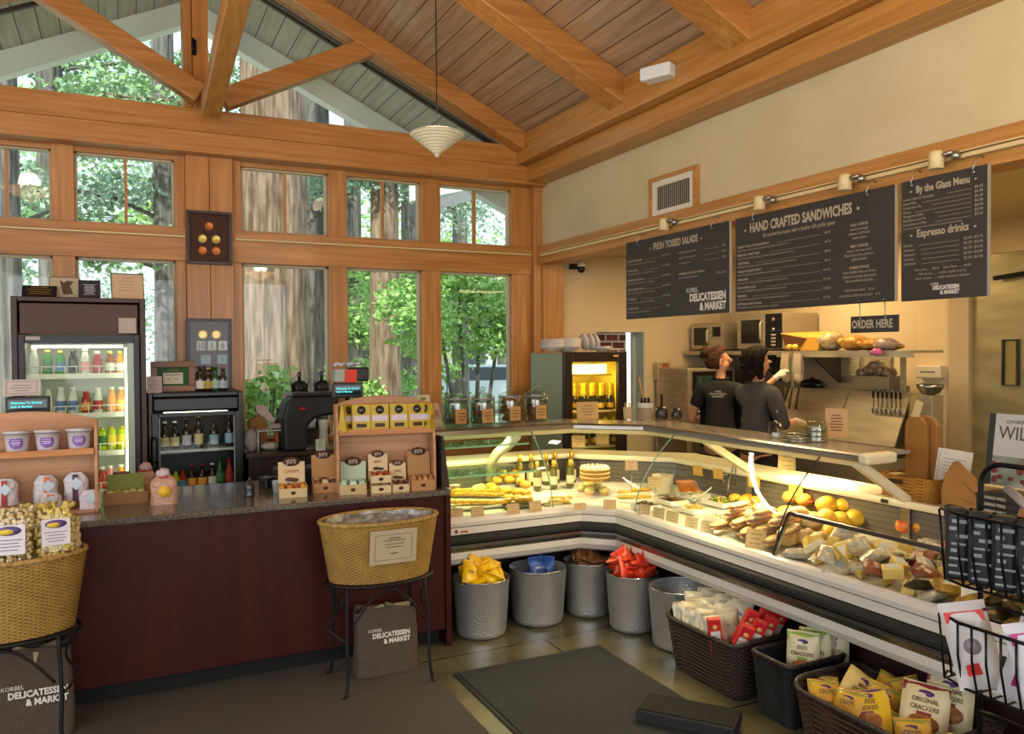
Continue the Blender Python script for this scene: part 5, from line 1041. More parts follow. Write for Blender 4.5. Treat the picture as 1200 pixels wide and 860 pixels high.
YEL = mat('lemon_pastry', '#dfb233', .5, noise=(40, '#b9842a', 1, (1, 1, 1)), bump=.3); CHEESE = mat('cheese', '#d8b862', .45); FILMW = mat('cling_film', '#c9c1a8', .15, noise=(40, '#a39a80', 1, (1, 1, 1)), bump=.6)
rng = random.Random(21)
def proto_store(): return {}
PR = {}
def food(kind, pos, label, group, rz=None, sc=1, rot=None, cat=None):
    """one item of food; first of a kind is built, the others are copies"""
    rz = rng.uniform(0, 6.28) if rz is None else rz
    if kind not in PR:
        nm, ct, fn = FK[kind]; t = thing(nm, pos, label, ct, group, rz); fn(t); PR[kind] = t
        if rot: t.rotation_euler = rot
        if sc != 1: t.scale = (sc,) * 3
        return t
    return dup(PR[kind], pos, rz, label, group, rot, sc)
def f_roll(t): MB().blob((0, 0, .028), .042, .036, .028, 14, 9, .07, random.Random(1)).build('crust', BREAD, t)
def f_cookie(t): MB().lathe([(0, 0), (.036, 0), (.042, .006), (.036, .014), (.015, .018), (0, .018)], 16).build('biscuit', YEL, t)
def f_slice(t): MB().prism([(-.045, 0), (.045, 0), (.04, .016), (-.04, .018)], -.02, .02, 'XZ').build('pastry', YEL, t, bev=.004); MB().prism([(-.038, .0175), (.036, .0165), (.034, .021), (-.036, .022)], -.016, .016, 'XZ').build('topping', BREAD, t, bev=.002)
def f_cup(t): MB().lathe([(.016, 0), (.022, .028), (.0, .028)], 14).build('paper_case', cm('#c98f3a', .6), t); MB().blob((0, 0, .034), .025, .025, .018, 14, 8, .08, random.Random(2)).build('icing', cm('#e3cc7c', .5), t)
def f_bun(t): MB().blob((0, 0, .036), .065, .045, .036, 16, 10, .05, random.Random(3)).build('crust', BREAD, t); MB().blob((0, -.01, .03), .06, .042, .012, 14, 6, .12, random.Random(4)).build('filling', cm('#a5502c', .6), t)
def f_baguette(t): MB().blob((0, 0, .025), .11, .032, .013, 18, 8, .05, random.Random(5)).blob((0, 0, .045), .108, .03, .014, 18, 8, .05, random.Random(6)).build('roll_halves', PALEB, t); MB().cbox(0, 0, .034, .19, .052, .008).build('filling', cm('#b4795c', .6), t)
def f_loaf(t): MB().blob((0, 0, .045), .085, .055, .045, 18, 12, .04, random.Random(8)).build('crust', mat('yellow_loaf', '#ecc83e', .5, noise=(8, '#dba828', 1, (1, 1, 1))), t)
def f_pale(t): MB().blob((0, 0, .04), .07, .048, .04, 16, 10, .06, random.Random(9)).build('crust', PALEB, t)
def wedge(h, c): 
    def f(t): MB().prism([(0, 0), (.09, -.02), (.085, .035)], 0, h, 'XY').build('cheese', c, t, bev=.004); MB().prism([(.02, -.002), (.07, -.010), (.068, .02), (.02, .006)], h, h + .0015, 'XY').build('paper_label', cm('#cfcabb', .6), t)
    return f
def f_block(t): MB().cbox(0, 0, .022, .075, .05, .044).build('cheese', CHEESE, t, bev=.004); MB().cbox(0, 0, .045, .045, .035, .0015).build('paper_label', cm('#b9c0bf', .6), t)
def f_wrap(c, lab):
    def f(t):
        vs, fs = pillow(.06, .042, .045, 8); m_ = MB(); m_.smooth = True; m_.tr((0, 0, .024)).add(vs, fs); m_.build('packet', c, t); m_ = MB(); vs, fs = pillow(.028, .02, .0455, 4); m_.tr((0.005, 0, .0255)).add(vs, fs); m_.build('packet_label', lab, t)
    return f
def f_apple(c):
    def f(t): MB().lathe([(0, .006), (.014, 0), (.030, .012), (.037, .034), (.031, .056), (.014, .064), (.004, .058), (0, .056)], 20).build('fruit_body', c, t); MB().tube([(0, 0, .056), (.004, 0, .072)], .0018, 5).build('stalk', cm('#4a3420', .6), t)
    return f
def f_cupwhite(t): MB().lathe([(.022, 0), (.028, .07), (.030, .071), (.026, .068), (.02, .004)], 16).build('cup', cm('#cfc8b0', .4), t)
FK = {'roll': ('bread_roll', 'roll', f_roll), 'cookie': ('cookie', 'cookie', f_cookie), 'slice': ('pastry_slice', 'pastry', f_slice), 'cup': ('cupcake', 'cupcake', f_cup), 'bun': ('filled_bun', 'sandwich', f_bun),
      'baguette': ('sandwich_roll', 'sandwich', f_baguette), 'loaf': ('yellow_loaf', 'bread', f_loaf), 'pale': ('pale_roll', 'bread', f_pale), 'wedge': ('cheese_wedge', 'cheese', wedge(.035, CHEESE)), 'wedge2': ('cheese_wedge', 'cheese', wedge(.03, cm('#d9cda0', .4))),
      'block': ('cheese_block', 'cheese', f_block), 'pk1': ('wrapped_packet', 'packet', f_wrap(FILMW, cm('#8fa0a6', .5))), 'pk2': ('wrapped_packet', 'packet', f_wrap(mat('amber_packet', '#a8842c', .3, noise=(30, '#7a5a1c', 1, (1, 1, 1)), bump=.4), cm('#5ba89a', .5))),
      'pk3': ('wrapped_packet', 'packet', f_wrap(mat('red_brown_packet', '#8a4a34', .3, noise=(30, '#6a3322', 1, (1, 1, 1)), bump=.4), cm('#c9a27c', .5))), 'pk4': ('wrapped_packet', 'packet', f_wrap(mat('dark_packet', '#4f4228', .3, noise=(30, '#35290f', 1, (1, 1, 1)), bump=.4), cm('#8a7a4a', .5))),
      'apple_y': ('apple', 'fruit', f_apple(cm('#d8a62c', .3, noise=(12, '#b8641e', 1, (1, 1, 1))))), 'apple_r': ('apple', 'fruit', f_apple(cm('#c04a1c', .3, noise=(12, '#d87a2a', 1, (1, 1, 1))))), 'pcup': ('paper_cup', 'cup', f_cupwhite)}
def tray(px, py, w, d, label, stuff, rz=0, lift=0, h=.03, col='#d6d0bf'):
    p = on_deck(px, py, lift); t = thing('serving_tray', (p.x, p.y, p.z + lift), label, 'tray', None, rz)
    MB().box(-w / 2, w / 2, -d / 2, d / 2, 0, .004).box(-w / 2, w / 2, -d / 2, -d / 2 + .005, .004, h).box(-w / 2, w / 2, d / 2 - .005, d / 2, .004, h).box(-w / 2, -w / 2 + .005, -d / 2 + .005, d / 2 - .005, .004, h).box(w / 2 - .005, w / 2, -d / 2 + .005, d / 2 - .005, .004, h).build('tray_body', cm(col, .3), t)
    if stuff:
        lb, cols, n_, s_ = stuff; r2 = random.Random(n_ + int(px)); mats_ = [cm(c, .45) for c in cols]; m_ = MB()
        for i in range(n_):
            u, v = r2.uniform(-1, 1), r2.uniform(-1, 1); m_.mi = r2.randrange(len(mats_)); m_.blob((u * (w / 2 - .012), v * (d / 2 - .012), .008 + r2.random() * .9 * h * (1.25 - .5 * (u * u + v * v))), s_ * r2.uniform(.6, 1.3), s_ * r2.uniform(.4, 1), s_ * r2.uniform(.3, .8), 6, 4, .25, r2)
        o = m_.build(lb, mats_, label=label.split(' in ')[0] + ' heap' if False else None, loc=(p.x, p.y, p.z + lift + .003), rz=rz); tag(o, 'heap of ' + lb.replace('_', ' ') + ' in the ' + label, 'salad', None, 'stuff')
    return t
# left run
tray(556, 592, .30, .20, 'pale tray at the left of the pastry section', None, 0, 0, .012)
for i in range(14):
    p = on_deck(530 + (i % 7) * 9.5, 592 - (i // 7) * 9); food('slice', p + Vector((0, 0, .013)), 'lemon pastry slice lying on the pale tray at the left of the case', 'lemon pastry slices on the left tray', rz=.1 + rng.uniform(-.2, .2))
for i in range(8):
    p = on_deck(536 + (i % 4) * 13, 584 - (i // 4) * 4, .02); food('slice', (p.x, p.y, p.z + .036), 'lemon pastry slice piled on the others at the left of the case', 'upper lemon pastry slices', rz=rng.uniform(-.5, .5))
p = on_deck(562, 580); food('pale', p, 'pale sugar dusted bun beside the golden rolls', None, sc=.9, rz=.3)
tray(606, 590, .26, .26, 'black platter under the golden rolls', None, 0, 0, .010, '#4a4336')
for i, (px, py, lf) in enumerate([(580, 580, 0), (593, 582, 0), (606, 583, 0), (617, 584, 0), (583, 574, .035), (597, 574, .045), (610, 575, .04), (590, 571, .08), (603, 571, .08), (616, 578, .03), (575, 577, .0), (618, 590, 0), (608, 590, 0), (596, 590, 0)]):
    p = on_deck(px, py + lf * 60, 0); food('roll', (p.x, p.y, p.z + .010 + lf), 'golden round roll in the pile on the black platter', 'golden rolls piled in the left part of the case', sc=.95)
for i in range(6):
    p = at(526 + i * 5.0, 577, z=.75); food('pcup', (XL + .05 + i * .046 * 1.0, YL + .52, .745), 'pale paper cup stacked at the back left of the pastry section', 'paper cups at the back of the pastry section', rz=0)
tagcard(535.5, 608, .085, .062, 'leftmost price card at the front of the pastry section'); tagcard(560, 606, .085, .062, 'second price card from the left in the pastry section')
tagcard(602, 603, .085, .065, 'third price card from the left, before the golden rolls'); tagcard(628, 600, .085, .068, 'fourth price card from the left, before the golden rolls')
tray(652, 592, .16, .14, 'small metal tray behind the glass joint of the left corner', None, .2, 0, .012, '#a39a80')
for i in range(6): p = on_deck(645 + i * 4.5, 591 - (i % 2) * 5); food('slice', p + Vector((0, 0, .014)), 'yellow slice on the small metal tray near the corner', 'yellow slices on the corner tray', sc=.7)
# wines and cake in the corner
wl = cm('#cdc39f', .6); gold = cm('#c99a2a', .35, metal=.5); wg = mat('olive_wine_glass', '#4f4a1c', .08, coat=.4)
wb_ = None
for i, (px, dy, cap_) in enumerate([(632, 0, 1), (641, .03, 1), (650, 0, 1), (658, .04, 1), (668, .0, 1), (638, -.10, 0), (649, -.10, 0), (660, -.11, 0)]):
    x = 2.50 + (px - 632) / 36 * .42; y = YL + .60 + dy + (-.03 if i > 4 else .0); d_ = .68
    if wb_ is None: wb_ = bottle('wine_bottle', (x, y, DZ(.6)), 'leftmost gold necked wine bottle in the corner of the case', 'wine', wg, wl, gold, .23, .032, group='wine bottles in the case corner')
    else: dup(wb_, (x, y, DZ(.55)), .3 * i, label=['', 'second gold necked wine bottle from the left in the case corner', 'third gold necked wine bottle in the case corner', 'fourth gold necked wine bottle in the case corner', 'gold necked wine bottle nearest the layer cake', 'front left wine bottle with pale label in the case corner', 'front middle wine bottle with pale label in the case corner', 'front right wine bottle with pale label in the case corner'][i], scale=1 if i < 5 else .85)
p = at(697, 572, z=.76); ck = thing('layer_cake', (p.x, p.y, .755), 'tall layered cream cake on a glass stand in the case corner', 'cake')
MB().lathe([(.06, 0), (.062, .006), (.012, .02), (.012, .05), (.115, .058), (.115, .064), (0, .064)], 28).build('cake_stand', SMOKE, ck)
for i in range(3): MB().lathe([(0, .065 + i * .027), (.10, .065 + i * .027), (.10, .083 + i * .027), (0, .083 + i * .027)], 28).build('cake_layer', cm('#c98f2a', .6, noise=(40, '#a86c1c', 1, (1, 1, 1))), ck); MB().lathe([(0, .083 + i * .027), (.104, .083 + i * .027), (.104, .092 + i * .027), (0, .092 + i * .027)], 28).build('cream_layer', cm('#e2cf98', .5), ck)
m_ = MB()
for i in range(16): a = i * math.pi / 8; m_.blob((.085 * math.cos(a), .085 * math.sin(a), .152), .014, .014, .009, 8, 5)
m_.build('piped_cream', cm('#e6d6a8', .5), ck, kind='stuff')
p0 = at(694, 580, z=.72)
for i, (px, py) in enumerate([(682, 580), (691, 583), (700, 579), (708, 583), (689, 576), (699, 574)]): p = on_deck(px, py); food('cup', p, 'small cupcake with pale icing in the case corner', 'cupcakes in front of the layer cake', sc=1.45)
tagcard(714.5, 597, .08, .06, 'price card in the middle of the case corner', rz=R_(-35)); tagcard(680, 598, .08, .045, 'low price card left of the corner middle', rz=R_(-10))
tray(745, 589, .18, .14, 'pale tray of yellow pastries right of the case corner', None, R_(-50), 0, .012)
for i in range(8): p = on_deck(730 + (i % 4) * 9, 586 - (i // 4) * 6); food('cookie', p + Vector((0, 0, .013 + .018 * (i > 5))), 'yellow cookie on the tray right of the case corner', 'yellow cookies right of the corner')
tagcard(740, 551, .078, .06, 'price card raised on a stick right of the layer cake', z=.96, stick=.15, rz=R_(-30)); tagcard(767, 571, .085, .065, 'tilted price card leaning on the white pail', z=.84, rz=R_(-40), stick=.06)
p = at(777, 574, z=.77); t = thing('white_pail', (p.x, p.y, .752), 'round white pail with clear lid at the back of the case', 'pail'); MB().lathe([(.062, 0), (.07, .11), (.072, .112), (.066, .11), (.058, .006)], 26).build('pail_body', cm('#d8cfb2', .4), t); MB().lathe([(0, .112), (.072, .112), (.073, .12), (0, .122)], 26).build('lid', cm('#c3b79c', .3), t)
MB().tube([(-.03, -.02, .125), (.0, 0, .135), (.05, .02, .128)], .005, 6).build('spoon', CHROME, t)
# right run: trays of salads
green = ('mixed_green_salad', ('#7d8f2a', '#b8a22a', '#4f6f22', '#d8c07a'), 130, .011); pasta = ('pasta_salad', ('#d8b04a', '#c9a03a', '#e0c878'), 150, .010); slaw = ('white_slaw', ('#d3c69c', '#c2b184', '#a8995f'), 170, .009)
bean = ('dark_bean_salad', ('#6b4a32', '#86603c', '#4b3524'), 150, .009); fruit = ('chopped_fruit', ('#d8862a', '#c9701e', '#e0a84a'), 110, .012); potato = ('potato_salad', ('#d8c48c', '#cbb070', '#e3d6a8'), 110, .013)
R60 = R_(-90)
tray(757, 596, .15, .13, 'oval bowl tray of dark beans behind the first cards', bean, R60); tray(787, 590, .17, .14, 'tray of dark salad behind the pail cards', bean, R60)
tray(812, 583, .17, .15, 'white tray of potato salad in the middle of the case', potato, R60); tray(812, 600, .16, .12, 'white tray of pasta salad behind the front cards', pasta, R60)
tray(846, 592, .20, .16, 'large white tray of green salad under the hanging tongs', green, R60); tray(846, 611, .17, .12, 'white tray of slaw behind the front cards', slaw, R60)
tray(883, 600, .18, .16, 'white tray of chopped yellow salad left of the sandwiches', ('yellow_salad', ('#d8b83a', '#a89a2a', '#dccf8a'), 120, .011), R60)
p = at(806, 577, z=.77); t = thing('sliced_loaf', (p.x, p.y, .75), 'fan of orange sliced bread in a white bowl right of the pail', 'bread')
MB().lathe([(.05, 0), (.085, .035), (.088, .036), (.078, .03), (.045, .004), (0, .004)], 24).build('bowl', cm('#d9cfb0', .4), t)
for i in range(6): MB().tr((-.045 + i * .019, 0, .055), (0, R_(-25), 0)).cbox(0, 0, 0, .011, .085, .095).build('bread_slice', mat('orange_bread', '#d58a26', .6, noise=(20, '#b0621a', 1, (1, 1, 1))), t, bev=.01)
p = at(874, 590, z=.76); t = thing('wire_dish', (p.x, p.y, .75), 'dark oblong dish holding orange rolls', 'dish', rz=R60); MB().box(-.10, .10, -.055, .055, 0, .005).box(-.10, .10, -.055, -.05, .005, .035).box(-.10, .10, .05, .055, .005, .035).box(-.10, -.095, -.05, .05, .005, .035).box(.095, .10, -.05, .05, .005, .035).build('dish_body', cm('#6d4b30', .4), t)
for i in range(4): food('roll', (p.x + (-.03 if i % 2 else .03), p.y - .06 + .04 * i, .758), 'orange round roll in the dark oblong dish', 'orange rolls in the oblong dish')
for i, (px, py) in enumerate([(754, 605), (771, 609), (787, 614), (809.5, 621), (828, 627)]): tagcard(px, py, .082, .07, ['first', 'second', 'third', 'fourth', 'fifth'][i] + ' price card from the corner along the front of the long case', rz=R_(-72), col='#b9a47c')
for i, (px, py, w_) in enumerate([(818, 557, .075), (842, 561, .075), (884, 571, .08), (933, 582, .085)]):
    p = at(px, py, X=XR + .645); t = card('price_card', (p.x, p.y, p.z), w_, .068, ['first', 'second', 'third', 'fourth'][i] + ' yellow card from the corner hanging on the rear ledge', 'price card', 'cards on the rear ledge', R_(-75), R_(-6), '#cfa24a', .002, 3, True, '#8a6430')
for i, (px, py, tx) in enumerate([(678, 524, ('Pinwheels', 'Sandwich', '$2.95')), (706, 521, ('Cookies', '$1.95'))]):
    p = at(px, py, Y=4.98); card('hanging_sign', (p.x, p.y, p.z), .098, .085, ['left', 'right'][i] + ' tan sign hanging under the top shelf in the case corner', 'sign', None, R_(-20), 0, '#c2a066', .002, 3, True, '#5d4626', tx, .017)
p = at(922, 551, X=XR + .42); card('hanging_sign', (p.x, p.y, p.z), .095, .10, 'tan sign hanging under the top shelf of the long case', 'sign', None, R_(-65), 0, '#c2a066', .002, 3, True, '#5d4626')
# tongs, spoons
p = at(857, 572, X=XR + .60); t = thing('serving_tongs', (p.x, p.y, p.z), 'steel tongs hanging on the rear ledge behind the green salad', 'tongs', rz=R_(-60)); MB().tube([(-.02, 0, 0), (-.012, 0, .05), (.012, 0, .14), (.02, 0, .16), (.028, 0, .14), (.022, 0, .02)], .005, 6).build('tong_arms', CHROME, t)
MB().tube([(-.04, 0, .02), (-.055, 0, .05), (-.045, 0, .08), (-.025, 0, .085)], .005, 6).build('tong_grip', CHROME, t)
for i, (px, py, a, lb) in enumerate([(815, 590, .9, 'white handled spoon standing in the potato salad'), (900, 604, -.9, 'steel spoon standing in the yellow salad'), (852, 590, .1, 'clear handled spoon standing in the green salad')]):
    p = on_deck(px, py); t = thing('serving_spoon', (p.x, p.y, p.z + .02), lb, 'spoon', rz=R_(-30)); t.rotation_euler = (0, a, R_(-30)); MB().tube([(0, 0, 0), (0, 0, .13)], .004, 6).build('handle', CHROME if i else cm('#d8d2bc', .3), t); MB().blob((0, 0, -.01), .016, .008, .022).build('spoon_bowl', CHROME, t)
# sandwich rolls
k_ = 0
for lvl in range(4):
    for i in range(5 - lvl // 2):
        food('baguette', (XR + .13 + (k_ % 2) * .06 + .02 * lvl, 3.40 - i * .095 - lvl * .02, .712 + lvl * .036), 'long pale filled sandwich roll in the big stack before the low glass', 'stack of long sandwich rolls', rz=R_(25) + rng.uniform(-.25, .25)); k_ += 1
tagcard(884, 643, .10, .095, 'large price card standing against the stack of sandwich rolls', rz=R_(-62), lift=.01, tilt=24)
for i, (px, py, lf, kd_) in enumerate([(922, 600, .0, 'bun'), (938, 604, .0, 'bun'), (952, 608, 0, 'bun'), (927, 594, .06, 'bun'), (943, 598, .06, 'bun'), (912, 606, 0, 'bun')]):
    p = on_deck(px, py + 8); food(kd_, (p.x, p.y, p.z + lf), 'golden bun with red filling in the pile right of the sandwich stack', 'filled golden buns', rz=rng.uniform(-.5, .5))
for i, (px, py, lf, sc_) in enumerate([(970, 612, .05, 1), (995, 612, .05, 1.05), (1003, 617, .0, 1), (985, 620, 0, .95), (960, 627, 0, 1), (975, 632, .0, .95), (968, 622, .03, .9)]):
    p = on_deck(px, py); food('loaf', (p.x, p.y, p.z + lf), 'smooth yellow loaf in the heap at the open end of the case', 'yellow loaves in the open case', rz=rng.uniform(-.6, .6), sc=1.02 * sc_)
for i, (px, py, lf) in enumerate([(930, 632, 0), (945, 638, 0), (935, 622, .05), (952, 630, .04), (922, 640, 0), (960, 642, 0)]):
    p = on_deck(px, py); food('pale', (p.x, p.y, p.z + lf), 'pale floury roll behind the low glass frame', 'pale floury rolls in the open case', rz=rng.uniform(-.5, .5))
# open end: cheeses and packets packed over the deck
r2 = random.Random(33); labs = {'wedge': 'yellow cheese wedge wrapped in film in the open case', 'wedge2': 'ivory cheese wedge wrapped in film in the open case', 'block': 'yellow cheese block with paper label in the open case', 'pk1': 'clear film packet with grey label in the open case', 'pk2': 'amber packet with teal label at the right of the open case', 'pk3': 'red brown packet with tan label in the open case', 'pk4': 'dark olive packet in the open case'}
for j in range(24):
    for i in range(6):
        y = 2.80 - j * .060 + r2.uniform(-.02, .02); d = .06 + i * .092 + r2.uniform(-.02, .02)
        if d > .42 and y > 2.55: continue
        q = r2.random()
        if y > 2.42: kd_ = 'wedge' if q < .3 else 'wedge2' if q < .55 else 'block' if q < .75 else 'pk1'
        elif y > 2.1: kd_ = 'pk1' if q < .3 else 'pk3' if q < .5 else 'wedge' if q < .65 else 'pk4' if q < .8 else 'block'
        else: kd_ = 'pk2' if q < .6 else 'pk4' if q < .8 else 'pk3' if q < .88 else 'pk1'
        lift = .0 if (i + j) % 2 == 0 else .035 + .02 * r2.random()
        food(kd_, (XR + d, y, DZ(d) + .004 + lift), labs[kd_], {'wedge': 'yellow cheese wedges', 'wedge2': 'ivory cheese wedges', 'block': 'cheese blocks', 'pk1': 'clear film packets', 'pk2': 'amber packets', 'pk3': 'red brown packets', 'pk4': 'dark olive packets'}[kd_],
             rot=(r2.uniform(-.7, .7), r2.uniform(-.6, .3), r2.uniform(0, 6.28)), sc=r2.uniform(.9, 1.15))
for (px, py, k2_, lb) in ((1050, 617, 'apple_y', 'yellow apple beside the red one at the back of the open case'), (1058, 623, 'apple_r', 'orange red apple at the back of the open case'), (1078, 625, 'apple_y', 'yellow orange apple standing alone at the back of the open case')):
    p = at(px, py, z=.79); food(k2_, (p.x, p.y, .785), lb, None, rz=0)
p = at(1140, 712, z=.74); card('price_card', (p.x, p.y, .735), .075, .08, 'white price card in the open case beside the wire rack', 'price card', None, R_(-50), R_(10), '#c9c0a8', .002, 0, False)
n_ = None
HAM = mat('hammered_aluminium', '#d3d5d6', .33, .78); nn = HAM.node_tree.nodes; LL = HAM.node_tree.links
tcx = nn.new('ShaderNodeTexCoord'); vx = nn.new('ShaderNodeTexVoronoi'); vx.inputs['Scale'].default_value = 95; LL.new(tcx.outputs['Object'], vx.inputs['Vector'])
bpx = nn.new('ShaderNodeBump'); bpx.inputs['Strength'].default_value = .55; bpx.inputs['Distance'].default_value = .004; LL.new(vx.outputs['Distance'], bpx.inputs['Height']); LL.new(bpx.outputs[0], nn['Principled BSDF'].inputs['Normal'])
BKH = .345
bk0 = None
for i, (x, y, s_, lb) in enumerate([(1.925, 4.40, 1, 'hammered metal bucket of yellow snack bags beside the dark red counter end'), (2.335, 4.445, 1.06, 'wide hammered metal bucket with few blue snack bags'), (2.70, 4.435, .93, 'hammered metal bucket of brown snack bags in the corner'), (2.79, 4.065, .93, 'hammered metal bucket heaped with red snack bags'), (2.86, 3.70, 1.0, 'empty hammered metal bucket behind the wicker basket')]):
    if bk0 is None:
        bk0 = thing('bucket', (x, y, .002), lb, 'bucket', 'hammered metal buckets under the display case')
        MB().lathe([(0, 0), (.125, 0), (.142, .008), (.150, .03), (.172, BKH - .004), (.176, BKH), (.170, BKH - .002), (.147, .03), (.13, .012), (0, .012)], 48, cap=False).build('bucket_wall', HAM, bk0)
        MB().tube([(.174 * math.cos(a), .174 * math.sin(a), BKH) for a in [q * math.pi / 24 for q in range(48)]], .004, 6, closed=True).build('rim', mat('polished_rim', '#b9bab8', .2, 1), bk0)
    else: dup(bk0, (x, y, .002), .7 * i, label=lb, scale=(s_, s_, 1))
def snackmat(nm, c, c2, ink): return (mat(nm, c, .28, noise=(9, c2, 1, (1, 1, 1)), bump=.25), cm(c2, .4), cm(ink, .4))
SN = {'y': snackmat('yellow_foil', '#e3b90a', '#d9a908', '#4a3a12'), 'b': snackmat('blue_foil', '#24407f', '#2f55a0', '#c3cbe0'), 'n': snackmat('brown_foil', '#4f3420', '#7a5332', '#c9b89a'), 'r': snackmat('red_foil', '#b3261a', '#d2421c', '#e0c9a0'),
      'w': snackmat('clear_white_film', '#d2cebd', '#b3ab84', '#2d4f9a')}
def snack(k, pos, rot, label, group, w=.056, h=.072, first={}):
    if k not in first:
        t = thing('snack_bag', pos, label, 'snack bag', group); t.rotation_euler = rot; m_ = MB(); vs, fs = pillow(w, h, .045, 9); r3 = random.Random(ord(k)); m_.smooth = True
        vs = [(a + .003 * math.sin(b_ * 80), b_, c + .004 * math.sin(a * 70 + b_ * 50)) for a, b_, c in vs]; m_.add(vs, fs); m_.build('bag_body', SN[k][0], t)
        m_ = MB().box(-w, w, -h - .008, -h + .004, -.001, .001).box(-w, w, h - .004, h + .008, -.001, .001); m_.build('crimped_seal', SN[k][1], t)
        for s_ in (1, -1):
            m_ = MB(); m_.smooth = True; vs, fs = pillow(w * .6, h * .25, .047, 4); m_.tr((0, h * .1, 0)).add(vs, fs); m_.T = Matrix.Identity(4)
            m_.v = [(a, b_, c if c * s_ > 0 else .0) for a, b_, c in m_.v]; m_.build('printed_panel', SN[k][1], t)
            m_ = MB(); z_ = s_ * .0245
            for q in range(6): m_.cbox(-w * .45 + q * w * .18, h * .1, z_, w * .10, h * .17, .001)
            m_.build('print', SN[k][2], t)
        first[k] = t; return t
    return dup(first[k], pos, label=label, group=group, rot=rot)
r4 = random.Random(5)
def heap(k, x, y, z, n, label, group, spread=.075, up=.03, tilt=.9):
    for i in range(n):
        a = i * 2.4 + .5; r_ = spread * math.sqrt((i % 6) / 6 + .1)
        snack(k, (x + r_ * math.cos(a), y + r_ * math.sin(a), z + up * (i // 3)), (R_(90) * (.55 + .4 * r4.random()) * (1 if i % 2 else -.2), r4.uniform(-tilt, tilt) * .6, r4.uniform(-1.0, 1.0)), label, group)
heap('y', 1.925, 4.40, .315, 20, 'yellow foil snack bag in the bucket beside the dark red counter end', 'yellow snack bags', .095, .013)
snack('y', (1.90, 4.42, .40), (R_(80), .2, .5), 'yellow foil snack bag standing highest in its bucket', None)
for i, (dx, dy, z, rx, rz_) in enumerate([(.02, .04, .315, 70, .1), (.09, .06, .305, 75, -.9), (-.04, -.0, .275, 20, .4)]): snack('b', (2.335 + dx, 4.445 + dy, z), (R_(rx), 0, rz_), ['blue foil snack bag standing upright in the wide bucket', 'blue foil snack bag leaning at the right of the wide bucket', 'blue foil snack bag lying low in the wide bucket'][i], 'blue snack bags')
heap('n', 2.70, 4.435, .315, 14, 'brown foil snack bag in the corner bucket', 'brown snack bags', .085, .008, .5)
heap('r', 2.79, 4.065, .325, 24, 'red foil snack bag heaped in the fourth bucket', 'red snack bags', .095, .014)
snack('r', (2.73, 4.06, .42), (R_(80), -.5, -.3), 'red foil snack bag standing highest at the left of its bucket', None)
WK = weave('dark_wicker', '#3f2f2a', '#140e0d', .5, u=46, v=26); WK2 = weave('teal_black_wicker', '#243034', '#0b0e10', .4, u=40, v=40); WK3 = weave('brown_wicker', '#503428', '#1c110d', .5, u=46, v=24)
def rbasket(loc, w, d, h, m, label, rz=0, flare=.86, droop=.03):
    t = thing('wicker_basket', loc, label, 'basket', rz=rz); N = 64; V = 8
    def rp(a, W, D, e=.22): return (W * math.copysign(abs(math.cos(a)) ** e, math.cos(a)), D * math.copysign(abs(math.sin(a)) ** e, math.sin(a)))
    vs = []; uv = []
    for ins in (0, .012):
        for v in range(V + 1):
            q = flare + (1 - flare) * v / V
            for i in range(N + 1):
                a = 2 * math.pi * i / N; x, y = rp(a, w / 2 * q - ins, d / 2 * q - ins); z = h * v / V + droop * (v / V) * abs(math.cos(a)) ** 3
                vs.append((x, y, max(z, .01 if ins else 0))); uv.append((i / N * (1 if w + d > .7 else .7), v / V))
    k = (V + 1) * (N + 1); fs = [(j * (N + 1) + i, j * (N + 1) + i + 1, (j + 1) * (N + 1) + i + 1, (j + 1) * (N + 1) + i) for j in range(V) for i in range(N)]; fs += [tuple(x + k for x in f[::-1]) for f in fs]
    m_ = MB(); m_.add(vs, fs, True); m_.uv = uv; m_.build('woven_wall', m, t)
    MB().add([(*rp(2 * math.pi * i / N, w / 2 * flare, d / 2 * flare), .004) for i in range(N)], [tuple(range(N))]).build('basket_bottom', cm('#1c1412', .8), t)
    MB().tube([(*rp(2 * math.pi * i / N, w / 2 - .005, d / 2 - .005), h + droop * abs(math.cos(2 * math.pi * i / N)) ** 3) for i in range(N)], .013, 8, closed=True).build('rim', mat('dark_braid', '#2f2320', .5, noise=(90, '#120c0b', 1, (1, 1, 1)), bump=.6), t)
    return t
rbasket((2.80, 3.22, .002), .60, .38, .265, WK, 'long dark wicker basket of crackers and red boxes under the display case', R_(90), .85)
rbasket((2.81, 2.745, .002), .26, .36, .285, WK2, 'small teal black wicker basket between the two long ones', R_(90), .85, .0)
rbasket((2.72, 2.16, .002), .66, .46, .285, WK3, 'long brown wicker basket of cracker pouches nearest the wire rack', R_(90), .85)
for i in range(24):
    y = 3.45 - (i % 8) * .038; x = 2.69 + (i // 8) * .085; snack('w', (x, y, .265 + .012 * (i % 3) + .018 * (i // 8)), (R_(75 + r4.uniform(-8, 8)), r4.uniform(-.2, .2), R_(-25) + r4.uniform(-.35, .35)), 'clear packet of crackers standing in the long dark basket', 'cracker packets in the long dark basket')
rb = mat('red_carton', '#b71f22', .4); wbk = cm('#c9c3ba', .5)
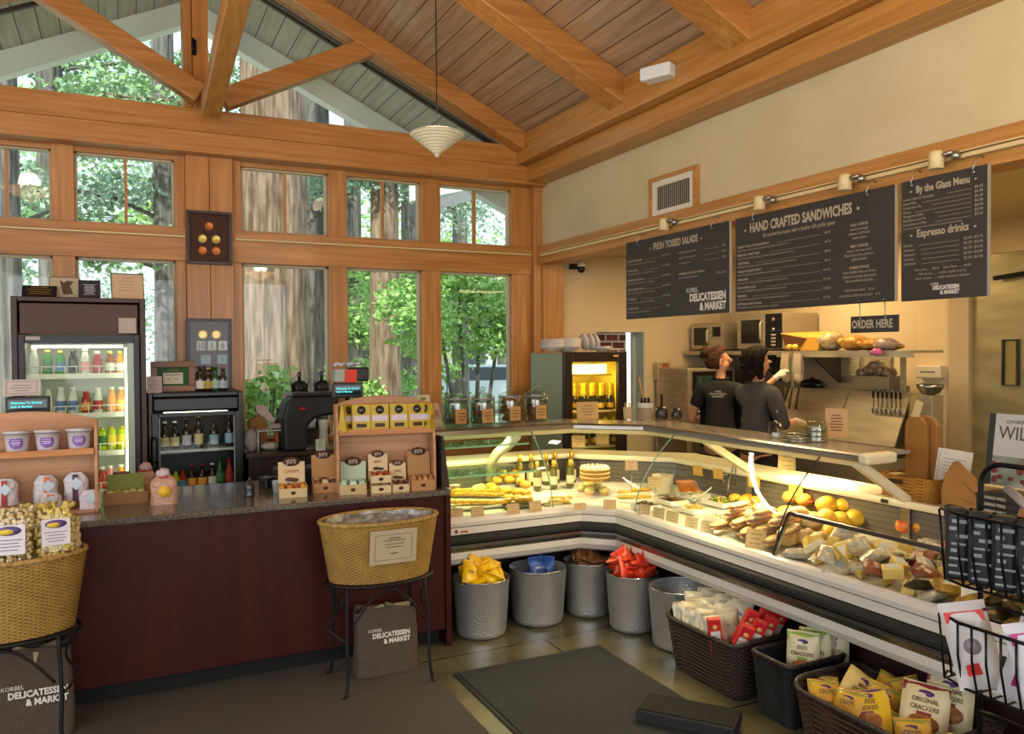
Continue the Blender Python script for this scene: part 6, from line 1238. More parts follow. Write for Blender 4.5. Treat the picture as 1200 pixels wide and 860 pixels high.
def redbox(pos, rot, label, first=[None]):
    if first[0] is None:
        t = thing('red_cracker_box', pos, label, 'box', 'red cracker boxes'); t.rotation_euler = rot
        MB().cbox(0, 0, .095, .062, .04, .19).build('carton', rb, t, bev=.002); MB().box(-.023, .023, -.0212, -.0205, .02, .13).build('white_panel', wbk, t)
        m_ = MB()
        for q in range(6): m_.box(-.019, .019, -.0218, -.0213, .03 + q * .015, .033 + q * .015)
        m_.build('print', cm('#6f6a66', .6), t); MB().box(.0312, .0316, -.013, .013, .03, .09).build('picture', cm('#c98a3a', .5), t); MB().cbox(0, 0, .1903, .05, .03, .0006).build('lid_print', cm('#d04a3a', .5), t)
        m_ = MB().tr((.0, -.0215, .15), (R_(90), 0, 0)).lathe([(0, 0), (.013, 0), (.013, .0006), (0, .0006)], 16); m_.build('round_print', cm('#d8a05a', .5), t); first[0] = t; return t
    return dup(first[0], pos, label=label, rot=rot)
redbox((2.655, 3.13, .175), (R_(4), R_(-6), R_(-28)), 'red cracker box standing upright between packets and tilted boxes')
for i, (x, y, z, lb) in enumerate([(2.67, 3.03, .19, 'front left'), (2.73, 3.01, .21, 'front middle'), (2.80, 3.01, .22, 'second row left'), (2.75, 3.09, .23, 'second row right'), (2.82, 3.07, .23, 'third row left'), (2.87, 3.02, .23, 'rear right'), (2.90, 3.10, .24, 'rearmost')]):
    redbox((x, y, z), (R_(10), R_(24), R_(-38) + .08 * i), 'tilted red cracker box, ' + lb + ' of the slanting ones in the long dark basket')
def pouch(pos, rot, label, col, band, c2, group, text=None, w=.15, h=.20, store={}):
    key = (col, band)
    if key not in store:
        t = thing('cracker_pouch', pos, label, 'bag', group); t.rotation_euler = rot; m_ = MB(); m_.smooth = True; vs, fs = pillow(w / 2, h / 2, .05, 9); m_.tr((0, 0, h / 2), (R_(90), 0, 0)).add([(a, b_, c + .003 * math.sin(a * 60 + b_ * 45)) for a, b_, c in vs], fs); m_.build('pouch_body', mat('pouch_' + col.strip('#'), col, .3, noise=(14, c2, .45, (1, 1, 1)), bump=.2), t)
        m_ = MB(); m_.smooth = True; vs, fs = pillow(w / 2 * .985, h * .08, .02, 5); m_.tr((0, -.006, h * .89), (R_(90), 0, 0)).add(vs, fs); m_.build('top_band', cm(band, .35), t)
        m_ = MB(); m_.tr((0, -.0262, h * .28), (R_(90), 0, 0), (1, .62, 1)).lathe([(0, 0), (w * .33, 0), (w * .33, .002), (0, .003)], 20); m_.build('food_picture', mat('cracker_picture', '#b0753f', .5, noise=(60, '#7a4a26', 1, (1, 1, 1))), t)
        m_ = MB()
        for q, s_ in enumerate(text or ('CRACKERS',)): put_text(m_, s_, .024, Matrix.Translation((0, -.0275, h * (.64 - .13 * q))) @ Matrix.Rotation(R_(90), 4, 'X'), align='CENTER', offset=.0006, xs=.85)
        m_.build('pouch_lettering', cm('#5c4a34', .5), t)
        MB().cbox(0, -.027, h * .44, w * .3, .001, h * .07).build('name_patch', cm(band, .4), t); MB().tr((0, -.0225, h * .80), (R_(90), 0, 0), (1, .4, 1)).lathe([(0, 0), (w * .17, 0), (w * .17, .002), (0, .002)], 18).build('oval_badge', cm('#4a2a6a', .4), t)
        store[key] = t; return t
    return dup(store[key], pos, label=label, rot=rot)
A_ = R_(-55)
g1 = 'green topped cracker pouches in the small basket'
for i, (x, y, z, rz_) in enumerate([(2.79, 2.70, .185, A_), (2.86, 2.70, .185, A_ - .1), (2.92, 2.70, .18, A_ + .15), (2.955, 2.68, .18, A_ - .05)]):
    pouch((x, y, z), (R_(-8), 0, rz_), ['front', 'second', 'third', 'rearmost'][i] + ' green topped cracker pouch standing in the small basket', '#cfc6a0', '#7f9a3a', '#b8a878', g1, ('SEED', 'CRACKERS'), .145, .215)
pouch((2.66, 2.34, .19), (R_(-38), R_(32), A_ + .1), 'tilted yellow and cream cracker pouch at the left of the long brown basket', '#d8c27a', '#c9b65a', '#b39a3a', 'pouches in the long brown basket', ('MINI', 'CHEESE'))
pouch((2.60, 2.16, .19), (R_(-42), R_(-18), A_ - .1), 'yellow pouch with purple band in the long brown basket', '#d8b42a', '#53307a', '#c99a2a', 'pouches in the long brown basket', ('CHEESE', 'COOKIES'), .16, .19)
pouch((2.72, 2.04, .20), (R_(-32), R_(4), A_ - .05), 'cream pouch with dark red band at the front of the brown basket', '#cfc29a', '#7a1a24', '#b9a878', 'pouches in the long brown basket', ('ORIGINAL', 'CRACKERS'), .17, .22)
pouch((2.84, 2.02, .22), (R_(-30), R_(0), A_ - .15), 'cream pouch with dark red band at the rear of the brown basket', '#cfc29a', '#7a1a24', '#b9a878', 'pouches in the long brown basket')
for i, (x, y, z) in enumerate([(2.60, 2.42, .17), (2.56, 2.34, .18), (2.56, 2.26, .17), (2.60, 2.20, .15), (2.70, 2.24, .18), (2.82, 2.30, .18), (2.86, 2.16, .2), (2.62, 1.98, .15), (2.90, 2.08, .2)]):
    pouch((x, y, z), (R_(-25) + r4.uniform(-.3, .2), r4.uniform(-.4, .4), A_ + r4.uniform(-.6, .6)), 'golden cracker pouch tucked low in the long brown basket', '#d0a53a', '#8a8a3a', '#b0842a', 'golden pouches low in the brown basket', ('CRISPS',), .13, .17)
# low black box at the bottom edge of the picture
p = at(747, 828, z=.07); t = thing('black_case', (p.x + .19, p.y - .13, .014), 'low black case on the mat at the bottom edge of the picture', 'case', rz=R_(-52)); MB().box(-.22, .22, -.10, .10, 0, .055).build('case_body', rub, t, bev=.006); MB().box(-.21, .21, -.09, .09, .055, .06).build('lid', cm('#060606', .9), t)
BW = mat('black_wire', '#0e0e10', .35, .5)
t = rk = thing('wire_rack', (2.22, 1.20, 0), 'black wire display rack with curved baskets at the right edge of the picture', 'rack')
Y0, Y1 = 1.462 - 1.20, -.26
def arch_(x, z0, z1): return [(x, Y0, z0)] + [(x, Y0, z1 - .06)] + [(x, Y0 - .06 * (1 - math.cos(a)), z1 - .06 + .06 * math.sin(a)) for a in [R_(q) for q in range(10, 91, 16)]] + [(x, Y1 + .06, z1)] + [(x, Y1 + .06 - .06 * math.sin(a), z1 - .06 + .06 * math.cos(a)) for a in [R_(q) for q in range(10, 91, 16)]] + [(x, Y1, z0)]
MB().tube(arch_(-.02, .01, 1.375), .0075, 8).build('main_frame', BW, t); MB().tube([(-.02, Y0, .012), (.2, Y0, .012), (.2, Y1, .012), (-.02, Y1, .012), (-.22, Y1, .012), (-.22, Y0, .012)], .007, 8, closed=True).build('foot_frame', BW, t)
def wbasket(z0, z1, nm, ext=.10, depth=.17):
    m_ = MB(); ya, yb = Y0 + ext, Y1 - .02; n_ = 13
    def rim(z, q): return [(-.02, ya + .0, z), (-.02 - depth * q * .6, ya - .02, z), (-.02 - depth * q, ya - .10, z), (-.02 - depth * q, yb + .05, z), (-.02, yb, z)]
    m_.tube(rim(z1, 1), .005, 6); m_.tube(rim(z0, .75), .004, 6); m_.tube([(-.02, ya, z1), (-.02, yb, z1)], .004, 6); m_.tube([(-.02, ya, z0), (-.02, yb, z0)], .004, 6)
    for i in range(n_):
        y = ya - .10 + (yb + .05 - ya + .10) * i / (n_ - 1)
        m_.tube([(-.02 - depth, y, z1), (-.02 - depth * .98, y, (z0 + z1) / 2), (-.02 - depth * .75, y, z0), (-.02, y, z0)], .0035, 6)
    for q in (.3, .7): m_.tube([(-.02 - depth * q, ya - .03 * q, z1), (-.02 - depth * q * .8, ya - .03, z0), (-.02, ya - .03, z0)], .0035, 6)
    return m_.build(nm, BW, t)
wbasket(1.03, 1.235, 'upper_basket', .10, .10); wbasket(.74, .93, 'middle_basket', .10, .10); wbasket(.36, .56, 'lower_basket', .04, .12)
MB().tube([(-.02, Y0, .95), (-.10, Y0 - .1, 1.0), (-.10, Y0 - .35, 1.0)], .005, 6).build('hoop', BW, t); MB().tube([(-.02, Y0, .66), (-.10, Y0 - .1, .70), (-.10, Y0 - .35, .70)], .005, 6).build('hoop', BW, t)
bkc = mat('black_package', '#17191c', .4)
def newsbag(pos, rz, label, first=[None]):
    if first[0] is None:
        t = thing('black_packet', pos, label, 'packet', 'black packets with grey print in the wire rack', rz); MB().cbox(0, 0, .105, .062, .04, .21).build('packet_body', bkc, t, bev=.012); m_ = MB(); r5 = random.Random(8)
        for q in range(9):
            z = .02 + q * .021; x_ = r5.uniform(-.026, .0); m_.box(x_, min(.027, x_ + r5.uniform(.02, .055)), -.0214, -.0205, z, z + r5.choice((.006, .010, .016)))
        m_.build('print', cm('#8f9698', .5), t); first[0] = t; return t
    return dup(first[0], pos, rz, label)
for i in range(8):
    newsbag((2.22 - .065, 1.50 - i * .068, 1.035), R_(-62) + .06 * math.sin(i * 3), ['leftmost', 'second', 'third', 'fourth', 'fifth', 'sixth', 'seventh', 'eighth'][i] + ' black packet with grey print in the upper wire basket')
wdn = MB().blob((0, 0, .035), .03, .03, .04, 14, 9); wdn.build('wooden_ball', cm('#a8763f', .4), label='round wooden handle sticking out behind the black packets', cat='handle', loc=(2.235, 1.345, 1.20))
t = thing('silver_wrapped_stick', (2.20, 1.25, 1.20), 'silver wrapped stick slanting up at the right edge', 'stick'); t.rotation_euler = (R_(-50), 0, 0); MB().lathe([(0, 0), (.012, 0), (.012, .18), (0, .18)], 12).build('stick', cm('#a8a5a8', .3, metal=.5), t)
# books on a ledge behind the rack
t = thing('side_counter', (3.95, 1.95, 0), 'beige side counter behind the wire rack', 'counter'); MB().box(-.15, .75, -.75, .55, 0, 1.0).build('counter_body', KCREAM, t); MB().box(-.17, .77, -.77, .57, 1.0, 1.03).build('worktop', cm('#c5b48e', .4), t, bev=.004)
X_ = 3.50
for i in range(3):
    a = at(1140, 588 - i * 13, X=X_); t = thing('stacked_book', (X_ + .11, a.y - .16, .953 + .0305 * i), ['bottom', 'middle', 'top'][i] + ' dark book of the stack lying behind the wire rack', 'book', 'stack of dark cookbooks')
    MB().cbox(0, 0, .015, .22, .30, .029).build('book_cover', cm('#2b2a2a', .4), t, bev=.002); MB().cbox(.003, 0, .015, .219, .302, .023).build('pages', cm('#b5a88e', .8), t)
    m_ = MB(); put_text(m_, 'COOKING WILD', .018, frame_mx((-.1112, .13, .009), (0, -1, 0), (0, 0, 1)), xs=.9, offset=.0006); m_.build('spine_title', cm('#b9b3a2', .5), t)
a = at(1146, 566, X=X_); t = thing('standing_cookbook', (X_ + .13, a.y - .075, 1.068), 'cookbook titled WILD standing on the stack of dark books', 'book'); t.rotation_euler = (0, R_(8), 0)
MB().box(-.012, .012, -.125, .125, 0, .33).build('book_cover', mat('cookbook_cover', '#a9aba2', .4, noise=(7, '#4c5a44', 1, (1, 1, 1))), t, bev=.002)
MB().box(-.0132, -.0126, -.10, .125, .135, .33).build('cover_paper', cm('#b9bab4', .5), t); MB().box(-.0133, -.0127, .095, .125, .0, .33).build('cover_edge', cm('#2f3230', .5), t)
m_ = MB(); put_text(m_, 'WILD', .085, frame_mx((-.014, .075, .215), (0, -1, 0), (0, 0, 1)), xs=.85, offset=.0006); put_text(m_, 'COOKING', .022, frame_mx((-.014, .045, .288), (0, -1, 0), (0, 0, 1)), offset=.0004); m_.build('cover_title', cm('#4a4a42', .5), t)
m_ = MB(); r5 = random.Random(4)
for i in range(10): m_.blob((-.014, r5.uniform(-.1, .1), r5.uniform(.02, .11)), .002, r5.uniform(.008, .02), r5.uniform(.008, .02), 10, 6)
m_.build('cover_picture', cm('#6a2a2a', .5), t)
# packs in the middle and lower wire baskets
for i, (dy, c, c2, rz_, lb) in enumerate([(.22, '#c9c3c0', '#c8322a', .2, 'white pack with orange print at the left of the middle wire basket'), (.12, '#c5c3c8', '#a3226a', -.1, 'white and magenta pack in the middle wire basket'), (.03, '#cfcdd0', '#b02a7a', .25, 'white pack with a magenta top in the middle wire basket'), (-.07, '#c9c7d0', '#24479a', 0, 'white pack with a blue top in the middle wire basket')]):
    t = thing('printed_pack', (2.155, 1.20 + dy, .745), lb, 'bag', 'white packs in the middle wire basket', R_(-62) + rz_); t.rotation_euler = (R_(-10), R_(14) * (1 if i % 2 else -1), R_(-62) + rz_); m_ = MB(); m_.smooth = True; vs, fs = pillow(.06, .12, .05, 8); m_.tr((0, 0, .12), (R_(90), 0, 0)).add(vs, fs); m_.build('pack_body', cm(c, .3), t)
    MB().cbox(0, -.013, .20, .10, .012, .03).build('top_band', cm(c2, .35), t); MB().tr((0, -.027, .06), (R_(90), 0, .6)).cbox(0, 0, 0, .07, .03, .002).build('print', cm(c2, .35), t); m_ = MB().tr((0, -.026, .12), (R_(90), 0, 0)).lathe([(0, 0), (.022, 0), (.022, .002), (0, .002)], 18); m_.build('round_print', cm('#8a7f8a', .5), t)
for i in range(5):
    t = thing('green_yellow_pack', (2.13 + .012 * (i % 2), 1.42 - i * .075, .37), ['leftmost', 'second', 'third', 'fourth', 'fifth'][i] + ' green topped yellow pack in the lower wire basket', 'bag', 'green topped yellow packs', R_(-60)); m_ = MB(); m_.smooth = True; vs, fs = pillow(.075, .12, .035, 8); m_.tr((0, 0, .12), (R_(90), 0, 0)).add(vs, fs); m_.build('pack_body', cm('#d0a21c', .35), t)
    MB().cbox(0, -.008, .215, .13, .012, .045).build('top_band', cm('#4f6f22', .4), t); MB().tr((0, -.019, .14), (R_(90), 0, .12)).cbox(0, 0, 0, .10, .03, .002).build('name_stripe', cm('#d8c98a', .4), t)
BD = mat('chalkboard_grey', '#3a3733', .55, noise=(2, '#33302d', 1, (1, 1, 1))); INK = cm('#b5a88e', .7); INKW = cm('#dcd6c8', .6)
def board(yL, yR, z0, z1, label):
    t = thing('menu_board', (3.40, (yL + yR) / 2, z0), label, 'menu board'); w = abs(yL - yR); h = z1 - z0
    MB().box(0, .012, -w / 2, w / 2, 0, h).build('board_panel', BD, t, bev=.001); MB().box(-.0005, .0125, -w / 2 - .006, -w / 2 + .001, 0, h).build('edge_strip', cm('#a39a86', .4), t)
    for s_ in (-.36, .36):
        y = s_ * w; m_ = MB().tube([(-.006, y, h - .03), (-.012, y, h - .01), (-.004, y - .01, h + .03), (.02, y - .012, h + .05), (.045, y - .012, h + .04)], .003, 6).blob((-.006, y, h - .025), .006, .008, .008); m_.build('hook', CHROME, t)
    return t, w, h
def L_(mb, s_, u, v, size, w, h, align='LEFT', **k):
    """u from the left edge, v from the top edge, in metres"""
    put_text(mb, s_, size, frame_mx((-.0022, w / 2 - u, h - v), (0, -1, 0), (0, 0, 1)), align=align, **k)
def rule(mb, u0, u1, v, w, h, th=.0012): mb.box(-.0022, -.0012, w / 2 - u1, w / 2 - u0, h - v - th, h - v)
t, w, h = board(5.02, 3.885, 1.935, 2.505, 'dark menu board of fresh tossed salads hanging left of the others')
m_ = MB(); L_(m_, '-  FRESH TOSSED SALADS  -', w / 2 + .02, .09, .066, w, h, 'CENTER', xs=.72, offset=.0022); m_.build('board_title', INK, t)
m_ = MB(); rows = [('HOUSE GREEN SALAD', '$4.95 / $7.95', 'mixed greens, tomatoes, cucumbers, croutons and shaved carrots'), ('CAESAR SALAD', '$5.95 / $8.95', 'romaine hearts, parmesan cheese, house made croutons, caesar'), ('CHICKEN SALAD PLATE', '$6.95 / $9.95', 'all white meat chicken, dried fruit and almonds on mixed greens'), ('GREEK CHOPPED SALAD', '$6.95 / $9.95', 'romaine, olives, feta cheese, cucumbers, red onion and tomatoes'), ('TUNA SALAD', '$6.95 / $9.95', 'albacore tuna, celery, capers and lemon served over field greens'), ('SPINACH SALAD', '$8.95', 'baby spinach, candied walnuts and crumbled blue cheese')]
for i, (a, b_, c) in enumerate(rows):
    v = .150 + i * .070; L_(m_, a, .02, v, .019, w, h, offset=.0004); L_(m_, b_, .54, v - .004, .018, w, h, 'RIGHT'); rule(m_, .24, .43, v - .001, w, h); L_(m_, c, .02, v + .024, .0155, w, h, xs=.82)
for i, (a, b_) in enumerate([('add grilled chicken to any salad', '$2.95'), ('add grilled shrimp to any salad', '$3.95'), ('extra dressing on side', '$.50')]):
    v = .150 + i * .036; L_(m_, a, .63, v, .017, w, h, xs=.85); L_(m_, b_, w - .03, v, .018, w, h, 'RIGHT'); rule(m_, .90, w - .10, v - .001, w, h)
L_(m_, 'HOMEMADE SOUP OF THE DAY', .63, .295, .019, w, h, offset=.0004); L_(m_, 'served with fresh baked bread', .63, .320, .016, w, h); L_(m_, '$3.95 / $5.95', w - .03, .318, .017, w, h, 'RIGHT'); m_.build('board_lettering', INK, t)
def logo(t, u, v, s_, w, h):
    m_ = MB(); L_(m_, 'KORBEL', u - s_ * 7.4, v, s_ * .8, w, h, xs=.8); L_(m_, 'DELICATESSEN', u, v + s_ * 1.12, s_ * 1.3, w, h, 'RIGHT', offset=s_ * .06, xs=.78); L_(m_, '& MARKET', u, v + s_ * 2.3, s_ * 1.3, w, h, 'RIGHT', offset=s_ * .06, xs=.78); m_.build('board_logo', INKW, t)
logo(t, w - .03, .42, .053, w, h)
t, w, h = board(3.83, 2.70, 1.935, 2.505, 'dark menu board of hand crafted sandwiches hanging in the middle')
m_ = MB(); L_(m_, '-  HAND CRAFTED SANDWICHES  -', .50, .10, .078, w, h, 'CENTER', xs=.68, offset=.0026); m_.build('board_title', INK, t)
m_ = MB(); L_(m_, 'All sandwiches come with a kosher dill pickle spear', .50, .142, .033, w, h, 'CENTER', xs=.78)
rows = [('CREATE YOUR OWN SANDWICH', '$8.95', 'choice of meat, one cheese, condiments, vegetables and greens on your choice of roll'), ('ROASTED TURKEY MELT', '$9.50', 'roasted turkey, smoked mozzarella, basil aioli, tomato and spring greens on your choice of roll'), ('VEGETARIAN', '$8.50', 'grilled eggplant, roasted peppers, olives, smoked mozzarella and spring greens with balsamic on roll'), ('GRILLED CHICKEN PESTO', '$9.75', 'grilled chicken, provolone, pesto and spring greens on your choice of roll'), ('HAM & BRIE', '$10.25', 'black forest ham, brie cheese, honey mustard and spring greens on your choice of roll'), ('ROAST BEEF AU JUS', '$10.50', 'rare roast beef, caramelized onions and gorgonzola, horseradish mayonnaise on roll'), ('MEATBALL', '$10.50', 'beef and italian sausage meatballs, marinara sauce and melted provolone cheese on roll'), ('PASTRAMI & PROVOLONE', '$10.95', 'thin sliced pastrami, provolone, whole grain mustard on a toasted roll')]
for i, (a, b_, c) in enumerate(rows):
    v = .185 + i * .0495; L_(m_, a, .02, v, .0175, w, h, offset=.0004); L_(m_, b_, .735, v - .002, .017, w, h, 'RIGHT'); rule(m_, .02 + len(a) * .0125 + .03, .67, v - .001, w, h); L_(m_, c, .02, v + .020, .0155, w, h, xs=.76)
for v, ls in ((.17, ('ROLL CHOICES', 'sliced sourdough,', 'ciabatta, soft french,', 'whole wheat')), (.28, ('MEAT CHOICES', 'turkey, rare roast beef,', 'Black Forest ham, pastrami,', 'grilled chicken')), (.39, ('CHEESE CHOICES', 'white cheddar, brie, provolone,', 'smoked mozzarella, gorgonzola,', 'feta, shredded mozzarella'))):
    for i, s_ in enumerate(ls): L_(m_, s_, .92, v + i * .0225, .019 if i else .0185, w, h, 'CENTER', xs=.85, offset=0 if i else .0004)
L_(m_, 'ADDITIONAL MEAT    $2.00', .92, .505, .015, w, h, 'CENTER'); L_(m_, 'ADDITIONAL CHEESE OR AVOCADO    $1.50', .92, .532, .015, w, h, 'CENTER', xs=.85); m_.build('board_lettering', INK, t)
t, w, h = board(2.665, 2.235, 1.93, 2.505, 'dark menu board of drinks by the glass and espresso hanging at the right')
m_ = MB(); L_(m_, '-  By the Glass Menu  -', w / 2, .065, .047, w, h, 'CENTER', xs=.76, offset=.0014); L_(m_, '-  Espresso drinks  -', w / 2, .275, .050, w, h, 'CENTER', xs=.82, offset=.0014); m_.build('board_title', INK, t)
m_ = MB()
for i, (a, b_) in enumerate([('Korbel California Champagne', '$5.00'), ('Korbel Wine', '$6.00'), ('Russian River Ale', '$6.50'), ('Mimosa', '$6.00'), ('Pomegranate Bellini', '$6.00'), ('Red Hibiscus Iced Tea', '$2.50'), ('House Brewed Coffee', '$2.50')]):
    v = .095 + i * .020; L_(m_, a, .012, v, .016, w, h, xs=.85); L_(m_, b_, w - .02, v, .017, w, h, 'RIGHT'); rule(m_, .03 + len(a) * .0078, w - .075, v - .001, w, h)
L_(m_, 'We also have a large assortment of bottled sodas, juices and waters available', .012, .232, .0115, w, h, xs=.84)
for i, (a, b_) in enumerate([('Espresso', '$2.00 / $2.75'), ('Americano', '$2.25 / $3.00'), ('Cappuccino', '$2.75 / $3.50'), ('Café Latte', '$3.00 / $4.00'), ('Café Mocha', '$3.50 / $4.50')]):
    v = .315 + i * .022; L_(m_, a, .015, v, .016, w, h, xs=.85); L_(m_, b_, w - .02, v, .0165, w, h, 'RIGHT'); rule(m_, .03 + len(a) * .0082, w - .13, v - .001, w, h)
for i, s_ in enumerate(['Add a shot ....... $0.75     Add a flavor ....... $0.50', 'Milk choices ........ nonfat, regular and soy', 'Flavor choices ....... vanilla, caramel or hazelnut']): L_(m_, s_, w / 2, .435 + i * .021, .0145, w, h, 'CENTER')
m_.build('board_lettering', INK, t); logo(t, w * .70, .508, .0195, w, h)
t = thing('order_sign', (3.42, 2.84, 1.785), 'small dark sign reading ORDER HERE hanging under the sandwich board', 'sign'); MB().box(0, .01, -.142, .142, 0, .085).build('sign_panel', BD, t, bev=.001)
m_ = MB(); put_text(m_, 'ORDER HERE', .058, frame_mx((-.0022, .133, .024), (0, -1, 0), (0, 0, 1)), xs=.72, offset=.0018); m_.build('sign_lettering', INK, t)
for y in (.075, -.075): MB().tube([(-.006, y, .075), (-.01, y, .09), (.0, y + .008, .12), (-.012, y, .15), (-.02, y, .165), (-.008, y, .168)], .003, 6).blob((-.006, y, .073), .005, .006, .006).build('hook', CHROME, t)
ZT = 1.2065; JARG = thin_glass('cookie_jar_glass', '#e6ebe6', .10, .85)
jarlid = [(0, .0), (.055, .0), (.078, -.018), (.082, -.022), (.082, -.028), (.0, -.026)]
def glassjar(px, py, label, fill, r=.083, h=.175, tag_=True, bandc='#b98a4f'):
    p = at(px, py, z=ZT); t = thing('cookie_jar', (p.x, p.y, ZT), label, 'jar', 'glass cookie jars on the case top')
    MB().lathe([(r * .92, 0), (r, .01), (r, h - .02), (r * .93, h), (r * .90, h), (r * .965, h - .02), (r * .965, .012), (0, .008)], 30, cap=False).build('jar_body', JARG, t)
    MB().lathe([(r * .95, h), (r * .99, h + .006), (r * .97, h + .02), (r * .55, h + .038), (r * .25, h + .044), (r * .16, h + .05), (r * .16, h + .056), (r * .30, h + .066), (r * .28, h + .08), (0, h + .086)], 30, cap=False).build('lid', JARG, t)
    MB().tube([(r * .97 * math.cos(a), r * .97 * math.sin(a), h + .003) for a in [q * math.pi / 16 for q in range(32)]], .004, 6, closed=True).build('lid_seal', cm('#8f8a80', .3), t)
    r6 = random.Random(int(px)); kind, cols, n_, top = fill; m_ = MB(); ms = [cm(c, .5) for c in cols]
    for i in range(n_):
        a = r6.uniform(0, 6.28); q = (r - .02) * math.sqrt(r6.random()); z = .015 + r6.random() * top; m_.mi = r6.randrange(len(ms))
        if kind == 'cookies': m_.tr((q * .6 * math.cos(a), q * .6 * math.sin(a), z), (r6.uniform(-.5, .5), r6.uniform(-.5, .5), 0)).lathe([(0, 0), (.030, 0), (.036, .006), (.030, .012), (0, .014)], 14)
        else: m_.T = Matrix.Identity(4); m_.blob((q * math.cos(a), q * math.sin(a), z), .013, .011, .010, 7, 5)
    m_.T = Matrix.Identity(4); o = m_.build(kind, ms, t, kind='stuff')
    if tag_:
        def lf(u, v): a = -math.pi / 2 + .05 + (u - .5) * 1.05; return ((r + .001) * math.cos(a) * 1, (r + .001) * math.sin(a), .02 + v * .095)
        MB().grid(lf, 10, 1).build('jar_label', cm(bandc, .7), t)
        m_ = MB()
        for i, ww in enumerate((.30, .36, .26)):
            m_.grid(lambda u, v: ((r + .002) * math.cos(-math.pi / 2 + .05 + (u - .5) * ww * 2), (r + .002) * math.sin(-math.pi / 2 + .05 + (u - .5) * ww * 2), .085 - i * .02 + v * .006), 6, 1)
        m_.build('label_print', cm('#5b4026', .7), t)
    return t
glassjar(535, 499, 'first glass jar from the left on the case top, holding brown cookies low down', ('cookies', ('#9a6a3a', '#7d522c'), 14, .05))
glassjar(566, 498, 'second glass jar on the case top, full of bright coloured candy', ('candies', ('#c8402a', '#2f8f5a', '#d8a62a', '#2f7f9a', '#c9622a'), 330, .13))
glassjar(598, 495, 'third glass jar on the case top, full of golden cookies', ('cookies', ('#c98f42', '#b57a34'), 46, .14))
glassjar(628, 493, 'fourth glass jar on the case top, with brown cookies', ('cookies', ('#a8743c', '#93622e'), 34, .11))
p = at(502, 500, z=ZT); t = thing('card_stand_box', (p.x + .0, p.y - .02, ZT), 'cream display box with a small tree logo left of the glass jars', 'box', rz=.05)
MB().prism([(-.05, 0), (.06, 0), (.06, .04), (.03, .07), (.03, .155), (.022, .155), (-.04, .05), (-.05, .035)], -.075, .075, 'YZ').build('box_body', cm('#b3a285', .7), t, bev=.002)
MB().box(-.07, .02, .035, .04, .12, .21).build('header_card', cm('#c9bda2', .7), t); MB().blob((-.03, .034, .185), .02, .002, .012, 12, 6).cbox(-.03, .034, .168, .005, .003, .02).build('tree_logo', cm('#6f7a2c', .6), t)
m_ = MB(); r6 = random.Random(9)
for i in range(6): m_.tr((-.05 + i * .02, -.01, .08), (r6.uniform(-.3, .3), r6.uniform(-.3, .3), r6.uniform(-.3, .3))).cbox(0, 0, 0, .03, .05, .06)
m_.T = Matrix.Identity(4); m_.build('wrapped_bars', cm('#9a7a5e', .5), t, kind='stuff')
p = at(689, 491, z=ZT); card('counter_sign', (p.x, p.y, ZT), .165, .125, 'tan sign standing on the case top before the lit wine fridge', 'sign', None, R_(-12), R_(8), '#c09a62', .003, 4, False, '#6a4c2c')
for px, lb in ((903, 'smallest upturned plastic tub on the case top'), ):
    p = at(909, 513, z=ZT); MB().lathe([(.045, 0), (.047, .006), (.034, .095), (0, .097)], 20).build('plastic_tub', JARG, label='tall narrow upturned clear cup on the case top', cat='cup', loc=(p.x, p.y, ZT))
for px, rr, hh, n_, lb in ((934, .075, .028, 2, 'low upturned clear tub between the cup and the tall tubs'), (957, .058, .05, 3, 'stack of upturned clear tubs beside the standing tan card')):
    p = at(px, 517, z=ZT)
    for i in range(n_): MB().lathe([(rr, 0), (rr * 1.02, .006), (rr * .85, hh), (rr * .8, hh + .004), (0, hh + .004)], 22).build('plastic_tub', JARG, label=lb + (', bottom one' if i == 0 else ', top one' if i == n_ - 1 else ', middle one'), cat='tub', loc=(p.x, p.y, ZT + i * (hh * .55)))
p = at(980, 513, z=ZT); card('standing_card', (p.x, p.y, ZT), .115, .165, 'tall tan card with handwriting standing at the end of the case top', 'sign', None, R_(-52), R_(4), '#b89468', .003, 6, False, '#5d3f24')
p = at(740, 491, z=ZT); t = thing('utensil_cup', (p.x - .03, p.y, ZT), 'small cream cup of wooden sticks on the case top corner', 'cup'); MB().lathe([(.03, 0), (.036, .085), (.038, .086), (.033, .083), (.026, .004)], 18).build('cup_body', cm('#cbb48c', .5), t)
m_ = MB()
for i in range(7): m_.tr((.018 * math.cos(i), .018 * math.sin(i), .02), (.12 * math.cos(i), .12 * math.sin(i), 0)).box(-.003, .003, -.001, .001, 0, .10)
m_.T = Matrix.Identity(4); m_.build('sticks', cm('#c09a5c', .6), t, kind='stuff')
p = at(756, 491, z=ZT); t = thing('utensil_crock', (p.x, p.y, ZT), 'grey brown crock of knives and a wooden spoon on the case top corner', 'crock'); MB().lathe([(.05, 0), (.055, .01), (.057, .12), (.053, .12), (.05, .012), (0, .01)], 22, cap=False).build('crock_body', cm('#8f7a62', .6), t); MB().lathe([(.0572, .085), (.0572, .12)], 22, cap=False).build('rim_band', cm('#c3bda8', .5), t)
for i in range(5): MB().tr((.03 * math.cos(i * 1.3), .03 * math.sin(i * 1.3), .05), (.15 * math.cos(i * 1.3 + 1.6), .15 * math.sin(i), 0)).box(-.008, .008, -.004, .004, 0, .105).build('knife_handle', BLACKP, t)
MB().tube([(.01, 0, .05), (-.03, 0, .20), (-.055, .0, .30)], .007, 8).build('wooden_spoon', cm('#b3803f', .6), t)
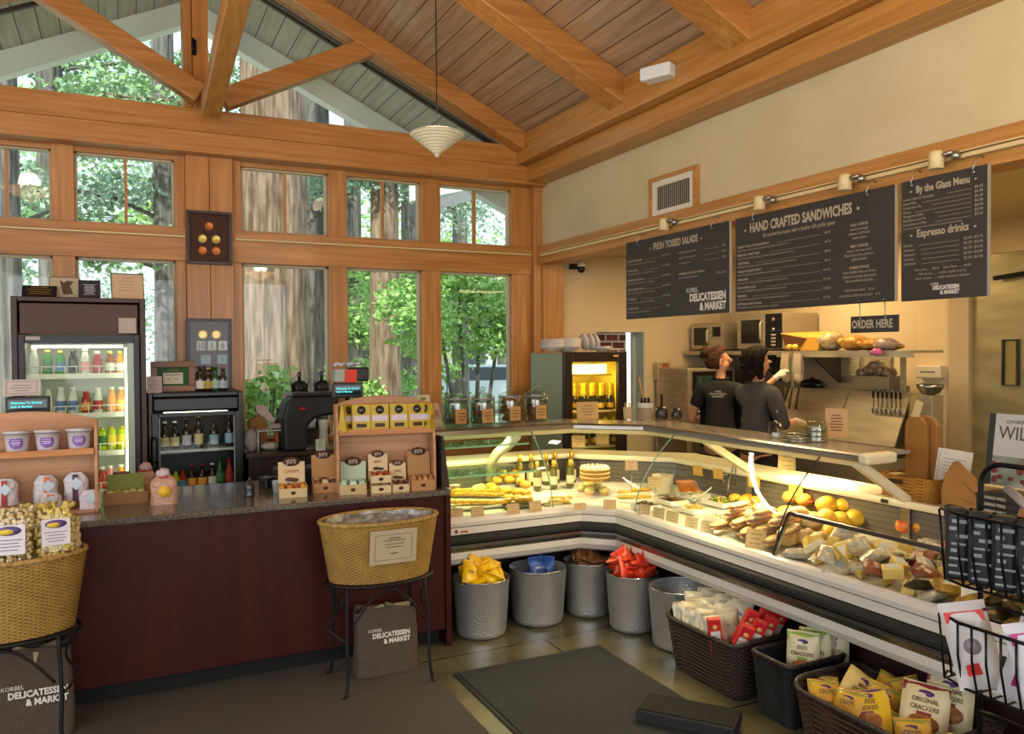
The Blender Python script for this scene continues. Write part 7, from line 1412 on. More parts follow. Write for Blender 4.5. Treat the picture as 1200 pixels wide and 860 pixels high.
p = at(778, 491, z=ZT); t = thing('dark_pitcher', (p.x - .02, p.y, ZT), 'dark pitchers with upright handles on the case top', 'pitcher'); m_ = MB().lathe([(.035, 0), (.045, .02), (.042, .07), (.03, .09), (.028, .09), (.03, .015), (0, .01)], 18, cap=False); m_.build('pitcher_body', cm('#2a2724', .25), t); MB().box(-.008, .008, -.004, .004, .06, .18).build('upright_handle', BLACKP, t)
dup(t, (p.x + .075, p.y - .05, ZT), 1.0, 'smaller dark pitcher at the right of its twin on the case top', scale=.85)
t = thing('dark_jug', (at(766, 491, z=ZT).x, at(766, 491, z=ZT).y + .10, ZT), 'dark jug behind the crock on the case top', 'jug'); MB().lathe([(.03, 0), (.035, .01), (.032, .06), (0, .062)], 16).build('jug_body', cm('#2a2724', .25), t); MB().box(-.005, .005, -.003, .003, .05, .14).build('jug_handle', BLACKP, t)
WX0, WX1, WY, WH = 3.19, 3.79, 5.60, 1.695
t = thing('wine_fridge', (0, WY, 0), 'tall dark framed wine fridge with glowing yellow interior and grey green side', 'fridge')
sg_ = mat('fridge_side_green', '#8a9478', .4)
MB().box(WX0, WX0 + .02, .03, .58, 0, WH - .01).box(WX1 - .02, WX1, .03, .58, 0, WH - .01).box(WX0 + .02, WX1 - .02, .56, .58, 0, WH - .01).box(WX0 + .02, WX1 - .02, .03, .56, WH - .03, WH - .01).box(WX0 + .02, WX1 - .02, .05, .56, 0, .35).build('cabinet', sg_, t)
fb = mat('dark_brown_frame', '#1f120e', .35)
zi = at(700, 424, Y=WY).z
MB().box(WX0, WX0 + .075, -.01, .03, .30, WH).box(WX1 - .085, WX1, -.01, .03, .30, WH).box(WX0 + .075, WX1 - .085, -.01, .03, zi, WH).box(WX0 + .075, WX1 - .085, -.01, .03, .30, .36).build('door_frame', fb, t, bev=.003)
yl = mat('fridge_inner_yellow', '#d9bb4a', .5)
MB().box(WX0 + .021, WX0 + .03, .04, .55, .35, WH - .04).box(WX1 - .03, WX1 - .021, .04, .55, .35, WH - .04).box(WX0 + .03, WX1 - .03, .54, .55, .35, WH - .04).build('liner', yl, t)
MB().box(WX0 + .12, WX1 - .13, .10, .13, zi - .10, zi - .02).build('lamp_panel', mat('yellow_lamp', '#ffe27a', .5, emit=5), t)
zb = at(700, 439, Y=WY + .06).z
MB().box(WX0 + .08, WX1 - .11, .055, .075, zb - .008, zb + .004).build('valance', cm('#b99a3a', .4), t); MB().box(WX0 + .075, WX1 - .085, .0, .004, .36, zi).build('door_glass', CASEGLASS, t)
MB().cbox(WX1 - .11, -.012, WH - .035, .05, .003, .016).build('badge', cm('#b58a6a', .5), t)
zs = [at(700, 481, Y=WY + .1).z, at(700, 522, Y=WY + .1).z]
for z in zs: MB().box(WX0 + .031, WX1 - .031, .06, .5, z - .012, z).build('shelf', cm('#cbb98a', .4), t)
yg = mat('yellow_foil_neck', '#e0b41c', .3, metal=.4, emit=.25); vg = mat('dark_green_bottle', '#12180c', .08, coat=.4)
chb = None
for r_ in range(2):
    for i, px in enumerate([681, 693, 704, 715, 727]):
        p = at(px, 478, Y=WY + .15); pos = (p.x, WY + .15 + r_ * .12, zs[0] + .001)
        lb = ['leftmost', 'second', 'third', 'fourth', 'rightmost'][i] + (' yellow necked champagne bottle at the front of the lit fridge' if r_ == 0 else ' yellow necked champagne bottle in the rear row of the lit fridge')
        if chb is None:
            chb = thing('champagne_bottle', pos, lb, 'bottle', 'champagne bottles in the lit fridge'); MB().lathe([(.03, 0), (.036, .008), (.036, .07), (.028, .10), (.018, .13), (.014, .16)], 16).build('bottle_body', vg, chb); MB().lathe([(.024, .108), (.0165, .14), (.0155, .205), (.017, .208), (.017, .225), (0, .228)], 14).build('neck_foil', yg, chb); MB().lathe([(.0365, .02), (.0365, .06)], 14, cap=False).build('bottle_label', cm('#c99a2a', .4), chb)
        else: dup(chb, pos, .5 * i, lb)
for i, px in enumerate([684, 697, 709, 720]):
    p = at(px, 520, Y=WY + .15); dup(chb, (p.x, WY + .15, zs[1] + .001), .2, ['first', 'second', 'third', 'fourth'][i] + ' champagne bottle on the lower shelf of the lit fridge')
l = bpy.data.lights.new('fridge_lamp', 'POINT'); l.energy = 5; l.color = (1, .75, .2); l.shadow_soft_size = .06; o = bpy.data.objects.new('fridge_lamp', l); COL.objects.link(o); o.location = (3.5, WY + .09, zi - .16)
# bowls stacked on it
bw = mat('white_crockery', '#b9afa8', .35)
def bowlmesh(t, r, h): MB().lathe([(r * .4, 0), (r * .45, .005), (r * .85, h * .55), (r, h), (r * .97, h), (r * .8, h * .55), (r * .35, .012), (0, .01)], 26, cap=False).build('bowl_wall', bw, t)
b0 = None
for st, (px, n_, r_, dz) in enumerate([(648, 5, .105, .014), (665, 5, .12, .014)]):
    p = at(px, 411, Y=WY + .17 + .0 * st)
    for i in range(n_):
        pos = (p.x, WY + .17, WH + .001 + i * dz); lb = ['lowest', 'second', 'third', 'fourth', 'topmost'][i] + ' bowl of the ' + ('left' if st == 0 else 'right') + ' stack on the wine fridge'
        if b0 is None: b0 = thing('stacked_bowl', pos, lb, 'bowl', 'white bowls stacked on the wine fridge'); bowlmesh(b0, .12, .055)
        else: dup(b0, pos, 0, lb, scale=r_ / .12)
for i, (px, lb) in enumerate([(681, 'bowl lying on its side right of the two stacks'), (688, 'second sideways bowl on the wine fridge'), (694, 'third sideways bowl on the wine fridge')]):
    p = at(px, 411, Y=WY + .2); dup(b0, (p.x, WY + .2, WH + .075), label=lb, rot=(0, R_(78), 0), scale=.62)
p = at(705, 410, Y=WY + .2); dup(b0, (p.x, WY + .2, WH + .001), 0, 'single upright bowl at the right of the wine fridge top', scale=.78)
SS = mat('stainless_warm', '#c4b99c', .42, .7, noise=(3, '#b0a488', 1, (1, 1, 8))); SS2 = mat('stainless_dull', '#a89c82', .45, .6)
t = thing('wall_shelf', (5.40, 5.62, 1.675), 'stainless wall shelf carrying the two microwaves', 'shelf'); MB().box(-.25, .245, -.72, .96, 0, .018).box(-.25, -.235, -.72, .96, -.02, 0).build('shelf_plate', SS, t)
for y in (-.6, .1, .88): MB().prism([(.24, 0), (-.15, 0), (.24, -.28)], y - .012, y + .012, 'XZ').build('shelf_bracket', cm('#4a3f2e', .5), t)
def micro(loc, w, d, h, label, hnd):
    t = thing('microwave', loc, label, 'microwave', 'microwaves on the wall shelf'); MB().box(0, d, -w / 2, w / 2, .012, h).build('casing', SS2, t, bev=.006)
    MB().box(-.012, 0, -w * .14, w / 2, .02, h - .008).build('door', SS, t, bev=.004); MB().box(-.015, -.012, -w * .04, w * .40, h * .2, h * .84).build('door_window', mat('dark_oven_glass', '#24221c', .12), t)
    MB().box(-.010, 0, -w / 2, -w * .15, .02, h - .008).build('control_panel', BLACKP if hnd else SS, t)
    MB().tube([(-.02, -w * .09, h * .25), (-.04, -w * .09, h * .32), (-.04, -w * .09, h * .72), (-.02, -w * .09, h * .8)], .010 if hnd else .012, 8).build('handle', SS, t)
    if hnd:
        MB().tr((-.012, -w * .33, h * .55), (0, R_(-90), 0)).lathe([(0, 0), (.022, 0), (.02, .012), (0, .014)], 18).build('dial', CHROME, t)
        for q in range(4): MB().cbox(-.012, -w * .33, h * (.42 - .09 * q), .004, .05, .014).build('button', cm('#b5a99a', .4), t)
        MB().tr((-.012, -w * .33, h * .82), (0, R_(-90), 0)).lathe([(0, 0), (.018, 0), (.016, .01), (0, .012)], 18).build('dial', cm('#6f675a', .4), t)
    else: MB().box(-.0125, -.0102, -w * .44, -w * .20, h * .5, h * .85).build('control_panel_glass', BLACKP, t); MB().cbox(-.013, w * .44, h * .2, .002, .03, .03).build('door_sticker', cm('#c9b98a', .5), t)
    for y in (-w * .4, w * .4): MB().cbox(.05, y, .006, .03, .03, .012).build('foot', rub, t)
    return t
micro((5.22, 6.29, 1.694), .47, .38, .275, 'smaller microwave at the left end of the wall shelf', False)
micro((5.20, 5.545, 1.694), .56, .43, .335, 'larger microwave with dials right of its smaller neighbour', True)
# toaster oven on stand, front facing the shop
t = thing('convection_oven', (5.06, 6.05, 0), 'stainless countertop oven with greenish glass door in the kitchen corner', 'oven')
zo = 1.0; MB().box(-.27, .30, 0, .50, zo, 1.53).build('casing', SS, t, bev=.008); MB().box(-.22, .26, -.012, 0, zo + .10, 1.50).build('door', fb, t, bev=.004); MB().box(-.18, .22, -.016, -.012, zo + .15, 1.46).build('door_glass', mat('green_oven_glass', '#3f5a46', .08, noise=(9, '#1f2a22', 1, (1, 1, 1))), t)
MB().tube([(-.2, -.015, zo + .12), (-.2, -.04, zo + .12), (.24, -.04, zo + .12), (.24, -.015, zo + .12)], .008, 8).build('handle', CHROME, t); MB().box(-.27, .30, -.02, 0, zo - .0, zo + .085).build('control_strip', SS, t)
tb = thing('oven_table', (5.06, 6.05, 0), 'steel table under the countertop oven', 'table'); MB().box(-.30, .33, -.05, .5, .955, .995).build('table_top', SS, tb)
for a_ in ((-.27, -.02), (.30, -.02), (-.27, .47), (.30, .47)): MB().cbox(a_[0], a_[1], .478, .035, .035, .954).build('leg', SS, tb)
MB().box(-.28, .31, 0, .48, .3, .32).build('lower_shelf', SS, tb)
# wall items
p = at(771, 435, Y=6.6); t = thing('wall_dispenser', (p.x, 6.598, p.z - .085), 'small steel dispenser with a flower picture on the kitchen wall', 'dispenser'); MB().box(-.065, .075, -.09, 0, 0, .17).build('dispenser_body', SS, t, bev=.004); MB().box(-.01, .076, -.094, -.0905, .003, .167).build('picture', mat('flower_print', '#b3a23a', .4, noise=(18, '#9a2a22', 1, (1, 1, 1))), t)
p = at(777, 463, Y=6.6); t = thing('wall_outlet', (p.x, 6.598, p.z - .06), 'cream wall outlet under the flower dispenser', 'outlet'); MB().box(-.035, .035, -.008, 0, 0, .12).build('cover_plate', cm('#d0bd92', .4), t, bev=.002); MB().box(-.015, .015, -.012, -.008, .02, .05).box(-.015, .015, -.012, -.008, .07, .10).build('sockets', cm('#b5a278', .4), t)
p = at(1095, 437, X=5.65); t = thing('paper_cup_dispenser', (5.648, p.y, p.z - .07), 'boxy cream dispenser on a metal plate on the kitchen wall', 'dispenser'); MB().box(-.006, 0, -.16, .13, -.03, .20).build('back_plate', SS2, t); MB().box(-.08, -.006, -.11, .10, .03, .13).build('dispenser_body', cm('#c9bb9a', .4), t, bev=.01); MB().box(-.083, -.0805, -.06, .06, .075, .085).build('slot', cm('#6d6250', .6), t)
# preparation line
t = thing('preparation_table', (4.95, 4.36, 0), 'stainless sandwich preparation table with raised lids behind the case', 'table')
MB().box(-.20, .45, -.36, .84, .12, .90).build('cabinet', SS2, t, bev=.004); MB().box(-.26, -.0, -.38, .86, .90, .93).build('cutting_board', cm('#c9b184', .5), t, bev=.004); MB().box(-.28, -.26, -.38, .86, .885, .925).build('front_edge', SS, t); MB().box(-.0, .30, -.36, .84, .90, .915).build('pan_well', cm('#3a352c', .4), t)
for i in range(7): MB().cbox(.10, -.26 + i * .16, .925, .14, .13, .02).build('food_pan', cm(('#7a4a2c', '#9a7a3a', '#6a5a3a')[i % 3], .6), t, bev=.003)
for (y0_, y1_) in ((.235, .86), (-.33, .225)): MB().add([(.12, y0_, .98), (.12, y1_, .98), (.30, y1_, 1.37), (.30, y0_, 1.37), (.13, y0_, .975), (.13, y1_, .975), (.315, y1_, 1.365), (.315, y0_, 1.365)], [(0, 3, 2, 1), (4, 5, 6, 7), (0, 1, 5, 4), (1, 2, 6, 5), (2, 3, 7, 6), (3, 0, 4, 7)]).build('raised_lid', SS, t, bev=.003)
MB().box(.30, .45, -.36, .84, 1.36, 1.372).build('back_ledge', SS, t); MB().box(.44, .46, -.20, .84, .90, 1.42).build('splash_back', SS2, t)
for y in (-.28, .80): MB().cbox(.28, y, 1.53, .03, .03, .30).build('shelf_post', SS, t)
MB().box(.02, .34, -.56, .74, 1.672, 1.69).box(.02, .03, -.56, .74, 1.640, 1.672).build('over_shelf', SS, t)
BKW = struct('wall_kitchen_splash', MB().box(5.635, 5.648, 4.50, 6.55, .9, 1.66), SS2)
pt = t
# utensils hanging on the lid rail
p0 = at(1026, 457, X=5.17); sp0 = None
for i in range(7):
    pxs = 1025 + i * 5.3; p = at(pxs, 460, X=5.17)
    lb = ['leftmost', 'second', 'third', 'fourth', 'fifth', 'sixth', 'rightmost'][i] + ' steel spoon hanging from the preparation table ledge'
    if sp0 is None:
        sp0 = thing('hanging_spoon', (5.17, p.y, 1.385), lb, 'spoon', 'steel spoons hanging in a row'); MB().tube([(.03, 0, .0), (.0, 0, .012), (-.012, 0, -.01), (-.012, 0, -.13)], .005, 6).build('handle', CHROME, sp0); MB().blob((-.014, 0, -.152), .006, .017, .024, 12, 8).build('spoon_bowl', CHROME, sp0); MB().cbox(-.014, 0, -.03, .006, .016, .05).build('grip', BLACKP, sp0)
    else: dup(sp0, (5.17, p.y, 1.385), .1 * math.sin(i * 2), lb)
for i, px in enumerate((922, 930, 938)):
    p = at(px, 458, X=5.15); t = thing('hanging_tongs', (5.15, p.y, 1.38), ['left', 'middle', 'right'][i] + ' dark tongs hanging beside the paper hats', 'tongs', 'tongs hanging beside the paper cloths'); t.rotation_euler = (R_(12), 0, 0); MB().tube([(-.01, 0, 0), (-.014, -.008, -.10), (-.012, -.004, -.19)], .005, 6).tube([(-.01, .004, 0), (-.014, .012, -.10), (-.012, .006, -.19)], .005, 6).build('tong_arms', cm('#4f4534', .3, metal=.6), t)
p = at(1080, 466, X=5.05); t = thing('steel_bowl', (5.08, p.y, 1.375), 'shiny steel mixing bowl at the right end of the preparation table', 'bowl'); MB().lathe([(.03, 0), (.06, .012), (.085, .05), (.092, .075), (.086, .072), (.078, .05), (0, .012)], 26, cap=False).build('bowl_wall', CHROME, t)
t2 = thing('bowl_stand', (5.08, p.y, 0), 'steel post holding the shiny mixing bowl', 'stand'); MB().box(-.06, .06, -.06, .06, .0, 1.37).build('stand_box', SS2, t2, bev=.004); MB().tr((-.13, .02, 1.22), (R_(18), 0, 0)).box(-.004, .004, -.03, .03, -.10, .12).build('white_scraper', cm('#cdbf96', .5), t2)
t2.location.x = 5.14; t.location.x = 5.14
# tub of produce bags on the ledge, black pan
p = at(1022, 458, X=5.30); t = thing('produce_tub', (5.345, p.y, 1.373), 'clear tub heaped with bagged vegetables on the back ledge', 'tub'); MB().box(-.07, .07, -.17, .17, 0, .12).build('tub_body', cm('#8a7a62', .3), t, bev=.01)
for i, (y, z) in enumerate([(-.12, .14), (-.04, .16), (.05, .165), (.12, .14), (0, .20)]): MB().blob((0, y, z), .06, .055, .045, 14, 9, .12, random.Random(i)).build('vegetable_bag', mat('bagged_produce', '#a3896a', .25, noise=(30, '#6f5238', 1, (1, 1, 1)), bump=.5), t)
p = at(950, 449, X=5.32); t = thing('black_pan', (5.34, p.y, 1.373), 'black domed pan on the back ledge behind the raised arm', 'pan'); MB().lathe([(0, 0), (.075, 0), (.078, .03), (.07, .05), (.04, .072), (0, .078)], 24, ex=.9, ey=1.55).build('pan_body', mat('black_enamel', '#121214', .2), t); MB().blob((0, 0, .082), .015, .02, .012).build('knob', BLACKP, t)
# bread bags on the over shelf
zb_ = 1.691
p = at(949, 408, X=5.15); t = thing('brown_bread_bag', (5.14, p.y, zb_), 'open yellow brown paper bag with rolls at the left of the bread shelf', 'bag'); pb = cm('#c2902f', .7)
m_ = MB(); m_.add([(-.12, .20, .15), (-.10, .16, .02), (-.08, .0, .0), (-.09, -.18, .0), (-.09, -.20, .11), (-.08, -.02, .115), (.12, .22, .16), (.12, -.2, .16), (.12, .18, 0), (.12, -.18, 0)], [(0, 1, 2, 5), (5, 2, 3, 4), (0, 5, 4, 7, 6), (6, 7, 9, 8), (0, 6, 8, 1), (4, 3, 9, 7), (1, 8, 9, 3, 2)]); m_.build('bag_body', pb, t, bev=.004)
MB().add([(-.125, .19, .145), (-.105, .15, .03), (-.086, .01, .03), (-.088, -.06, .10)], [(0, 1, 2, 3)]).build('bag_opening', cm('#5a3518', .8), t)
for y in (.10, .04): MB().blob((-.115, y, .03), .03, .03, .026, 12, 8).build('roll', cm('#dba53a', .5), t)
bb = mat('bagged_rolls', '#cf9a3c', .25, noise=(14, '#a8702a', 1, (1, 1, 1)), bump=.5)
for i, (px, rx, rz_, m3, lb) in enumerate([(975, .10, .075, mat('clear_bread_bag', '#cdb992', .15, noise=(25, '#a5894f', 1, (1, 1, 1)), bump=.7), 'shiny clear bag of rolls beside the paper bread bag'), (1002, .13, .06, bb, 'golden bag of rolls in the middle of the bread shelf'), (1024, .12, .045, bb, 'golden bag of rolls toward the right of the bread shelf'), (1042, .10, .03, bb, 'low golden bag at the right of the bread shelf')]):
    p = at(px, 405, X=5.15); t = thing('bread_bag', (5.15, p.y, zb_), lb, 'bag'); MB().blob((0, 0, rz_), .10, rx, rz_, 18, 12, .10, random.Random(40 + i)).build('bag_body', m3, t)
    for q in range(3): MB().blob((-.06, -rx * .5 + q * rx * .5, rz_ * 1.15), .045, .04, rz_ * .55, 12, 8).build('bread_roll', m3, t)
p = at(1036, 410, X=4.99); t = thing('pink_tied_bag', (5.0, p.y, zb_), 'greyish bag with a pink tag hanging over the shelf edge', 'bag'); MB().blob((.02, 0, .045), .07, .09, .045, 16, 10, .12, random.Random(77)).build('bag_body', cm('#a88a7a', .3), t); MB().blob((-.055, .03, -.012), .012, .05, .025, 14, 8, .3, random.Random(78)).build('pink_tag', cm('#c2568a', .5), t)
# paper cloths hanging at the shelf edge
for i, (px, lb) in enumerate([(921, 'left long paper cloth hanging from the shelf edge by the raised hand'), (935, 'right long paper cloth hanging from the shelf edge')]):
    p = at(px, 418, X=4.95); t = thing('hanging_cloth', (4.95, p.y, 1.672), lb, 'cloth', 'long cloths hanging from the shelf edge'); m_ = MB()
    for q in range(2): m_.tr((0, 0, 0)).grid(lambda u, v: ((-.008 if q else .008) * (1 + math.sin(v * 3)), (u - .5) * (.075 + .02 * math.sin(v * 2.2)), -.0 - v * (.20 + .02 * i)), 6, 10)
    m_.blob((0, 0, -.20), .02, .045, .045, 14, 8); m_.build('cloth', cm('#b3a184', .8), t)
MB().cbox(0, 0, 0, .004, .012, .09).build('green_strip', cm('#2f7a34', .5), label='thin green strip on the hanging cloths', cat='strip', loc=(4.915, at(928, 434, X=4.93).y, 1.545))
for i, (px, lb) in enumerate([(990, 'left notice sheet taped under the bread shelf'), (1025, 'right notice sheet taped under the bread shelf')]):
    p = at(px, 433, X=5.60); t = thing('notice_sheet', (5.628, p.y, 1.47), lb, 'notice', 'notice sheets under the shelf'); MB().box(0, .002, -.13, .13, 0, .17).build('sheet', cm('#a09676', .6), t); m_ = MB()
    for q in range(6): m_.box(-.001, 0, -.10, .10 - .02 * (q % 3), .03 + q * .022, .036 + q * .022)
    m_.build('writing', cm('#7f7658', .7), t)
p = at(1070, 584, X=XR + .70); t = thing('menu_basket', (XR + .775, 2.71, .953), 'small golden woven basket with a handle hole on the rear ledge', 'basket'); WVG = weave('golden_weave', '#c28a2c', '#7a4f16', u=46, v=14)
def bb_(W, D, H, ins, e=.3):
    return lambda u, v: ((D / 2 * (.93 + .07 * v) - ins) * math.copysign(abs(math.sin(u * 2 * math.pi)) ** e, math.sin(u * 2 * math.pi)), (W / 2 * (.93 + .07 * v) - ins) * math.copysign(abs(math.cos(u * 2 * math.pi)) ** e, math.cos(u * 2 * math.pi)), v * H)
m_ = MB(); N = 56; V = 8; m_.uv = []
for ins in (0, .008):
    m_.grid(bb_(.34, .17, .115, ins), N, V); m_.uv += [(i / N, j / V) for j in range(V + 1) for i in range(N + 1)]
m_.build('woven_wall', WVG, t); MB().box(-.075, .075, -.15, .15, .001, .006).build('basket_bottom', cm('#8a5f22', .8), t); MB().cbox(-.087, .055, .082, .006, .075, .022).build('handle_hole', cm('#2a1c0c', .9), t)
kr = mat('kraft_paper', '#9a6a2e', .75, noise=(6, '#86591f', 1, (1, 1, 1)))
t = thing('tall_paper_bags', (XR + .775, 2.69, .962), 'bundle of tall folded kraft paper bags standing in the golden basket', 'paper bags')
m_ = MB().prism([(-.07, 0), (.05, 0), (.055, .36), (.035, .40), (-.03, .40), (-.065, .365)], -.045, -.02, 'YZ'); m_.build('front_bag', kr, t, bev=.004); MB().prism([(-.10, 0), (.03, 0), (.03, .37), (-.02, .41), (-.07, .40), (-.10, .36)], -.015, .02, 'YZ').build('rear_bag', kr, t, bev=.004)
m_ = MB()
for i in range(14): m_.bar((-.0465, .045 - .0 * i, .03 + i * .024), (-.0465, -.05, .05 + i * .024), .0006, .0015)
m_.build('printed_pattern', cm('#86591f', .8), t)
t = thing('paper_menus', (XR + .76, 2.53, .965), 'white printed menus standing at the right end of the golden basket', 'menus', rz=R_(-70)); t.rotation_euler = (R_(-6), R_(6), R_(-68))
MB().box(-.075, .075, 0, .012, 0, .25).build('menu_sheets', cm('#c3bcae', .7), t); m_ = MB()
for q in range(7): m_.box(-.045, .055 - .012 * (q % 3), -.001, 0, .10 + q * .017, .104 + q * .017)
m_.box(-.065, -.063, -.001, 0, .05, .23); m_.build('menu_print', cm('#8a8378', .7), t)
MB().box(-.02, .05, .013, .016, .02, .25).tr().build('green_leaflet', cm('#7a9a4a', .6), t)
t = thing('kraft_paper_bag', (XR + .66, 2.41, .953), 'pointed kraft paper bag leaning right of the white menus', 'paper bag', rz=R_(-60)); t.rotation_euler = (R_(-4), 0, R_(-60))
MB().prism([(-.065, 0), (.075, 0), (.085, .08), (.075, .15), (.03, .19), (.0, .225), (-.02, .225), (-.055, .16), (-.072, .08)], 0, .05, 'XZ').build('bag_body', kr, t, bev=.008); MB().bar((.02, -.002, .13), (.08, -.002, .07), .002, .004).bar((.025, -.002, .05), (.07, -.002, .03), .002, .003).build('crease', cm('#6f4618', .8), t)
MB().cbox(0, 0, 0, .004, .04, .02).build('price_display', BLACKP, label='tiny black price display on the rear ledge under the golden basket', cat='display', loc=(XR + .652, 2.80, .932))
for i, (x, c_) in enumerate(((.0, '#cdb27e'), (.03, '#c2a56f'), (-.03, '#d0b88a'))): MB().cbox(0, 0, .05, .02, .05, .10).build('napkin_stack', cm(c_, .8), label=['middle', 'rear', 'front'][i] + ' cream napkin stack at the left end of the golden basket', cat='napkins', loc=(XR + .775 + x, 2.825, .961))
SKIN = mat('skin', '#c98e63', .5, sss=.15); 
def skin_obj(name, V, E, Rr, m, parent, root=0, sub=2):
    me = bpy.data.meshes.new(name); me.from_pydata([tuple(v) for v in V], E, []); o = bpy.data.objects.new(name, me); COL.objects.link(o); o.parent = parent; KIDS.setdefault(parent.name, []).append(o)
    sk = o.modifiers.new('skin', 'SKIN'); sk.use_smooth_shade = True; sk.branch_smoothing = .6
    if not me.skin_vertices: 
        bpy.context.view_layer.objects.active = o
    for i, r in enumerate(Rr): me.skin_vertices[0].data[i].radius = r if isinstance(r, tuple) else (r, r)
    me.skin_vertices[0].data[root].use_root = True
    s_ = o.modifiers.new('subdivision', 'SUBSURF'); s_.levels = sub; s_.render_levels = sub
    me.materials.append(m); return o
def person(loc, heading, label, head_turn, arms, shirt, shirt_sleeve, trousers, hair, bun=False, gloves=(), glasses=False, h=1.0, apron=None, emblem=None, tilt=0):
    """heading in degrees clockwise from +Y; arms = {side: (elbow, wrist, palm direction)} in body space (x right, y ahead)"""
    t = thing('person', loc, label, 'person', rz=R_(-heading)); t.scale = (h,) * 3
    V = []; E = []; Rd = []
    def a(p, r, par=None):
        V.append(Vector(p)); Rd.append(r)
        if par is not None: E.append((par, len(V) - 1))
        return len(V) - 1
    lean = .02
    pel = a((0, 0, .94), (.135, .10)); bel = a((0, .01, 1.06), (.115, .085), pel); che = a((0, .02, 1.22), (.125, .09), bel); uch = a((0, .01 + lean, 1.36), (.11, .08), che); nk = a((0, .02 + lean, 1.45), .05, uch)
    hm = Matrix.Translation((0, .025 + lean, 1.50)) @ Matrix.Rotation(R_(-head_turn), 4, 'Z') @ Matrix.Rotation(R_(-tilt), 4, 'X')
    H = lambda x, y, z: hm @ Vector((x, y, z))
    h0 = a(H(0, .0, .02), .052, nk); h1 = a(H(0, .015, .075), (.062, .068), h0); h2 = a(H(0, .01, .135), (.074, .088), h1); h3 = a(H(0, 0, .185), (.06, .07), h2)
    ch = a(H(0, .065, .042), .024, h1); ns = a(H(0, .098, .098), .009, h2)
    joints = {}
    for s_, side in ((1, 'R'), (-1, 'L')):
        hp = a((s_ * .085, 0, .86), .085, pel); kn = a((s_ * .10, .02, .48), .055, hp); an = a((s_ * .10, -.01, .09), .038, kn); a((s_ * .105, .12, .035), .032, an)
        sh_ = a((s_ * .145, .0 + lean, 1.355), .05, uch); el, wr, pd = arms[side]; el = Vector(el); wr = Vector(wr); pd = Vector(pd).normalized()
        um = a((Vector((s_ * .165, .01, 1.34)) + el) / 2, .043, sh_); e_ = a(el, .037, um); f_ = a(el.lerp(wr, .4), .036, e_); w_ = a(wr, .023, f_)
        pm = a(wr + pd * .045, (.036, .018), w_); sd = pd.cross(Vector((0, 0, 1))); sd = sd.normalized() if sd.length > .1 else Vector((1, 0, 0)); dn = sd.cross(pd).normalized()
        if dn.z > 0: dn = -dn
        joints[side] = (wr, pd, sd, dn)
        for q, (off, ln) in enumerate(((-.026, .062), (-.009, .072), (.009, .068), (.026, .052))):
            b0_ = wr + pd * .075 + sd * off; k1 = a(b0_, .0095, pm); k2_ = a(b0_ + pd * ln * .45 + dn * .006, .0085, k1); a(b0_ + pd * ln * .8 + dn * .024, .0075, k2_)
        tb_ = a(wr + pd * .03 - sd * s_ * .034, .012, pm); a(wr + pd * .065 - sd * s_ * .05 + dn * .012, .010, tb_)
    skin_obj('body', V, E, Rd, SKIN, t)
    # ears, eyes, mouth as small pieces of the head
    for s_ in (1, -1):
        m_ = MB(); m_.T = hm.copy(); m_.blob((s_ * .079, -.005, .085), .010, .018, .030, 10, 8); m_.build('ear', SKIN, t)
        m_ = MB(); m_.T = hm.copy(); m_.blob((s_ * .030, .083, .108), .012, .008, .007, 10, 6); m_.build('eye', cm('#e5e0d8', .3), t); m_ = MB(); m_.T = hm.copy(); m_.blob((s_ * .030, .0895, .108), .005, .003, .005, 8, 6); m_.build('iris', cm('#2a1c14', .3), t)
        m_ = MB(); m_.T = hm.copy(); m_.tube([(s_ * .015, .09, .126), (s_ * .032, .088, .130), (s_ * .048, .078, .124)], .003, 5); m_.build('eyebrow', hair, t)
    m_ = MB(); m_.T = hm.copy(); m_.tube([(-.022, .086, .056), (0, .092, .054), (.022, .086, .056)], .0045, 6); m_.build('lips', cm('#a35a48', .5), t)
    # hair
    m_ = MB(); m_.T = hm.copy(); rg = random.Random(int(heading)); cu = 0 if bun else 1
    def hf(u, v):
        a_ = u * 2 * math.pi; th = v * math.pi * (.72 if bun else .80); fr = math.sin(a_); y_ = math.sin(th) * math.sin(a_); 
        r_ = 1 + (.045 * math.sin(a_ * 11 + v * 9) + .03 * math.sin(a_ * 23 - v * 17)) * (1.7 if cu else .9); cut = max(0, fr) * max(0, v - .30)
        q = (1.13 + .10 * cu) * r_; x = .088 * math.sin(th) * math.cos(a_) * q; y = (.102 * y_) * q - .015 - .34 * cut; z = .110 + .122 * math.cos(th) * (1 + .06 * cu) + (.12 * cut)
        return (x, y, z)
    m_.grid(hf, 44, 16); m_.build('hair', hair, t)
    m_ = MB(); m_.T = hm.copy()
    if bun:
        m_.blob((0, -.128, .17), .05, .045, .05, 16, 10, .14, rg); m_.build('hair_bun', hair, t)
        m_ = MB(); m_.T = hm.copy(); m_.tube([(.03 * math.cos(q), -.088, .155 + .03 * math.sin(q)) for q in [i * .52 for i in range(12)]], .005, 6, closed=True); m_.build('hair_tie', cm('#c08a2c', .5), t)
    else:
        for i in range(46): q = rg.uniform(0, 6.28); rr = .085; m_.blob((rr * 1.0 * math.cos(q), -.035 + rr * .9 * math.sin(q) * (1 if math.sin(q) < 0 else .35), rg.uniform(-.01, .18)), .028, .026, .030, 8, 6, .2, rg)
        m_.build('curls', hair, t)
    if glasses:
        m_ = MB(); m_.T = hm.copy()
        for s_ in (1, -1): m_.tube([(s_ * .032 + .024 * math.cos(q), .094, .107 + .016 * math.sin(q)) for q in [i * .52 for i in range(12)]], .0022, 5, closed=True); m_.tube([(s_ * .056, .092, .112), (s_ * .082, .06, .112), (s_ * .086, 0, .104)], .0025, 5)
        m_.build('glasses', cm('#4a1f1a', .3), t)
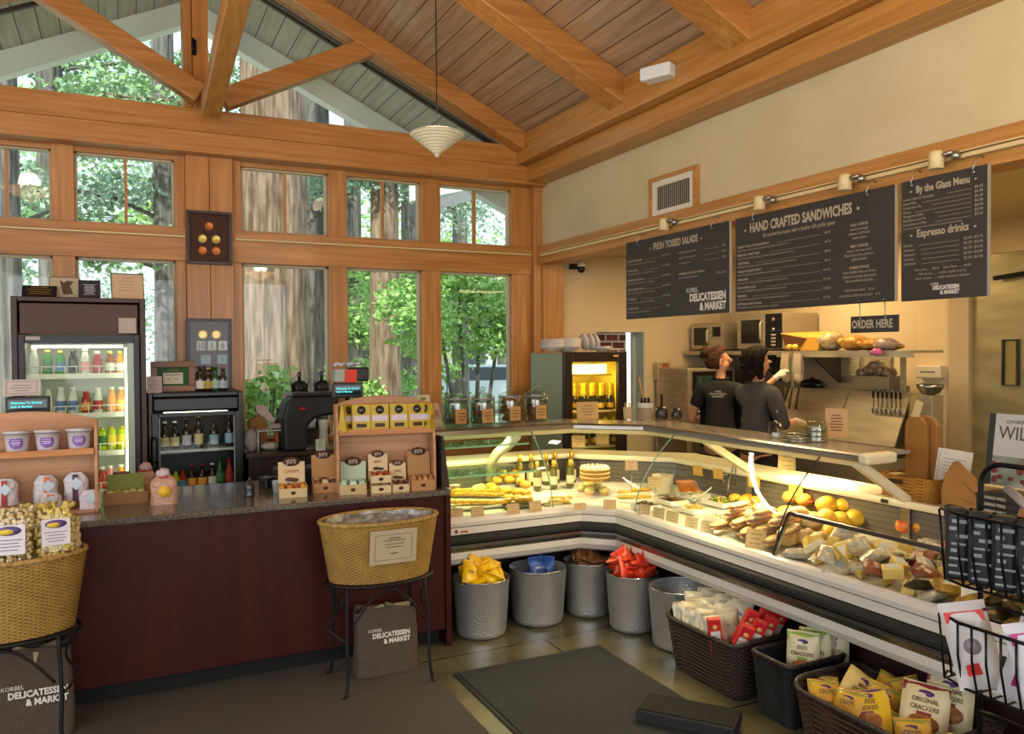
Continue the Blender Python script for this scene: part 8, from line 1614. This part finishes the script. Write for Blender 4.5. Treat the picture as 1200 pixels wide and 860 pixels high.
    # clothes as fuller shells over the body
    V2 = []; E2 = []; R2 = []
    def c(p, r, par=None):
        V2.append(Vector(p)); R2.append(r)
        if par is not None: E2.append((par, len(V2) - 1))
        return len(V2) - 1
    s0 = c((0, 0, .86), (.165, .125)); s1 = c((0, .0, .98), (.150, .115), s0); s2_ = c((0, .01, 1.08), (.135, .105), s1); s3 = c((0, .02, 1.22), (.148, .112), s2_); s4 = c((0, .01 + lean, 1.375), (.14, .10), s3); s5 = c((0, .02 + lean, 1.445), .066, s4)
    for s_, side in ((1, 'R'), (-1, 'L')):
        el, wr, pd = arms[side]; el = Vector(el); wr = Vector(wr); shd = Vector((s_ * .145, .0 + lean, 1.378)); a1 = c(shd, .085, s4); a2 = c(shd.lerp(el, .45), .067, a1)
        if shirt_sleeve > .5: a3 = c(shd.lerp(el, .95), .055, a2); c(el.lerp(wr, .22), .052, a3)
        else: c(shd.lerp(el, .62), .060, a2)
    skin_obj('shirt', V2, E2, R2, shirt, t)
    MB().tube([(.058 * math.cos(q), .02 + lean + .055 * math.sin(q), 1.452 + .006 * math.sin(q)) for q in [i * .35 for i in range(18)]], .011, 6, closed=True).build('collar', shirt, t)
    V2.clear(); E2.clear(); R2.clear(); s0 = c((0, 0, .93), (.155, .115))
    for s_ in (1, -1): k1 = c((s_ * .088, 0, .82), .102, s0); k2_ = c((s_ * .10, .02, .48), .075, k1); c((s_ * .10, 0, .10), .062, k2_)
    skin_obj('trousers', V2, E2, R2, trousers, t)
    for s_ in (1, -1): MB().blob((s_ * .105, .06, .04), .048, .13, .042, 14, 8).build('shoe', cm('#1b1a19', .5), t)
    if apron: MB().grid(lambda u, v: ((u - .5) * .34, .125 - .35 * (u - .5) ** 2 + .01, .55 + v * .78), 10, 8).build('apron', apron, t); MB().tube([(.17 * math.cos(q), .13 * math.sin(q), 1.02) for q in [i * .35 for i in range(18)]], .008, 5, closed=True).build('apron_string', apron, t)
    if emblem: emblem(t)
    for side in gloves:
        wr, pd, sd, dn = joints[side]; V2.clear(); E2.clear(); R2.clear(); s_ = 1 if side == 'R' else -1
        g0_ = c(wr - pd * .03, .032); g1_ = c(wr + pd * .005, .030, g0_); g2_ = c(wr + pd * .048, (.044, .026), g1_)
        for off, ln in ((-.028, .064), (-.0095, .074), (.0095, .070), (.028, .054)):
            b0_ = wr + pd * .078 + sd * off; k1 = c(b0_, .0125, g2_); k2_ = c(b0_ + pd * ln * .45 + dn * .006, .0115, k1); c(b0_ + pd * ln * .85 + dn * .026, .0105, k2_)
        tb_ = c(wr + pd * .03 - sd * s_ * .036, .015, g2_); c(wr + pd * .068 - sd * s_ * .054 + dn * .012, .013, tb_)
        skin_obj('glove', V2, E2, R2, cm('#d8ccb0', .6), t)
    return t
hair1 = mat('brown_red_hair', '#54321f', .75, noise=(16, '#2a180e', 1, (1, 1, 5)), bump=.8, spec=.2); hair2 = mat('black_curly_hair', '#241815', .8, noise=(50, '#0d0807', 1, (1, 1, 1)), bump=1.0, spec=.15)
blk = mat('black_cotton', '#151414', .85); gry = mat('charcoal_fleece', '#4a4544', .9, noise=(6, '#3d3939', 1, (1, 1, 1)))
def emb1(t):
    m_ = MB()
    for s__, z, al, q in (('KORBEL', 1.345, 'CENTER', .016), ('DELICATESSEN', 1.323, 'CENTER', .021), ('& MARKET', 1.301, 'CENTER', .021)): put_text(m_, s__, q, frame_mx((0, -.104 + (0 if z > 1.33 else -.004), z), (1, 0, 0), (0, -.12, 1)), align=al, offset=.0008)
    m_.build('shirt_lettering', cm('#b5a890', .7), t)
def emb2(t): MB().tr((.232, -.03, 1.235), (0, 0, R_(20))).cbox(0, 0, .01, .004, .035, .008).cbox(0, -.02, 0, .004, .03, .008).cbox(.002, .012, -.004, .004, .03, .006).build('sleeve_emblem', cm('#b5aa98', .6), t)
person((4.53, 5.30, 0), 48, 'person with hair bun, glasses and black short sleeved deli shirt seen from behind', 80, {'R': ((.25, .08, 1.10), (.14, .30, 1.08), (-.4, 1, -.1)), 'L': ((-.245, .04, 1.10), (-.15, .26, 1.02), (.4, 1, -.2))}, blk, .3, mat('dark_jeans', '#23252c', .8), hair1, True, (), True, 1.005, blk, emb1, 2)
person((4.42, 4.76, 0), 82, 'person with curly black hair, grey sleeves and white gloves reaching to the hanging cloths', 25, {'R': ((.25, .02, 1.12), (.17, .27, 1.145), (-.15, 1, -.15)), 'L': ((-.22, .16, 1.26), (-.12, .40, 1.47), (.15, .75, .55))}, gry, 1, mat('dark_trousers', '#1d1c1e', .8), hair2, False, ('R', 'L'), False, 1.0, blk, emb2, 0)
NEST = {'print': ('card', 'packet_body', 'bag_body', 'white_panel'), 'screen': ('display_housing',), 'screen_text': ('display_housing',), 'logo_text': ('logo_oval', 'round_logo'), 'logo_oval': ('header_card',), 'title': ('header_card',), 'printed_sweets': ('header_card',),
        'tray_logo': ('tray',), 'label_print': ('oval_label', 'bag_label', 'jar_label'), 'label_oval': ('bag_label',), 'label_corn': ('bag_label',), 'door_window': ('door',), 'door_glass': ('door', 'door_frame'), 'handle': ('door', 'door_frame'), 'seal': ('door_frame',),
        'writing': ('certificate_paper', 'backing', 'sheet'), 'medal': ('backing',), 'number_card': ('backing',), 'number': ('backing',), 'painted_bird': ('backing',), 'sign_print': ('sign_sleeve',), 'bag_lettering': ('bag_body',), 'dial': ('control_panel',), 'button': ('control_panel',),
        'food_picture': ('pouch_body',), 'top_band': ('pouch_body', 'pack_body'), 'pouch_lettering': ('pouch_body',), 'name_patch': ('pouch_body',), 'oval_badge': ('pouch_body',), 'menu_print': ('menu_sheets',), 'cover_title': ('cover_paper',), 'cover_paper': (), 'printed_panel': ('bag_body',),
        'board_title': ('board_panel',), 'board_lettering': ('board_panel',), 'board_logo': ('board_panel',), 'sign_lettering': ('sign_panel',), 'pouch_label': ('pouch',), 'pouch_window': ('pouch',), 'side_window': ('pouch',), 'packet_label': ('packet',), 'paper_label': ('cheese',), 'knob': ('lid',), 'shirt_lettering': ('shirt',), 'sleeve_emblem': ('shirt',), 'keypad': ('reader_body',), 'printed_pattern': ('front_bag',), 'maker_name': ('trim_band',), 'maker_logo': ('trim_band',)}
_base = lambda o: o.name.split('.')[0]
for _o in [o for o in COL.objects if o.parent is None and o.type == 'EMPTY']:
    _ch = kids(_o); _by = {}
    for c in _ch: _by.setdefault(_base(c), []).append(c)
    for c in _ch:
        for p_ in NEST.get(_base(c), ()):
            if len(_by.get(p_, [])) == 1 and _by[p_][0] is not c and _by[p_][0].parent is _o: 
                q_ = _by[p_][0]
                if _base(q_) in ('logo_oval',) : q_ = _by.get('header_card', [q_])[0]
                c.parent = q_; break
